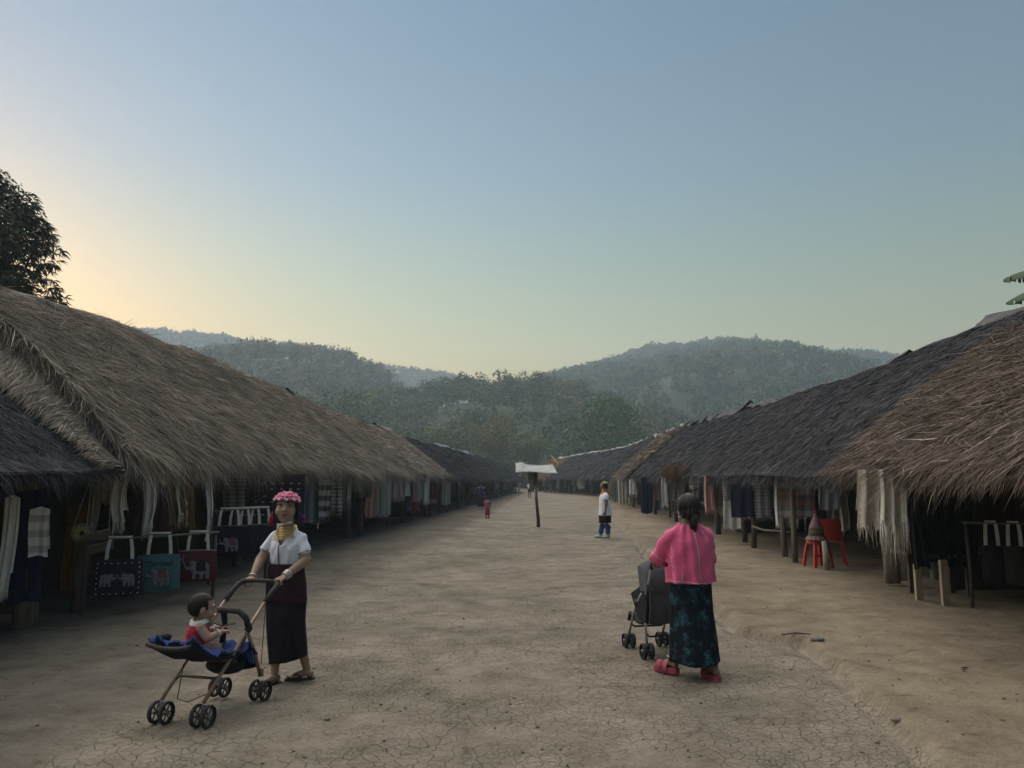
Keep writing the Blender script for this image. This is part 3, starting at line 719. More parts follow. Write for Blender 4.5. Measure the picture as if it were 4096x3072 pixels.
hut(ROW_R, 21.95, 38.0, -0.55, 1.74, 2.5, lambda s: np.interp(s, [23, 38], [4.02, 4.30]), 'dark thatched hut with loose brown ridge tiles behind the split roof', (DARK, DARKB), 420, 0.3, 0.016, 13, post_list=[23.4, 25.5, 27.8, 30.4, 33.2, 36.0], fringe=150, fl=0.24, lift=0.05, messy=0.24, wav=0.08, tins=tinrow(22.3, 37.5, 0.85, 0.30, R0, 0.05, 0.16), tin_mat=TIND, post_r=0.06)
hut(ROW_R, 38.1, 46.0, -0.7, 1.80, 2.5, lambda s: np.interp(s, [38, 46], [4.36, 4.45]), 'hut with a strip of curled brown thatch before the far bend', (RUSS, RUSSB), 420, 0.5, 0.03, 14, posts=2.6, fringe=60, fl=0.28, lift=0.22, messy=0.5, thick=0.22, tins=tinrow(38.4, 45, 1.0, 0.28, R0, 0.1))
hut(ROW_R, 46.2, 66.0, -0.6, 1.82, 2.4, lambda s: np.interp(s, [46, 66], [4.40, 4.55]), 'dark thatched hut with pale ridge tiles just before the bend', (DARK, DARKB), 160, 0.45, 0.028, 15, posts=2.8, fringe=60, fl=0.24, lift=0.05, messy=0.2, tins=tinrow(46.5, 66, 1.1, 0.30, R0, 0.05))
ROW_E = row_end((7.95, 67.0), (4.25, 99.0), 1)
hut(ROW_E, 0.0, 26.0, -0.7, 1.85, 2.6, 4.55, 'dark thatched hut closing the far bend under a white ridge', (DARK, DARKB), 120, 0.5, 0.035, 16, posts=3.0, fringe=50, fl=0.25, lift=0.05, messy=0.2, tins=tinrow(0.5, 26, 1.3, 0.34, R0, 0.03))
hut(ROW_E, 26.2, 44.0, -0.7, 1.80, 2.6, 4.55, 'reddish brown thatched hut at the very end of the street', (RED, REDB), 90, 0.5, 0.04, 17, posts=3.2, fringe=40, fl=0.25, lift=0.05, messy=0.3, tins=tinrow(26.5, 34, 1.4, 0.5, R0, 0.3))
# small tin roofed shed beyond the end of the street
t = empty('small_shed', (3.4, 135, 0), 0.12, 'small shed with a pale tin roof beyond the end of the street', 'shed')
mb = MB()
for sg in (-1, 1): mb.add([(-2.3, 0, 5.15), (2.3, 0, 5.15), (2.3, sg * 1.9, 3.75), (-2.3, sg * 1.9, 3.75), (-2.3, 0, 5.09), (2.3, 0, 5.09), (2.3, sg * 1.9, 3.69), (-2.3, sg * 1.9, 3.69)], [(0, 1, 2, 3), (7, 6, 5, 4), (0, 4, 5, 1), (2, 6, 7, 3), (1, 5, 6, 2), (3, 7, 4, 0)])
mb.build('roof', pm('shed_roof', (0.26, 0.22, 0.19), (0.16, 0.13, 0.11), 2, 0.8, 0.3), t)
mb = MB().box((0, 0, 1.8), (4.0, 3.2, 3.9)); mb.build('wall', WALL, t)
MB().box((0, 0, 5.17), (4.7, 0.35, 0.06)).build('ridge_sheet', TIN, t)
MB().tube([(2.6, -1.5, 0), (2.75, -1.5, 3.0), (2.3, -1.5, 6.0)], [0.14, 0.12, 0.09], 7).build('pole', pm('pale_pole', (0.34, 0.33, 0.31)), t, True)

# gable skirt of the shaggy hut: combed straw hanging below its near verge
rng = np.random.default_rng(55)
sk = MB(); nq = 16; rowsP = []
for i in range(nq):
    q = i / (nq - 1)
    top = sB(np.array([8.80]), np.array([q * 0.95]))[0] - np.array([0, 0, 0.22])
    bot = rw(ROW_L, np.array([8.28]), np.array([-0.6 + 2.6 * q * 0.95 - 0.05]), 0)[0]
    bot[2] = 1.66 + (3.55 - 1.70) * q * 0.95 + 0.13
    rowsP.append([top + (bot - top) * k for k in np.linspace(0, 1, 6)])
G = np.array(rowsP); offB = np.array(HB.location)
G[..., 2] += 0.05 * NZ(G[..., 0] * 2, G[..., 1] * 4)
sk.grid(G - offB); sk.grid((G - [0, 0, 0.10] - offB)[:, ::-1])
sk_o = sk.build('gable_skirt', TANB, HB, True)
n = 9000; qi = rng.uniform(0, nq - 1.001, n); ki = rng.uniform(0, 4.6, n)
i0 = qi.astype(int); f = (qi - i0)[:, None]; k0 = ki.astype(int); g2 = (ki - k0)[:, None]
P00 = G[i0, k0] * (1 - f) + G[i0 + 1, k0] * f; P01 = G[i0, k0 + 1] * (1 - f) + G[i0 + 1, k0 + 1] * f
p = P00 * (1 - g2) + P01 * g2; D = (P01 - P00); D /= np.linalg.norm(D, axis=1)[:, None]
E3 = G[i0 + 1, k0] - G[i0, k0]; E3 /= np.linalg.norm(E3, axis=1)[:, None]
nn = np.cross(E3, D); nn[nn[:, 1] > 0] *= -1
D = D + E3 * (0.25 + 0.16 * rng.normal(size=n))[:, None] * -1 + nn * (0.12 * rng.random(n))[:, None]; D /= np.linalg.norm(D, axis=1)[:, None]
V1, F1, T1 = strands(p + nn * 0.01 - offB, D, nn, 0.34 * rng.uniform(0.5, 1.3, n), 0.010 * rng.uniform(0.6, 1.4, n), rng, 0.06)
tag(big_mesh('skirt_straw', V1, quads=F1, tris=T1, mat=TAN, parent=sk_o), kind='stuff')
# ------------------------------------------------------------------ people: one continuous body each
def fuse(mb, voxel, smooth=3, name='body'):
    """join overlapping shapes into one skin"""
    me = mb.mesh('tmp'); o = bpy.data.objects.new('tmp', me); COL.objects.link(o)
    r = o.modifiers.new('r', 'REMESH'); r.mode = 'VOXEL'; r.voxel_size = voxel
    s = o.modifiers.new('s', 'SMOOTH'); s.iterations = smooth; s.factor = 0.5
    dg = bpy.context.evaluated_depsgraph_get()
    res = bpy.data.meshes.new_from_object(o.evaluated_get(dg)); res.name = name
    bpy.data.objects.remove(o); bpy.data.meshes.remove(me)
    res.polygons.foreach_set('use_smooth', [True] * len(res.polygons))
    return res
def fused(mb, voxel, name, mat, parent, smooth=3): return link(name, fuse(mb, voxel, smooth, name), mat, parent)
def rotv(v, axis, a): return Matrix.Rotation(a, 3, axis) @ v
def hand(mb, W, f, u, s, curl=0.9, size=1.0, thumb=1):
    """palm from the wrist W along f, back of the hand up u, fingers spread along s, thumb on the +s side"""
    W, f, u, s = Vector(W), Vector(f).normalized(), Vector(u).normalized(), Vector(s).normalized()
    k = size
    for a in (-0.030, -0.010, 0.010, 0.030):
        mb.cap(W + s * a * 0.6 * k, W + f * 0.075 * k + s * a * k, 0.014 * k, 0.0125 * k, 8)
    for i, (a, L) in enumerate(((0.033, 0.066), (0.0115, 0.075), (-0.0105, 0.070), (-0.032, 0.055))):
        p = W + f * 0.078 * k + s * a * k; d = f.copy(); seg = L * k
        for j, q in enumerate((0.45, 0.32, 0.23)):
            d = rotv(d, f.cross(u), -curl * (0.8 if j == 0 else 1.0)) if False else (Matrix.Rotation(-curl * (0.7 if j == 0 else 1.0), 3, u.cross(f)) @ d if False else Matrix.Rotation(curl * (0.7 if j == 0 else 1.0), 3, f.cross(-u)) @ d)
            n = p + d * seg * q
            mb.cap(p, n, 0.0088 * k * (1 - 0.08 * j), 0.0082 * k * (1 - 0.1 * j), 8); p = n
    tb = W + f * 0.020 * k + s * 0.030 * k * thumb - u * 0.004
    t1 = tb + (f * 0.6 + s * 0.75 * thumb - u * 0.35).normalized() * 0.040 * k
    t2 = t1 + (f * 0.9 + s * 0.05 * thumb - u * 0.55).normalized() * 0.032 * k
    mb.cap(tb, t1, 0.0125 * k, 0.0105 * k, 8); mb.cap(t1, t2, 0.0100 * k, 0.0085 * k, 8)
def foot(mb, A, yaw, L=0.21, lift=0.0):
    """bare foot under the ankle A, pointing to -Y turned by yaw"""
    A = Vector(A); d = Vector((math.sin(yaw), -math.cos(yaw), 0)); sd = Vector((d.y, -d.x, 0))
    g = A.z - 0.065
    mb.ell(A + d * -0.025 + Vector((0, 0, -0.035)), (0.031, 0.036, 0.032))
    mb.cap(A + Vector((0, 0, -0.02)), A + d * L * 0.45 + Vector((0, 0, -0.045)), 0.033, 0.022, 10)
    for k, a in enumerate((-0.030, -0.013, 0.003, 0.018, 0.031)):
        r = (0.0095, 0.0095, 0.010, 0.0105, 0.0135)[k]
        e = L * (0.62, 0.67, 0.70, 0.72, 0.72)[k]
        mb.cap(A + d * L * 0.30 + sd * a * 0.7 + Vector((0, 0, -0.048)), A + d * e + sd * a + Vector((0, 0, -0.054)), r * 1.15, r, 7)
def torus(mb, c, R, r, rot=None, seg=28, sg=6, ry=None):
    M = rot if rot is not None else Matrix.Identity(3); ry = ry or R
    pts = [Vector(c) + M @ Vector((R * math.cos(2 * PI * i / seg), ry * math.sin(2 * PI * i / seg), 0)) for i in range(seg)]
    rings = []
    for i, p in enumerate(pts):
        t = (pts[(i + 1) % seg] - pts[i - 1]).normalized(); up = M @ Vector((0, 0, 1)); n = t.cross(up)
        rings.append([p + (n * math.cos(2 * PI * j / sg) + up * math.sin(2 * PI * j / sg)) * r for j in range(sg)])
    rings.append(rings[0]); return mb.loft(rings, cap=False)
def skirt(levels, folds=7, amp=0.03, seg=64, seed=0, thick=0.012, tilt=0.0):
    """levels: (z, cx, cy, rx, ry) from hem to waist -> a hollow cloth tube"""
    rings = []; n = len(levels)
    for i, (z, cx, cy, rx, ry) in enumerate(levels):
        q = 1 - i / (n - 1); a = amp * q
        rings.append([(cx + rx * math.cos(t) * (1 + a * math.sin(folds * t + seed + 1.5 * q) + a * 0.6 * math.sin((folds * 2 + 1) * t + seed * 2)), cy + ry * math.sin(t) * (1 + a * math.sin(folds * t + seed + 1.5 * q)), z + 0.006 * math.sin(3 * t + seed) * (i == 0) + tilt * rx * math.cos(t) * max(0, 1 - (z - levels[0][0]) / 0.35)) for t in np.linspace(0, 2 * PI, seg, endpoint=False)])
    inner = [[(levels[i][1] + (x - levels[i][1]) * 0.95, levels[i][2] + (y - levels[i][2]) * 0.95, z) for x, y, z in r] for i, r in enumerate(rings)]
    return MB().loft(inner[::-1] + rings, cap=False)
def torso(mb, levels, seg=40):
    mb.loft([[(cx + rx * math.cos(t), cy + ry * math.sin(t), z) for t in np.linspace(0, 2 * PI, seg, endpoint=False)] for z, cx, cy, rx, ry in spread_levels(levels, 30)])
def spread_levels(keys, n=26):
    keys = sorted(keys); z = [k[0] for k in keys]
    return [tuple([zz] + [float(np.interp(zz, z, [k[j] for k in keys])) for j in range(1, 5)]) for zz in np.linspace(z[0], z[-1], n)]
def skin_mat(name, c, c2=None):
    if name in MATS: return MATS[name]
    m, nt, b = nodes_of(name); n = noise(nt, coords(nt), 14, 4)
    nt.links.new(ramp(nt, n, [(0.3, c2 or tuple(q * 0.86 for q in c)), (0.7, c)]), b.inputs['Base Color'])
    b.inputs['Roughness'].default_value = 0.55
    b.inputs['Subsurface Weight'].default_value = 0.12; b.inputs['Subsurface Radius'].default_value = (0.01, 0.004, 0.002)
    bump(nt, b, noise(nt, coords(nt), 160, 3), 0.08, 0.002)
    MATS[name] = m; return m
def cloth_mat(name, c1, c2=None, weave=420.0, scale=18.0, rough=0.9, wrinkle=0.25, stripes=None):
    """woven cloth; stripes = (axis vector scale, colour ramp stops)"""
    if name in MATS: return MATS[name]
    m, nt, b = nodes_of(name); co = coords(nt)
    c2 = c2 or tuple(q * 0.75 for q in c1)
    col = ramp(nt, noise(nt, co, scale, 5), [(0.32, c2), (0.68, c1)])
    if stripes:
        ax, freq, stops = stripes
        sp = nt.nodes.new('ShaderNodeSeparateXYZ'); nt.links.new(co, sp.inputs[0])
        v = math_n(nt, 'FRACT', math_n(nt, 'MULTIPLY', math_n(nt, 'ADD', sp.outputs[ax], 10.0), freq))
        col = mixc(nt, 0.25, ramp(nt, v, stops, 'CONSTANT'), col, 'MIX')
    nt.links.new(col, b.inputs['Base Color']); b.inputs['Roughness'].default_value = rough
    b.inputs['Specular IOR Level'].default_value = 0.2 if max(c1) > 0.08 else 0.08
    b.inputs['Sheen Weight'].default_value = 0.15 if max(c1) > 0.15 else 0.0
    wv = nt.nodes.new('ShaderNodeTexWave'); wv.inputs['Scale'].default_value = weave; wv.inputs['Distortion'].default_value = 1.5; nt.links.new(co, wv.inputs['Vector'])
    h = math_n(nt, 'ADD', math_n(nt, 'MULTIPLY', wv.outputs['Fac'], 0.12), math_n(nt, 'MULTIPLY', noise(nt, co, scale * 1.2, 5, 0.6), 1.0))
    bump(nt, b, h, wrinkle, 0.02)
    MATS[name] = m; return m
SK1 = skin_mat('skin_warm', (0.30, 0.190, 0.135)); SK2 = skin_mat('skin_brown', (0.20, 0.120, 0.085)); SKB = skin_mat('skin_baby', (0.33, 0.205, 0.150))
HAIR = pm('black_hair', (0.012, 0.010, 0.010), (0.005, 0.0045, 0.0045), 60, 0.62, 0.6, 0.004, stretch=(6, 6, 1), spec=0.25)
SILVER = pm('silver', (0.75, 0.76, 0.78), (0.55, 0.56, 0.58), 30, 0.3, 0, metal=0.9)
BRASS = pm('brass', (0.62, 0.47, 0.20), (0.45, 0.33, 0.13), 30, 0.33, 0, metal=0.9)
LIP = pm('lip', (0.24, 0.085, 0.075)); EYEW = pm('eye_white', (0.55, 0.52, 0.48), (0.5, 0.47, 0.44), 5, 0.4, 0); IRIS = pm('iris', (0.02, 0.013, 0.01), None, 5, 0.3, 0)
BLACKR = pm('black_rubber', (0.022, 0.022, 0.024), (0.012, 0.012, 0.013), 40, 0.75, 0.2, 0.002)

def add_head(mb, c, k=1.0, rot=None, ears=True, nose=1.0):
    """face to -Y; c = centre of the skull; returns a mapper of head-local points"""
    M = rot if rot is not None else Matrix.Identity(3); C = Vector(c)
    h = lambda x, y, z: C + M @ (Vector((x, y, z)) * k)
    E = lambda p, r: mb.ell(h(*p), tuple(q * k for q in r), M, 16, 12)
    E((0, 0.012, 0.022), (0.076, 0.092, 0.088)); E((0, -0.018, -0.010), (0.066, 0.066, 0.088)); E((0, -0.040, -0.060), (0.045, 0.040, 0.042))
    E((0, -0.056, -0.088), (0.022, 0.022, 0.020))
    for s in (-1, 1):
        E((s * 0.040, -0.048, -0.030), (0.028, 0.030, 0.032)); E((s * 0.030, -0.066, 0.028), (0.030, 0.016, 0.010))
        if ears: E((s * 0.076, 0.012, -0.004), (0.010, 0.020, 0.030))
    mb.cap(h(0, -0.074, 0.016), h(0, -0.096 - 0.004 * nose, -0.018), 0.009 * k, 0.0125 * k, 8)
    for s in (-1, 1): E((s * 0.011, -0.088, -0.020), (0.009, 0.010, 0.008))
    E((0, -0.076, -0.047), (0.026, 0.012, 0.007)); E((0, -0.075, -0.057), (0.022, 0.012, 0.007))
    return h
def face_parts(root, h, k=1.0, closed=0.6, rot=None):
    M = rot if rot is not None else Matrix.Identity(3)
    for s in (-1, 1):
        MB().ell(h(s * 0.031, -0.077, 0.012), (0.0145 * k, 0.008 * k, 0.0055 * k * closed), M, 10, 6).build('eye', EYEW, root, True)
        MB().ell(h(s * 0.031, -0.0835, 0.012), (0.0065 * k, 0.003 * k, 0.0055 * k * closed), M, 8, 6).build('iris', IRIS, root, True)
        MB().tube([h(s * 0.016, -0.083, 0.0175), h(s * 0.031, -0.0855, 0.0195), h(s * 0.046, -0.077, 0.0165)], [0.002 * k, 0.0026 * k, 0.0018 * k], 6).build('eyelashes', HAIR, root, True)
        MB().tube([h(s * 0.012, -0.086, 0.035), h(s * 0.030, -0.085, 0.041), h(s * 0.050, -0.070, 0.034)], [0.003 * k, 0.004 * k, 0.002 * k], 6, flat=0.6).build('eyebrow', HAIR, root, True)
    lm = MB(); lm.ell(h(0, -0.0865, -0.0465), (0.0235 * k, 0.0055 * k, 0.0036 * k), M, 12, 6); lm.ell(h(0, -0.0850, -0.0535), (0.0200 * k, 0.0058 * k, 0.0042 * k), M, 12, 6)
    lm.build('lips', LIP, root, True)
def leg(mb, hip, knee, ankle, r=(0.075, 0.050, 0.030)):
    mb.cap(hip, knee, r[0], r[1]); mb.cap(knee, Vector(knee) * 0.62 + Vector(ankle) * 0.38 + Vector((0, 0.012, 0)), r[1] * 0.92, r[1] * 0.98); mb.cap(Vector(knee) * 0.62 + Vector(ankle) * 0.38 + Vector((0, 0.012, 0)), ankle, r[1] * 0.96, r[2])

# ---------- woman with the brass neck rings, pushing the copper pushchair
AX, AY, ATH = -1.78, 6.06, math.radians(-14)
A = empty('person', (AX, AY, gz(AX, AY)), ATH, 'woman in white blouse and dark wrap skirt with brass neck rings pushing a pushchair', 'person', 'people in the street')
b = MB()
b.ell((0, 0.005, 0.81), (0.145, 0.105, 0.13)); b.ell((0, 0, 0.97), (0.110, 0.086, 0.14)); b.ell((0, 0, 1.10), (0.130, 0.090, 0.12)); b.cap((-0.095, 0.005, 1.160), (0.095, 0.005, 1.160), 0.034, 0.034)
b.cap((0, 0.01, 1.15), (-0.01, -0.005, 1.38), 0.055, 0.046)
Mh = Euler((math.radians(-6), math.radians(3), math.radians(24))).to_matrix()
hA = add_head(b, (-0.014, -0.018, 1.402), 1.18, Mh)
for s, el, wr in ((1, (0.186, -0.02, 0.985), (0.112, -0.225, 0.872)), (-1, (-0.192, -0.085, 0.985), (-0.158, -0.245, 0.860))):
    sh = (s * 0.120, 0.005, 1.155)
    b.cap(sh, el, 0.042, 0.041); b.cap(el, Vector(el).lerp(Vector(wr), 0.4), 0.043, 0.038); b.cap(Vector(el).lerp(Vector(wr), 0.4), wr, 0.038, 0.025)
    d = (Vector(wr) - Vector(el)).normalized()
    hand(b, wr, (d.x * 0.25, -0.95, -0.22), (0, -0.25, 1), (-s, 0, 0), 1.15, 0.95)
leg(b, (-0.06, -0.005, 0.75), (-0.045, -0.035, 0.42), (-0.045, -0.05, 0.075)); foot(b, (-0.045, -0.05, 0.075), math.radians(-20))
leg(b, (0.065, 0.01, 0.75), (0.085, 0.03, 0.42), (0.150, 0.120, 0.085)); foot(b, (0.150, 0.120, 0.085), math.radians(-62))
fused(b, 0.0052, 'body', SK1, A, 3)
face_parts(A, hA, 1.18, 0.6, Mh)
# blouse
b = MB()
torso(b, [(0.915, 0, 0, 0.126, 0.100), (0.97, 0, 0, 0.134, 0.108), (1.06, 0, -0.003, 0.146, 0.117), (1.11, 0, -0.003, 0.146, 0.115), (1.165, 0, 0, 0.128, 0.092), (1.205, 0, 0.004, 0.100, 0.072), (1.225, 0, 0.005, 0.080, 0.062)])
for s in (-1, 1):
    b.ell((s * 0.055, -0.058, 1.075), (0.060, 0.056, 0.065))
    e = (0.160, -0.006, 1.062) if s > 0 else (-0.164, -0.036, 1.066)
    b.cap((s * 0.085, 0.006, 1.178), (s * 0.118, 0.006, 1.163), 0.042, 0.050, 16); b.cap((s * 0.116, 0.006, 1.163), e, 0.052, 0.054, 16)
    b.tube([Vector((s * 0.118, 0.006, 1.165)), Vector(e), Vector(e) + (Vector(e) - Vector((s * 0.118, 0.006, 1.165))).normalized() * 0.022], [0.050, 0.056, 0.059], 18)
bl = fuse(b, 0.0065, 4, 'blouse')
bm = bmesh.new(); bm.from_mesh(bl)
kill = [f for f in bm.faces if (lambda c: (c.y < -0.02 and c.z > 1.105 and abs(c.x) < (c.z - 1.095) * 0.62) or (c.z > 1.203 and abs(c.x) < 0.072))(f.calc_center_median())]
bmesh.ops.delete(bm, geom=kill, context='FACES')
for v in bm.verts:                       # gathers above the waist and pull lines from the arms
    q = math.exp(-((v.co.z - 0.965) / 0.04) ** 2); a = math.atan2(v.co.y, v.co.x)
    v.co += v.normal * (0.004 * q * math.sin(17 * a) + 0.0045 * math.sin(30 * v.co.z + 46 * abs(v.co.x) + 3 * a) + 0.003 * math.sin(70 * v.co.x - 40 * v.co.z))
bm.to_mesh(bl); bm.free()
WHITEC = cloth_mat('white_cotton', (0.74, 0.76, 0.83), (0.62, 0.65, 0.74), 500, 16, 0.85, 0.35)
blo = link('blouse', bl, WHITEC, A)
MB().tube([(-0.004, -0.128, 1.11), (-0.006, -0.132, 1.06), (-0.004, -0.120, 0.98), (0.0, -0.108, 0.925)], 0.0045, 6).build('placket', cloth_mat('plum_trim', (0.10, 0.05, 0.09)), blo, True)
for s, c, dr in ((1, (0.1690, -0.008, 1.041), Vector((0.042, -0.012, -0.103))), (-1, (-0.1735, -0.044, 1.046), Vector((-0.046, -0.042, -0.099)))):
    t_ = MB(); torus(t_, c, 0.0585, 0.003, dr.normalized().to_track_quat('Z', 'Y').to_matrix(), 26, 5); t_.build('sleeve_hem', MATS['plum_trim'], blo, True)
SKD = cloth_mat('dark_wrap', (0.026, 0.021, 0.030), (0.015, 0.013, 0.019), 300, 12, 0.85, 0.3)
lv = spread_levels([(0.175, 0.032, 0.035, 0.150, 0.160), (0.30, 0.024, 0.022, 0.154, 0.156), (0.48, 0.014, 0.0, 0.160, 0.142), (0.66, 0.008, 0.005, 0.170, 0.134), (0.79, 0.0, 0.004, 0.166, 0.128), (0.90, 0, 0.002, 0.142, 0.112), (0.95, 0, 0, 0.134, 0.106)])
sk = skirt(lv, 5, 0.05, 72, 1.2, tilt=0.22).build('wrap_skirt', SKD, A, True)
MB().grid([[(-0.10 + 0.015 * q + 0.004 * w, -0.155 + 0.022 * q - 0.012 * w, 0.17 + 0.74 * q) for w in range(3)] for q in np.linspace(0, 1, 12)]).build('overlap', SKD, sk, True)
band = spread_levels([(0.64, 0.008, 0.005, 0.174, 0.139), (0.79, 0.0, 0.004, 0.170, 0.133), (0.90, 0, 0.002, 0.150, 0.122), (0.955, 0, 0, 0.145, 0.118)], 10)
skirt(band, 5, 0.02, 72, 1.2).build('waist_band', cloth_mat('maroon_weave', (0.044, 0.022, 0.030), (0.024, 0.014, 0.021), 300, 30), sk, True)
for i in range(8):
    q = i / 7; t_ = MB()
    torus(t_, (-0.008 * q, -0.006 - 0.014 * (1 - q), 1.180 + 0.074 * q), 0.102 - 0.026 * q ** 0.6, 0.0038, Euler((math.radians(14 - 9 * q), 0, 0)).to_matrix(), 34, 7)
    t_.build('neck_ring', BRASS, A, True)
MB().grid([[(x, -0.060 + 0.35 * x * x - 0.004, 1.306 + 0.010 * math.sin(x * 30) + z) for x in np.linspace(-0.068, 0.068, 9)] for z in (-0.035, -0.016)]).build('chin_cloth', WHITEC, A, True)
b = MB(); b.ell(hA(0, 0.020, 0.030), (0.098, 0.110, 0.102), Mh, 24, 14)
for s in (-1, 1): b.cap(hA(s * 0.072, -0.018, 0.045), hA(s * 0.078, 0.005, -0.055), 0.017, 0.014, 10)
b.cap(hA(0.0, 0.085, 0.02), hA(0, 0.09, -0.09), 0.05, 0.035)
hr = fuse(b, 0.006, 3, 'hair'); bm = bmesh.new(); bm.from_mesh(hr); Mi = Mh.inverted()
bmesh.ops.delete(bm, geom=[f for f in bm.faces if (lambda l: l.y < -0.035 and l.z < 0.062 - 0.35 * abs(l.x) and abs(l.x) < 0.068)(Mi @ (f.calc_center_median() - Vector((-0.014, -0.018, 1.402))))], context='FACES')
bm.to_mesh(hr); bm.free(); hro = link('hair', hr, HAIR, A)
fr = MB(); rg = np.random.default_rng(4)
for i in range(12):
    x = -0.01 + 0.055 * rg.random(); fr.tube([hA(x, -0.078, 0.072), hA(x + 0.012, -0.088, 0.045), hA(x + 0.022 + 0.01 * rg.random(), -0.080, 0.012 + 0.03 * rg.random())], [0.0035, 0.003, 0.001], 5)
fr.build('fringe', HAIR, hro, True)
# ruffled head wrap with a plaited band
hw = MB(); hw.ell(hA(0, 0.022, 0.062), (0.104, 0.112, 0.066), Mh, 28, 14)
for ring, (R, zz, r, nn_) in enumerate(((0.086, 0.058, 0.014, 26), (0.078, 0.080, 0.014, 24), (0.056, 0.100, 0.014, 16), (0.028, 0.112, 0.014, 8))):
    for i in range(nn_):
        a = 2 * PI * i / nn_ + ring * 0.2
        hw.ell(hA(R * math.cos(a), 0.018 + R * 1.06 * math.sin(a), zz + 0.004 * math.sin(5 * a)), (r * (0.6 + 0.7 * rg.random()), r * (0.6 + 0.7 * rg.random()), r * (0.7 + 0.6 * rg.random())), Euler((rg.random() * 3, rg.random() * 3, 0)).to_matrix(), 8, 6)
m, nt, bs = nodes_of('ruffle_pink'); n = noise(nt, coords(nt), 55, 4)
nt.links.new(ramp(nt, n, [(0.36, (0.34, 0.035, 0.09)), (0.5, (0.55, 0.10, 0.20)), (0.62, (0.66, 0.38, 0.46))]), bs.inputs['Base Color']); bs.inputs['Roughness'].default_value = 0.9; bump(nt, bs, noise(nt, coords(nt), 90, 4), 0.7, 0.01)
hwr = fuse(hw, 0.0055, 2, 'head_wrap'); bm = bmesh.new(); bm.from_mesh(hwr); Mi = Mh.inverted()
bmesh.ops.delete(bm, geom=[f for f in bm.faces if (lambda l: l.z < 0.050 - 0.25 * max(0, l.y))(Mi @ (f.calc_center_median() - Vector((-0.014, -0.018, 1.402))))], context='FACES')
bm.to_mesh(hwr); bm.free(); hwo = link('head_wrap', hwr, m, A)
WPL = cloth_mat('plait_white', (0.62, 0.68, 0.76)); RPL = cloth_mat('plait_pink', (0.55, 0.03, 0.12))
for i in range(22):
    a = PI * (1.02 + 0.96 * i / 21); a2 = a + 0.15; sgn = 1 if i % 2 else -1
    MB().cap(hA(0.090 * math.cos(a), 0.006 + 0.100 * math.sin(a), 0.056 - 0.004 * sgn), hA(0.090 * math.cos(a2), 0.006 + 0.100 * math.sin(a2), 0.056 + 0.005 * sgn), 0.0088, 0.008, 8).build('plait', WPL if (i // 2) % 2 else RPL, hwo, True)
def tassel(root, top, tip, r0, r1, mat, n, seed, name='tassel'):
    rg = np.random.default_rng(seed); mb = MB(); top, tip = Vector(top), Vector(tip)
    for i in range(n):
        a = rg.uniform(0, 2 * PI); q = math.sqrt(rg.random()); o = Vector((math.cos(a), math.sin(a), 0.4 * rg.normal())) * q
        mb.tube([top + o * r0, top.lerp(tip, 0.5) + o * (r0 + r1) * 0.55 + Vector((0, 0, 0.01)), tip + o * r1], [0.003, 0.0035, 0.001], 4)
    return mb.build(name, mat, root, True)
TRED = cloth_mat('tassel_red', (0.42, 0.030, 0.045)); TPUR = cloth_mat('tassel_purple', (0.075, 0.045, 0.130)); TPNK = cloth_mat('tassel_pink', (0.42, 0.03, 0.14))
tassel(A, hA(-0.080, 0.01, -0.02), hA(-0.096, 0.02, -0.115), 0.012, 0.024, TRED, 60, 1)
tassel(A, hA(-0.080, 0.0, -0.05), (-0.120, -0.025, 1.250), 0.012, 0.018, TPUR, 34, 2)
tassel(A, hA(0.084, 0.0, -0.02), (0.138, -0.01, 1.300), 0.014, 0.024, TPUR, 60, 3)
tassel(A, hA(0.086, 0.01, -0.03), (0.152, 0.02, 1.298), 0.008, 0.012, TPNK, 24, 4)
for s, wr, el, ns_ in ((1, (0.112, -0.225, 0.872), (0.186, -0.02, 0.985), 4), (-1, (-0.158, -0.245, 0.860), (-0.192, -0.085, 0.985), 1)):
    d = (Vector(el) - Vector(wr)).normalized(); Mr = d.to_track_quat('Z', 'Y').to_matrix()
    for i in range(ns_):
        t_ = MB(); torus(t_, Vector(wr) + d * (0.012 + 0.0125 * i), 0.0305 + 0.001 * i, 0.0052, Mr, 22, 6); t_.build('bracelet', SILVER, A, True)
t_ = MB(); torus(t_, (0.095, -0.318, 0.852), 0.0105, 0.0022, Euler((0, PI / 2, 0)).to_matrix(), 14, 5); t_.build('ring', BRASS, A, True)
SOLE = pm('sandal_sole', (0.030, 0.022, 0.019), None, 20, 0.8)
def flipflop(root, A_, yaw, L=0.24, h=0.018, mat=SOLE, strap=True):
    d = Vector((math.sin(yaw), -math.cos(yaw), 0)); sd = Vector((d.y, -d.x, 0)); c = Vector((A_[0], A_[1], 0)) + d * L * 0.22
    out = [(0.5, 0.12), (0.47, 0.30), (0.36, 0.42), (0.15, 0.44), (-0.1, 0.36), (-0.32, 0.34), (-0.45, 0.27), (-0.5, 0.10)]
    ol = [(a, w) for a, w in out] + [(a, -w) for a, w in out[::-1]]
    z0 = A_[2] - 0.065 - h
    rings = [[c + d * a * L + sd * w * L * 0.40 + Vector((0, 0, z)) for a, w in ol] for z in (z0 - 0.002, z0 + h * 0.5, z0 + h)]
    o = MB().loft(rings).build('sandal', mat, root)
    if strap:
        for s in (-1, 1):
            MB().tube([c + d * 0.30 * L + Vector((0, 0, z0 + h)), c + d * 0.14 * L + sd * s * 0.020 + Vector((0, 0, z0 + h + 0.036)), c - d * 0.05 * L + sd * s * 0.038 + Vector((0, 0, z0 + h + 0.012))], [0.004, 0.006, 0.005], 6).build('strap', mat, o, True)
    return o
flipflop(A, (-0.045, -0.05, 0.075), math.radians(-20), mat=SOLE, h=0.010); flipflop(A, (0.150, 0.120, 0.085), math.radians(-62), h=0.018)

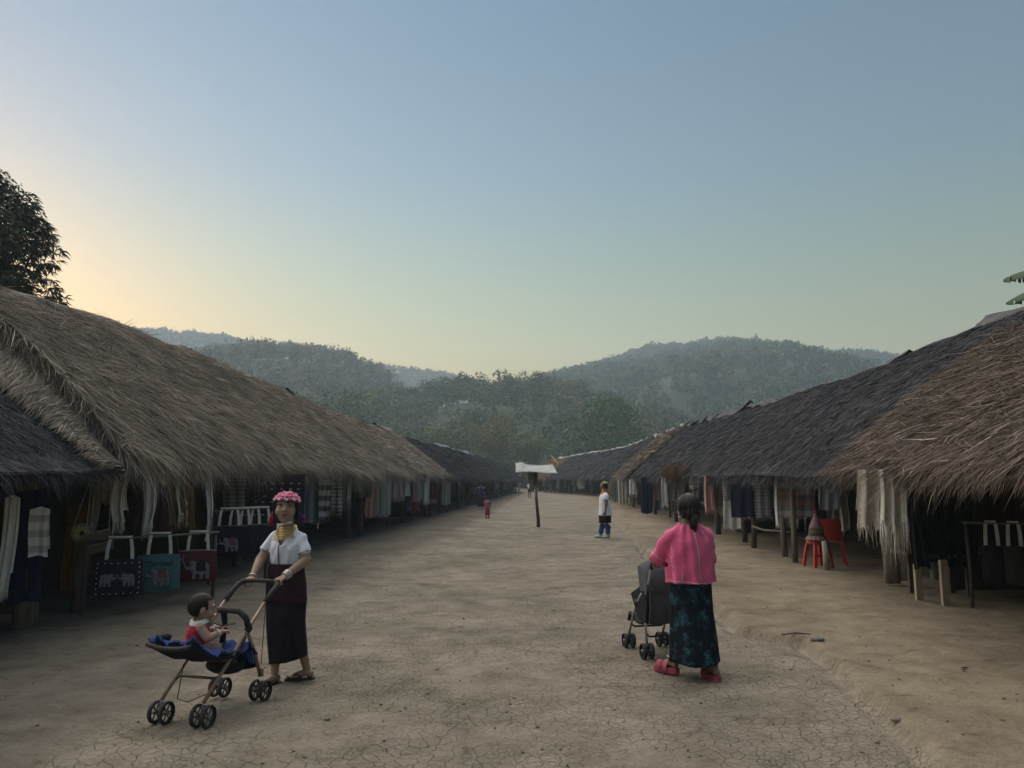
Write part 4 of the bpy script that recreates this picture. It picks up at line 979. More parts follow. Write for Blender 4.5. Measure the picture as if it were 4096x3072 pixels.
A.scale = (0.955, 0.955, 0.95)
# ---------- woman in the pink woven top, seen from behind
BX, BY, BTH = 1.43, 6.18, math.radians(189)
B = empty('person', (BX, BY, gz(BX, BY)), BTH, 'woman in bright pink fringed top and dark teal skirt pushing a grey pushchair away', 'person', 'people in the street')
b = MB()
b.ell((0, 0.0, 0.72), (0.170, 0.13, 0.15)); b.ell((0, 0, 0.92), (0.155, 0.12, 0.17)); b.ell((0, 0, 1.06), (0.165, 0.11, 0.12)); b.cap((-0.12, 0, 1.09), (0.12, 0, 1.09), 0.05, 0.05); b.cap((0, 0.01, 1.10), (0, -0.005, 1.24), 0.058, 0.05)
MhB = Euler((math.radians(6), 0, math.radians(8))).to_matrix()
hB = add_head(b, (0, -0.012, 1.315), 0.98, MhB)
for s, el, wr in ((1, (0.215, -0.10, 0.93), (0.155, -0.265, 0.875)), (-1, (-0.185, -0.11, 0.92), (-0.140, -0.27, 0.875))):
    b.cap((s * 0.155, 0, 1.08), el, 0.05, 0.044); b.cap(el, wr, 0.043, 0.026)
    hand(b, wr, (0, -0.9, -0.35), (0, -0.3, 1), (-s, 0, 0), 1.1, 0.95)
leg(b, (-0.075, 0.02, 0.66), (-0.080, 0.045, 0.36), (-0.115, 0.150, 0.105), (0.080, 0.056, 0.036)); foot(b, (-0.115, 0.150, 0.105), math.radians(6))
leg(b, (0.075, -0.01, 0.66), (0.085, -0.05, 0.36), (0.125, -0.12, 0.105), (0.080, 0.056, 0.036)); foot(b, (0.125, -0.12, 0.105), math.radians(38))
fused(b, 0.0055, 'body', SK2, B, 3)
face_parts(B, hB, 0.98, 0.8, MhB)
b = MB(); b.ell(hB(0, 0.020, 0.020), (0.092, 0.098, 0.098), MhB, 24, 14); b.ell(hB(0, 0.078, -0.045), (0.066, 0.050, 0.070), MhB); b.cap(hB(0, 0.085, -0.07), hB(0.006, 0.082, -0.165), 0.042, 0.022)
for s in (-1, 1): b.cap(hB(s * 0.072, 0.0, 0.03), hB(s * 0.068, 0.04, -0.07), 0.024, 0.02)
hr = fuse(b, 0.006, 3, 'hair'); bm = bmesh.new(); bm.from_mesh(hr); Mi = MhB.inverted()
bmesh.ops.delete(bm, geom=[f for f in bm.faces if (lambda l: l.y < -0.04 and l.z < 0.05 and abs(l.x) < 0.065)(Mi @ (f.calc_center_median() - Vector((0, -0.012, 1.315))))], context='FACES')
for v in bm.verts: v.co += v.normal * 0.0035 * math.sin(v.co.x * 230 + 20 * v.co.z)
bm.to_mesh(hr); bm.free(); hbo = link('hair', hr, HAIR, B)
rgh = np.random.default_rng(17); hs_ = MB()
for i in range(170):
    ph = rgh.uniform(-1.5, 1.5); pts = []
    for th_ in np.linspace(rgh.uniform(0.1, 0.5), rgh.uniform(1.9, 2.3), 7):
        pts.append(hB(0.0955 * math.sin(th_) * math.sin(ph) * (1 - 0.15 * max(0, th_ - 1.4)), 0.020 + 0.102 * math.sin(th_) * math.cos(ph), 0.020 + 0.102 * math.cos(th_)))
    hs_.tube(pts, [0.0012, 0.0022, 0.0024, 0.0024, 0.0022, 0.0018, 0.0008], 4)
for i in range(60):
    a = rgh.uniform(0, 2 * PI); r_ = 0.03 * math.sqrt(rgh.random())
    hs_.tube([hB(r_ * math.cos(a) * 1.3, 0.100 + r_ * math.sin(a), -0.06), hB(0.006 + r_ * math.cos(a), 0.112 + r_ * math.sin(a) * 0.8, -0.12), hB(0.008 + 0.6 * r_ * math.cos(a), 0.108 + 0.4 * r_ * math.sin(a), -0.175 - 0.03 * rgh.random())], [0.0024, 0.0022, 0.0008], 4)
hs_.build('hair_strands', pm('hair_sheen', (0.030, 0.026, 0.025), (0.010, 0.009, 0.009), 80, 0.5, 0, spec=0.4), hbo, True)
PINKM, nt, bs = nodes_of('pink_weave'); co = coords(nt)
wv = nt.nodes.new('ShaderNodeTexWave'); wv.bands_direction = 'X'; wv.inputs['Scale'].default_value = 55; wv.inputs['Distortion'].default_value = 3.0; wv.inputs['Detail'].default_value = 3; nt.links.new(co, wv.inputs['Vector'])
pc = ramp(nt, wv.outputs['Fac'], [(0.0, (0.46, 0.040, 0.14)), (0.6, (0.68, 0.075, 0.22)), (1.0, (0.76, 0.17, 0.32))])
pc = mixc(nt, 0.6, pc, ramp(nt, noise(nt, coords(nt, 'Object', (40, 40, 4)), 8, 4), [(0.35, (0.72, 0.72, 0.72)), (0.7, (1.2, 1.2, 1.2))]), 'MULTIPLY')
nt.links.new(pc, bs.inputs['Base Color']); bs.inputs['Roughness'].default_value = 0.9; bs.inputs['Sheen Weight'].default_value = 0.2
bump(nt, bs, math_n(nt, 'ADD', math_n(nt, 'MULTIPLY', wv.outputs['Fac'], 0.3), noise(nt, co, 14, 4)), 0.45, 0.02)
b = MB()
torso(b, [(0.70, 0, 0.006, 0.196, 0.158), (0.80, 0, 0.006, 0.192, 0.156), (0.95, 0, 0.006, 0.186, 0.150), (1.05, 0, 0.005, 0.182, 0.138), (1.11, 0, 0.0, 0.166, 0.115), (1.155, 0, 0, 0.130, 0.092), (1.195, 0, 0, 0.078, 0.07)])
for s in (-1, 1):
    e = (s * 0.212, -0.075, 0.945) if s > 0 else (s * 0.188, -0.085, 0.945)
    b.cap((s * 0.09, 0.0, 1.120), (s * 0.150, 0.0, 1.09), 0.055, 0.060, 16); b.cap((s * 0.148, 0.0, 1.085), e, 0.066, 0.064, 16)
tp = fuse(b, 0.0075, 5, 'woven_top'); bm = bmesh.new(); bm.from_mesh(tp)
bmesh.ops.delete(bm, geom=[f for f in bm.faces if (lambda c: c.z < 0.732 or (abs(c.x) > 0.12 and (c - Vector((math.copysign(0.212 if c.x > 0 else 0.188, c.x), -0.078, 0.945))).dot(Vector((math.copysign(0.06, c.x), -0.075, -0.14)).normalized()) > 0.004 and c.z > 0.85 and c.y < 0.02 and abs(c.x) > (0.175 if c.x > 0 else 0.165)) or (c.z > 1.185 and abs(c.x) < 0.07))(f.calc_center_median())], context='FACES')
for v in bm.verts:
    q = 1 - min(1, max(0, (v.co.z - 0.72) / 0.38)); a = math.atan2(v.co.y, v.co.x)
    v.co += v.normal * (0.016 * q * math.sin(8 * a + 1 + 2 * v.co.z) + 0.005 * math.sin(9 * v.co.z + 13 * a) + 0.003 * math.sin(31 * v.co.z - 5 * a))
    if abs(v.co.x) > 0.17 and v.co.z > 0.88: v.co += v.normal * 0.004 * math.sin(40 * v.co.z + 50 * v.co.y)
bm.to_mesh(tp); bm.free(); tpo = link('woven_top', tp, PINKM, B)
PALE = cloth_mat('pale_thread', (0.62, 0.52, 0.52))
def on_back(x, z): return 0.005 + 0.150 * math.sqrt(max(0.02, 1 - (x / 0.215) ** 2)) + (0.010 if z < 1.05 else -0.02 - 0.16 * (z - 1.05))
from mathutils.bvhtree import BVHTree
bvh = BVHTree.FromPolygons([v.co.copy() for v in tp.vertices], [tuple(p.vertices) for p in tp.polygons])
def drape(pts, dirv, off=0.003):
    out = []
    for p in pts:
        hit = bvh.ray_cast(Vector(p), Vector(dirv).normalized())
        if hit[0] is not None: out.append(hit[0] - Vector(dirv).normalized() * off)
    return out
def seam(name, pts, r=0.0028):
    q = drape(pts, (0, -1, 0))
    if len(q) > 2: MB().tube(q, r, 5).build(name, PALE, tpo, True)
seam('back_seam', [(-0.008 - 0.030 * (1 - t) ** 2 + 0.004 * math.sin(9 * t), 0.6, 0.755 + 0.40 * t) for t in np.linspace(0, 1, 26)], 0.0036)
seam('hem_thread', [(x, 0.6, 0.738 + 0.012 * math.sin(8 * x)) for x in np.linspace(-0.195, 0.195, 30)])
seam('hem_slit', [(0.115 + 0.002 * math.sin(5 * t), 0.6, 0.74 + 0.075 * t) for t in np.linspace(0, 1, 8)])
for s, c, dr in ((1, Vector((0.212, -0.078, 0.942)), Vector((0.06, -0.075, -0.14))), (-1, Vector((-0.188, -0.085, 0.942)), Vector((-0.04, -0.085, -0.14)))):
    d = dr.normalized(); u = d.orthogonal().normalized(); w = d.cross(u); f = MB(); rg = np.random.default_rng(9)
    for i in range(90):
        a = 2 * PI * i / 90; o = u * math.cos(a) + w * math.sin(a); l = rg.uniform(0.05, 0.085)
        p0 = c + o * 0.064; f.tube([p0, p0 + d * l * 0.5 + o * 0.008 + Vector((0, 0, -0.008)), p0 + d * l * 0.8 + o * rg.uniform(-0.01, 0.012) + Vector((0, 0, -0.02))], [0.0048, 0.0045, 0.002], 4)
    f.build('sleeve_fringe', PINKM, tpo, True)
    t_ = MB(); torus(t_, c + d * 0.008, 0.068, 0.0028, d.to_track_quat('Z', 'Y').to_matrix(), 30, 5); t_.build('sleeve_thread', PALE, tpo, True)
m, nt, bs = nodes_of('teal_batik'); n = noise(nt, coords(nt), 14, 2); n2 = noise(nt, coords(nt), 70, 6, 0.7)
v = math_n(nt, 'MULTIPLY', ramp(nt, n, [(0.50, (0, 0, 0)), (0.66, (1, 1, 1))]), ramp(nt, n2, [(0.42, (0, 0, 0)), (0.60, (1, 1, 1))]))
nt.links.new(mixc(nt, v, (0.010, 0.013, 0.019), (0.030, 0.115, 0.150)), bs.inputs['Base Color']); bs.inputs['Roughness'].default_value = 0.9; bs.inputs['Specular IOR Level'].default_value = 0.08; bump(nt, bs, noise(nt, coords(nt, 'Object', (9, 9, 1.2)), 3, 4), 0.4, 0.02)
lv = spread_levels([(0.125, -0.005, 0.028, 0.192, 0.212), (0.30, -0.004, 0.02, 0.186, 0.190), (0.50, -0.002, 0.008, 0.175, 0.150), (0.70, 0, 0.005, 0.172, 0.142), (0.80, 0, 0.005, 0.16, 0.13)])
skirt(lv, 6, 0.045, 72, 0.6).build('batik_skirt', m, B, True)
for s in (-1, 1):
    t_ = MB(); torus(t_, hB(s * 0.080, 0.004, -0.058), 0.016, 0.0026, Euler((0, PI / 2, 0.3 * s)).to_matrix(), 20, 5); t_.build('hoop_earring', SILVER, B, True)
for i in range(2):
    t_ = MB(); torus(t_, Vector((0.163, -0.253 + 0.018 * i, 0.879 + 0.006 * i)), 0.036, 0.0042, Vector((0.45, 0.83, 0.28)).to_track_quat('Z', 'Y').to_matrix(), 22, 6); t_.build('bangle', BRASS, B, True)
t_ = MB(); torus(t_, (0.122, -0.11, 0.135), 0.041, 0.006, None, 24, 6); t_.build('anklet', BRASS, B, True)
PSH = pm('pink_foam', (0.34, 0.042, 0.078), (0.22, 0.05, 0.06), 14, 0.7, 0.2, 0.004)
def platform(root, A_, yaw):
    d = Vector((math.sin(yaw), -math.cos(yaw), 0)); sd = Vector((d.y, -d.x, 0)); L = 0.225; h = 0.042; c = Vector((A_[0], A_[1], 0)) + d * L * 0.22
    out = [(0.5, 0.14), (0.46, 0.30), (0.34, 0.42), (0.12, 0.44), (-0.12, 0.38), (-0.34, 0.36), (-0.46, 0.28), (-0.5, 0.12)]
    ol = out + [(a, -w) for a, w in out[::-1]]
    z0 = A_[2] - 0.065 - 0.04
    o = MB().loft([[c + d * a * L * g + sd * w * L * 0.44 * g + Vector((0, 0, z0 + z)) for a, w in ol] for z, g in ((0, 0.95), (0.008, 1.0), (0.020, 0.985), (0.024, 1.0), (0.040, 1.0), (0.046, 0.97))]).build('platform_sandal', PSH, root)
    for k, (y0, w) in enumerate(((0.20, 0.030), (0.02, 0.032))):
        pts = [[c + d * (y0 * L + f_) + sd * 0.052 * math.cos(a) + Vector((0, 0, z0 + 0.030 + 0.058 * math.sin(a))) for a in np.linspace(-0.1, PI + 0.1, 12)] for f_ in (-w, w)]
        G_ = np.array([[tuple(q) for q in r] for r in pts]); MB().grid(G_).grid((G_ * 1.0 + [0, 0, 0.005])[:, ::-1]).build('strap', PSH, o, True)
platform(B, (-0.115, 0.150, 0.105), math.radians(6)); platform(B, (0.125, -0.12, 0.105), math.radians(38))

# ---------- woman in white tunic and blue leg warmers, in profile
CXY = (2.45, 20.1)
Cc = empty('person', (CXY[0], CXY[1], gz(*CXY)), math.radians(-84), 'woman in white tunic, orange collar and blue leg warmers standing in profile', 'person', 'people in the street')
b = MB()
b.ell((0, 0, 0.72), (0.14, 0.12, 0.13)); b.ell((0, -0.01, 0.95), (0.14, 0.115, 0.18)); b.cap((-0.13, 0.01, 1.13), (0.13, 0.01, 1.13), 0.05, 0.05); b.cap((0, 0.01, 1.12), (0, -0.01, 1.30), 0.05, 0.043)
MhC = Euler((math.radians(-12), 0, 0)).to_matrix(); hC = add_head(b, (0, -0.02, 1.365), 0.95, MhC)
for s in (-1, 1):
    b.cap((s * 0.155, 0.01, 1.12), (s * 0.195, 0.0, 0.89), 0.046, 0.037); b.cap((s * 0.195, 0.0, 0.89), (s * 0.185, -0.03, 0.68), 0.036, 0.024)
    hand(b, (s * 0.185, -0.03, 0.68), (0, -0.08, -1), (s, 0, 0), (0, -1, 0), 0.25, 0.92)
    y = -0.10 if s < 0 else 0.07
    leg(b, (s * 0.07, 0, 0.66), (s * 0.07, y * 0.5, 0.38), (s * 0.07, y, 0.085), (0.075, 0.052, 0.034)); foot(b, (s * 0.07, y, 0.085), 0)
fused(b, 0.007, 'body', SK2, Cc, 2); face_parts(Cc, hC, 0.95, 0.8, MhC)
lv = spread_levels([(0.585, 0, 0.02, 0.19, 0.180), (0.75, 0, 0.012, 0.18, 0.160), (0.92, 0, 0, 0.17, 0.142), (1.05, 0, -0.012, 0.16, 0.125), (1.13, 0, 0, 0.15, 0.105), (1.175, 0, 0, 0.085, 0.07)])
tun = skirt(lv, 8, 0.04, 64, 0.4).build('tunic', WHITEC, Cc, True)
for s in (-1, 1): MB().tube([(s * 0.12, 0.0, 1.14), (s * 0.17, 0.0, 1.10), (s * 0.198, 0.0, 1.02), (s * 0.200, 0, 0.985)], [0.06, 0.078, 0.082, 0.068], 16).build('puff_sleeve', WHITEC, tun, True)
lv = spread_levels([(0.39, 0, 0.0, 0.145, 0.165), (0.55, 0, 0.005, 0.155, 0.165), (0.70, 0, 0.005, 0.15, 0.14)], 12)
skirt(lv, 5, 0.03, 48).build('short_skirt', SKD, Cc, True)
BLUEW = cloth_mat('leg_warmer_blue', (0.028, 0.065, 0.22), (0.02, 0.045, 0.16))
for s in (-1, 1):
    y = -0.10 if s < 0 else 0.07
    skirt(spread_levels([(0.115, s * 0.07, y * 0.95, 0.062, 0.066), (0.24, s * 0.07, y * 0.8, 0.062, 0.066), (0.35, s * 0.07, y * 0.6, 0.056, 0.060)], 8), 6, 0.04, 28).build('leg_warmer', BLUEW, Cc, True)
    tassel(Cc, (s * 0.07, y * 0.6 + 0.06, 0.345), (s * 0.07, y * 0.7 + 0.085, 0.24), 0.014, 0.02, TPNK, 24, 7 + s, 'leg_tassel')
    mbs = MB(); mbs.ell((s * 0.07, y - 0.065, 0.030), (0.046, 0.125, 0.036), None, 16, 8); mbs.ell((s * 0.07, y, 0.055), (0.042, 0.055, 0.045), None, 12, 8)
    fused(mbs, 0.008, 'shoe', pm('pale_blue_shoe', (0.36, 0.46, 0.46), (0.28, 0.37, 0.38), 10, 0.7), Cc, 2)
MB().loft([[(r * math.cos(t), -0.012 + r * 0.9 * math.sin(t), z + 0.02 * math.sin(t)) for t in np.linspace(0, 2 * PI, 24, endpoint=False)] for r, z in ((0.112, 1.145), (0.10, 1.175), (0.075, 1.20), (0.058, 1.235), (0.055, 1.26))], cap=False).build('collar', cloth_mat('orange_cloth', (0.62, 0.20, 0.02)), Cc, True)
for i in range(7):
    t_ = MB(); torus(t_, (0, -0.012, 1.235 + 0.009 * i), 0.056 - 0.001 * i, 0.0045, None, 20, 5); t_.build('neck_ring', BRASS, Cc, True)
b = MB(); b.ell(hC(0, 0.022, 0.022), (0.084, 0.094, 0.090), MhC, 18, 12); b.ell(hC(0, 0.085, -0.02), (0.05, 0.045, 0.05), MhC)
hr = fuse(b, 0.007, 2, 'hair'); bm = bmesh.new(); bm.from_mesh(hr); Mi = MhC.inverted()
bmesh.ops.delete(bm, geom=[f for f in bm.faces if (lambda l: l.y < -0.035 and l.z < 0.055 and abs(l.x) < 0.062)(Mi @ (f.calc_center_median() - Vector((0, -0.02, 1.365))))], context='FACES')
bm.to_mesh(hr); bm.free(); link('hair', hr, HAIR, Cc)
hs = MB(); hs.ell(hC(0, 0.035, 0.072), (0.080, 0.088, 0.052), MhC, 18, 10); fused(hs, 0.008, 'head_scarf', cloth_mat('lime_cloth', (0.20, 0.42, 0.08)), Cc, 2)
t_ = MB(); torus(t_, hC(0, 0.01, 0.06), 0.084, 0.010, MhC @ Euler((0.5, 0, 0)).to_matrix(), 26, 6, 0.095); t_.build('scarf_band', cloth_mat('rose_band', (0.45, 0.20, 0.22)), Cc, True)
for k, (mt, dx) in enumerate(((TRED, 0.0), (cloth_mat('orange_cloth2', (0.55, 0.22, 0.08)), 0.03), (cloth_mat('rose_cloth', (0.5, 0.16, 0.16)), -0.03))):
    MB().loft([[(dx + w * math.cos(t), 0.085 + 0.05 * q + 0.012 * math.sin(t), 1.40 - 0.30 * q) for t in np.linspace(0, 2 * PI, 8, endpoint=False)] for q, w in ((0, 0.014), (0.4, 0.022), (1, 0.028))]).build('ribbon', mt, Cc, True)
for i in range(5):
    t_ = MB(); torus(t_, (-0.187, -0.022, 0.725 + 0.012 * i), 0.031, 0.0055, None, 18, 5); t_.build('bracelet', SILVER, Cc, True)

# ---------- far figures
def small_person(xy, th, H, label, top, bottom, hair, hem, top_hem, legs=True, scale_w=1.0, arm=0.10):
    k = H / 1.5; p = empty('person', (xy[0], xy[1], gz(*xy)), th, label, 'person', 'people in the street')
    b = MB(); w = scale_w
    b.ell((0, 0, 0.76 * k), (0.13 * k * w, 0.11 * k, 0.14 * k)); b.ell((0, 0, 0.98 * k), (0.13 * k * w, 0.10 * k, 0.18 * k)); b.cap((-0.13 * k, 0, 1.14 * k), (0.13 * k, 0, 1.14 * k), 0.05 * k, 0.05 * k); b.cap((0, 0, 1.14 * k), (0, 0, 1.30 * k), 0.05 * k, 0.045 * k)
    h = add_head(b, (0, -0.01, 1.37 * k), k)
    for s in (-1, 1):
        b.cap((s * 0.155 * k, 0, 1.13 * k), (s * 0.20 * k, -arm * 0.3, 0.90 * k), 0.045 * k, 0.036 * k); b.cap((s * 0.20 * k, -arm * 0.3, 0.90 * k), (s * 0.19 * k, -arm, 0.70 * k), 0.036 * k, 0.025 * k)
        hand(b, (s * 0.19 * k, -arm, 0.70 * k), (0, -0.2, -1), (s, 0, 0), (0, -1, 0), 0.3, 0.95 * k)
        y = 0.08 * k * s
        leg(b, (s * 0.07 * k, 0, 0.68 * k), (s * 0.075 * k, y * 0.4, 0.38 * k), (s * 0.075 * k, y, 0.075 * k), (0.075 * k, 0.05 * k, 0.033 * k)); foot(b, (s * 0.075 * k, y, 0.07), 0, 0.21 * k)
    fused(b, 0.011, 'body', SK2, p, 1); face_parts(p, h, k)
    b = MB(); b.ell(h(0, 0.02, 0.02), (0.085 * k, 0.094 * k, 0.09 * k)); b.ell(h(0, 0.07, -0.03), (0.06 * k, 0.05 * k, 0.06 * k))
    hr = fuse(b, 0.011, 1, 'hair'); bm = bmesh.new(); bm.from_mesh(hr); c0 = Vector((0, -0.01, 1.37 * k))
    bmesh.ops.delete(bm, geom=[f for f in bm.faces if (lambda l: l.y < -0.035 * k and l.z < 0.05 * k)(f.calc_center_median() - c0)], context='FACES'); bm.to_mesh(hr); bm.free()
    link('hair', hr, hair, p)
    t_ = skirt(spread_levels([(top_hem * k, 0, 0, 0.165 * k * w, 0.145 * k), (0.95 * k, 0, 0, 0.155 * k * w, 0.13 * k), (1.10 * k, 0, 0, 0.155 * k, 0.115 * k), (1.19 * k, 0, 0, 0.07 * k, 0.06 * k)], 14), 7, 0.04, 40).build('top', top, p, True)
    for s in (-1, 1): MB().tube([(s * 0.12 * k, 0, 1.14 * k), (s * 0.175 * k, -0.01, 1.07 * k), (s * 0.20 * k, -arm * 0.25, 0.94 * k)], [0.055 * k, 0.062 * k, 0.058 * k], 12).build('sleeve', top, t_, True)
    skirt(spread_levels([(hem * k, 0, 0, 0.17 * k * w, 0.17 * k), (0.6 * k, 0, 0, 0.165 * k * w, 0.15 * k), (0.86 * k, 0, 0, 0.13 * k * w, 0.11 * k)], 12), 7, 0.06, 40).build('skirt' if hem < 0.45 else 'shorts', bottom, p, True)
    return p
small_person((-1.0, 30.9), math.radians(175), 0.92, 'small child in a red skirt and pink checked top walking in the street', cloth_mat('pink_check', (0.42, 0.15, 0.18), (0.30, 0.08, 0.10)), cloth_mat('red_skirt', (0.34, 0.025, 0.05)), HAIR, 0.22, 0.72, scale_w=0.95)
small_person((-1.62, 40.0), math.radians(186), 1.48, 'person in a loose dark blue top walking behind the child in red', cloth_mat('navy_top', (0.032, 0.038, 0.105), (0.022, 0.026, 0.075)), cloth_mat('wine_skirt', (0.07, 0.025, 0.035)), HAIR, 0.16, 0.60, scale_w=1.2)
small_person((1.55, 67.0), math.radians(150), 1.52, 'distant person in a white top and black shorts beyond the tin roofed post', WHITEC, SKD, HAIR, 0.48, 0.80)

# ---------- baby
BBX, BBY, BBT = -2.085, 5.165, math.radians(118)
Bb = empty('person', (BBX, BBY, 0.395), BBT, 'baby in a red sleeveless top with a white collar sitting in the pushchair', 'person', 'people in the street')
b = MB()
b.ell((0, 0.01, 0.07), (0.085, 0.080, 0.075)); b.ell((0, 0.005, 0.14), (0.075, 0.066, 0.085)); b.cap((-0.062, 0, 0.195), (0.062, 0, 0.195), 0.030, 0.030); b.cap((0, 0, 0.19), (0, -0.01, 0.245), 0.036, 0.035)
MhBb = Euler((math.radians(4), 0, math.radians(6))).to_matrix()
hb_ = add_head(b, (0, -0.015, 0.298), 0.90, MhBb, True, 0.4)
for s, el, wr in ((1, (0.115, -0.045, 0.125), (0.075, -0.140, 0.155)), (-1, (-0.11, -0.045, 0.125), (-0.06, -0.135, 0.15))):
    b.cap((s * 0.075, 0, 0.19), el, 0.032, 0.029); b.cap(el, wr, 0.029, 0.019); hand(b, wr, (-0.1 * s, -1, 0.1), (0, 0, 1), (-s, 0, 0), 1.2, 0.52)
    kn = (s * 0.065, -0.105, 0.050); an = (s * 0.062, -0.150, -0.020)
    b.cap((s * 0.05, -0.01, 0.055), kn, 0.046, 0.036); b.cap(kn, an, 0.035, 0.022); b.cap(an, (s * 0.062, -0.185, -0.022), 0.020, 0.016)
fused(b, 0.0045, 'body', SKB, Bb, 3); face_parts(Bb, hb_, 0.9, 0.8, MhBb)
b = MB(); b.ell(hb_(0, 0.016, 0.026), (0.0715, 0.086, 0.0825), MhBb, 22, 14); hr = fuse(b, 0.005, 2, 'hair'); bm = bmesh.new(); bm.from_mesh(hr); Mi = MhBb.inverted()
bmesh.ops.delete(bm, geom=[f for f in bm.faces if (lambda l: (l.y < -0.02 and l.z < 0.062) or (l.y < 0.03 and l.z < 0.0) or l.z < -0.045)(Mi @ (f.calc_center_median() - Vector((0, -0.015, 0.298))))], context='FACES')
bm.to_mesh(hr); bm.free(); link('hair', hr, HAIR, Bb)
b = MB(); b.ell((0, 0.012, 0.062), (0.100, 0.098, 0.082)); b.ell((0, 0.006, 0.14), (0.088, 0.080, 0.085)); b.cap((-0.055, 0, 0.190), (0.055, 0, 0.190), 0.038, 0.038)
fused(b, 0.006, 'vest', cloth_mat('red_vest', (0.36, 0.018, 0.045), (0.26, 0.012, 0.03)), Bb, 3)
MB().loft([[(r * 1.25 * math.cos(t), -0.002 + r * math.sin(t), z + 0.008 * math.sin(2 * t)) for t in np.linspace(0, 2 * PI, 28, endpoint=False)] for r, z in ((0.064, 0.206), (0.064, 0.214), (0.056, 0.226), (0.044, 0.236))], cap=False).build('collar', cloth_mat('bib_white', (0.66, 0.64, 0.60)), Bb, True)
for s, wr in ((1, (0.085, -0.115, 0.147)), (-1, (-0.072, -0.11, 0.144))):
    t_ = MB(); torus(t_, wr, 0.025, 0.006, Vector((-0.4 * s, -0.9, 0.2)).to_track_quat('Z', 'Y').to_matrix(), 18, 5); t_.cap(Vector(wr) + Vector((0.01 * s, 0, -0.02)), Vector(wr) + Vector((0.015 * s, 0.0, -0.055)), 0.007, 0.003, 6); t_.build('wrist_cloth', MATS['bib_white'], Bb, True)
# ------------------------------------------------------------------ pushchairs
COPPER = pm('copper_tube', (0.30, 0.185, 0.145), (0.20, 0.125, 0.10), 25, 0.45, 0.1, 0.002, metal=0.35)
ALU = pm('alu_tube', (0.50, 0.52, 0.55), (0.36, 0.38, 0.41), 25, 0.4, 0.1, 0.002, metal=0.6)
NAVY = cloth_mat('navy_seat', (0.018, 0.020, 0.030), (0.010, 0.011, 0.017), 350, 10, 0.8, 0.4)
GREYF = cloth_mat('grey_canvas', (0.090, 0.094, 0.108), (0.062, 0.065, 0.077), 350, 6, 0.8, 0.5)
DGREY = cloth_mat('dark_canvas', (0.030, 0.032, 0.037), (0.018, 0.019, 0.023), 350, 8, 0.8, 0.4)
RIM = pm('rim_plastic', (0.05, 0.05, 0.053), (0.03, 0.03, 0.032), 20, 0.5, 0); HUB = pm('hub_grey', (0.16, 0.16, 0.16), None, 20, 0.5, 0)
def wheel(parent, c, R, w, hubm):
    """spoked plastic wheel, axle along x"""
    c = Vector(c); t_ = MB(); sg = 30
    prof = [(R * 0.80, -w * 0.5), (R * 0.94, -w * 0.5), (R, -w * 0.3), (R * 1.01, 0), (R, w * 0.3), (R * 0.94, w * 0.5), (R * 0.80, w * 0.5)]
    rings = [[c + Vector((x, r * math.cos(a), r * math.sin(a))) for r, x in prof] for a in np.linspace(0, 2 * PI, sg + 1)]
    t_.loft(rings, cap=False)
    inner = [[c + Vector((x, R * 0.80 * math.cos(a), R * 0.80 * math.sin(a))) for x in (-w * 0.5, w * 0.5)] for a in np.linspace(0, 2 * PI, sg + 1)]
    t_.loft(inner, cap=False, closed=False)
    wh = t_.build('wheel', BLACKR, parent, True)
    r_ = MB(); torus(r_, c, R * 0.78, R * 0.05, Euler((0, PI / 2, 0)).to_matrix(), 24, 5)
    for k in range(6):
        a = PI / 3 * k; d = Vector((0, math.cos(a), math.sin(a))); r_.tube([c + d * R * 0.18, c + d * R * 0.76], R * 0.075, 5)
    r_.build('rim', RIM, wh, True)
    MB().tube([c + Vector((-w * 0.55, 0, 0)), c + Vector((w * 0.55, 0, 0))], R * 0.22, 12).build('hub', hubm, wh, True)
def wheel_pair(parent, c, R, w, gap, hubm, fork):
    for s in (-1, 1): wheel(parent, Vector(c) + Vector((s * gap, 0, 0)), R, w, hubm)
    f = MB().tube([Vector(c) + Vector((-gap, 0, 0)), Vector(c) + Vector((gap, 0, 0))], 0.010, 8); f.tube([Vector(c), Vector(c) + Vector((0, 0.005, R * 0.9))], [0.014, 0.017], 8)
    f.build('fork', fork, parent, True)
def sheet(rows, thick=0.006, n=None):
    G_ = np.array([[tuple(p) for p in r] for r in rows], float)
    du = np.gradient(G_, axis=0); dv = np.gradient(G_, axis=1); nn = np.cross(du, dv); nn /= np.linalg.norm(nn, axis=2)[..., None] + 1e-9
    mb = MB(); Lo = G_ - nn * thick; mb.grid(G_); mb.grid(Lo[:, ::-1])
    for a, b2 in ((G_[0], Lo[0]), (G_[-1], Lo[-1]), (G_[:, 0], Lo[:, 0]), (G_[:, -1], Lo[:, -1])): mb.grid(np.stack([a, b2]))
    return mb
SX, SY = -2.015, 5.27
S1 = empty('pushchair', (SX, SY, gz(SX, SY)), math.radians(-15), 'black pushchair with copper coloured tubes carrying a baby', 'pushchair', 'pushchairs')
R = 0.070
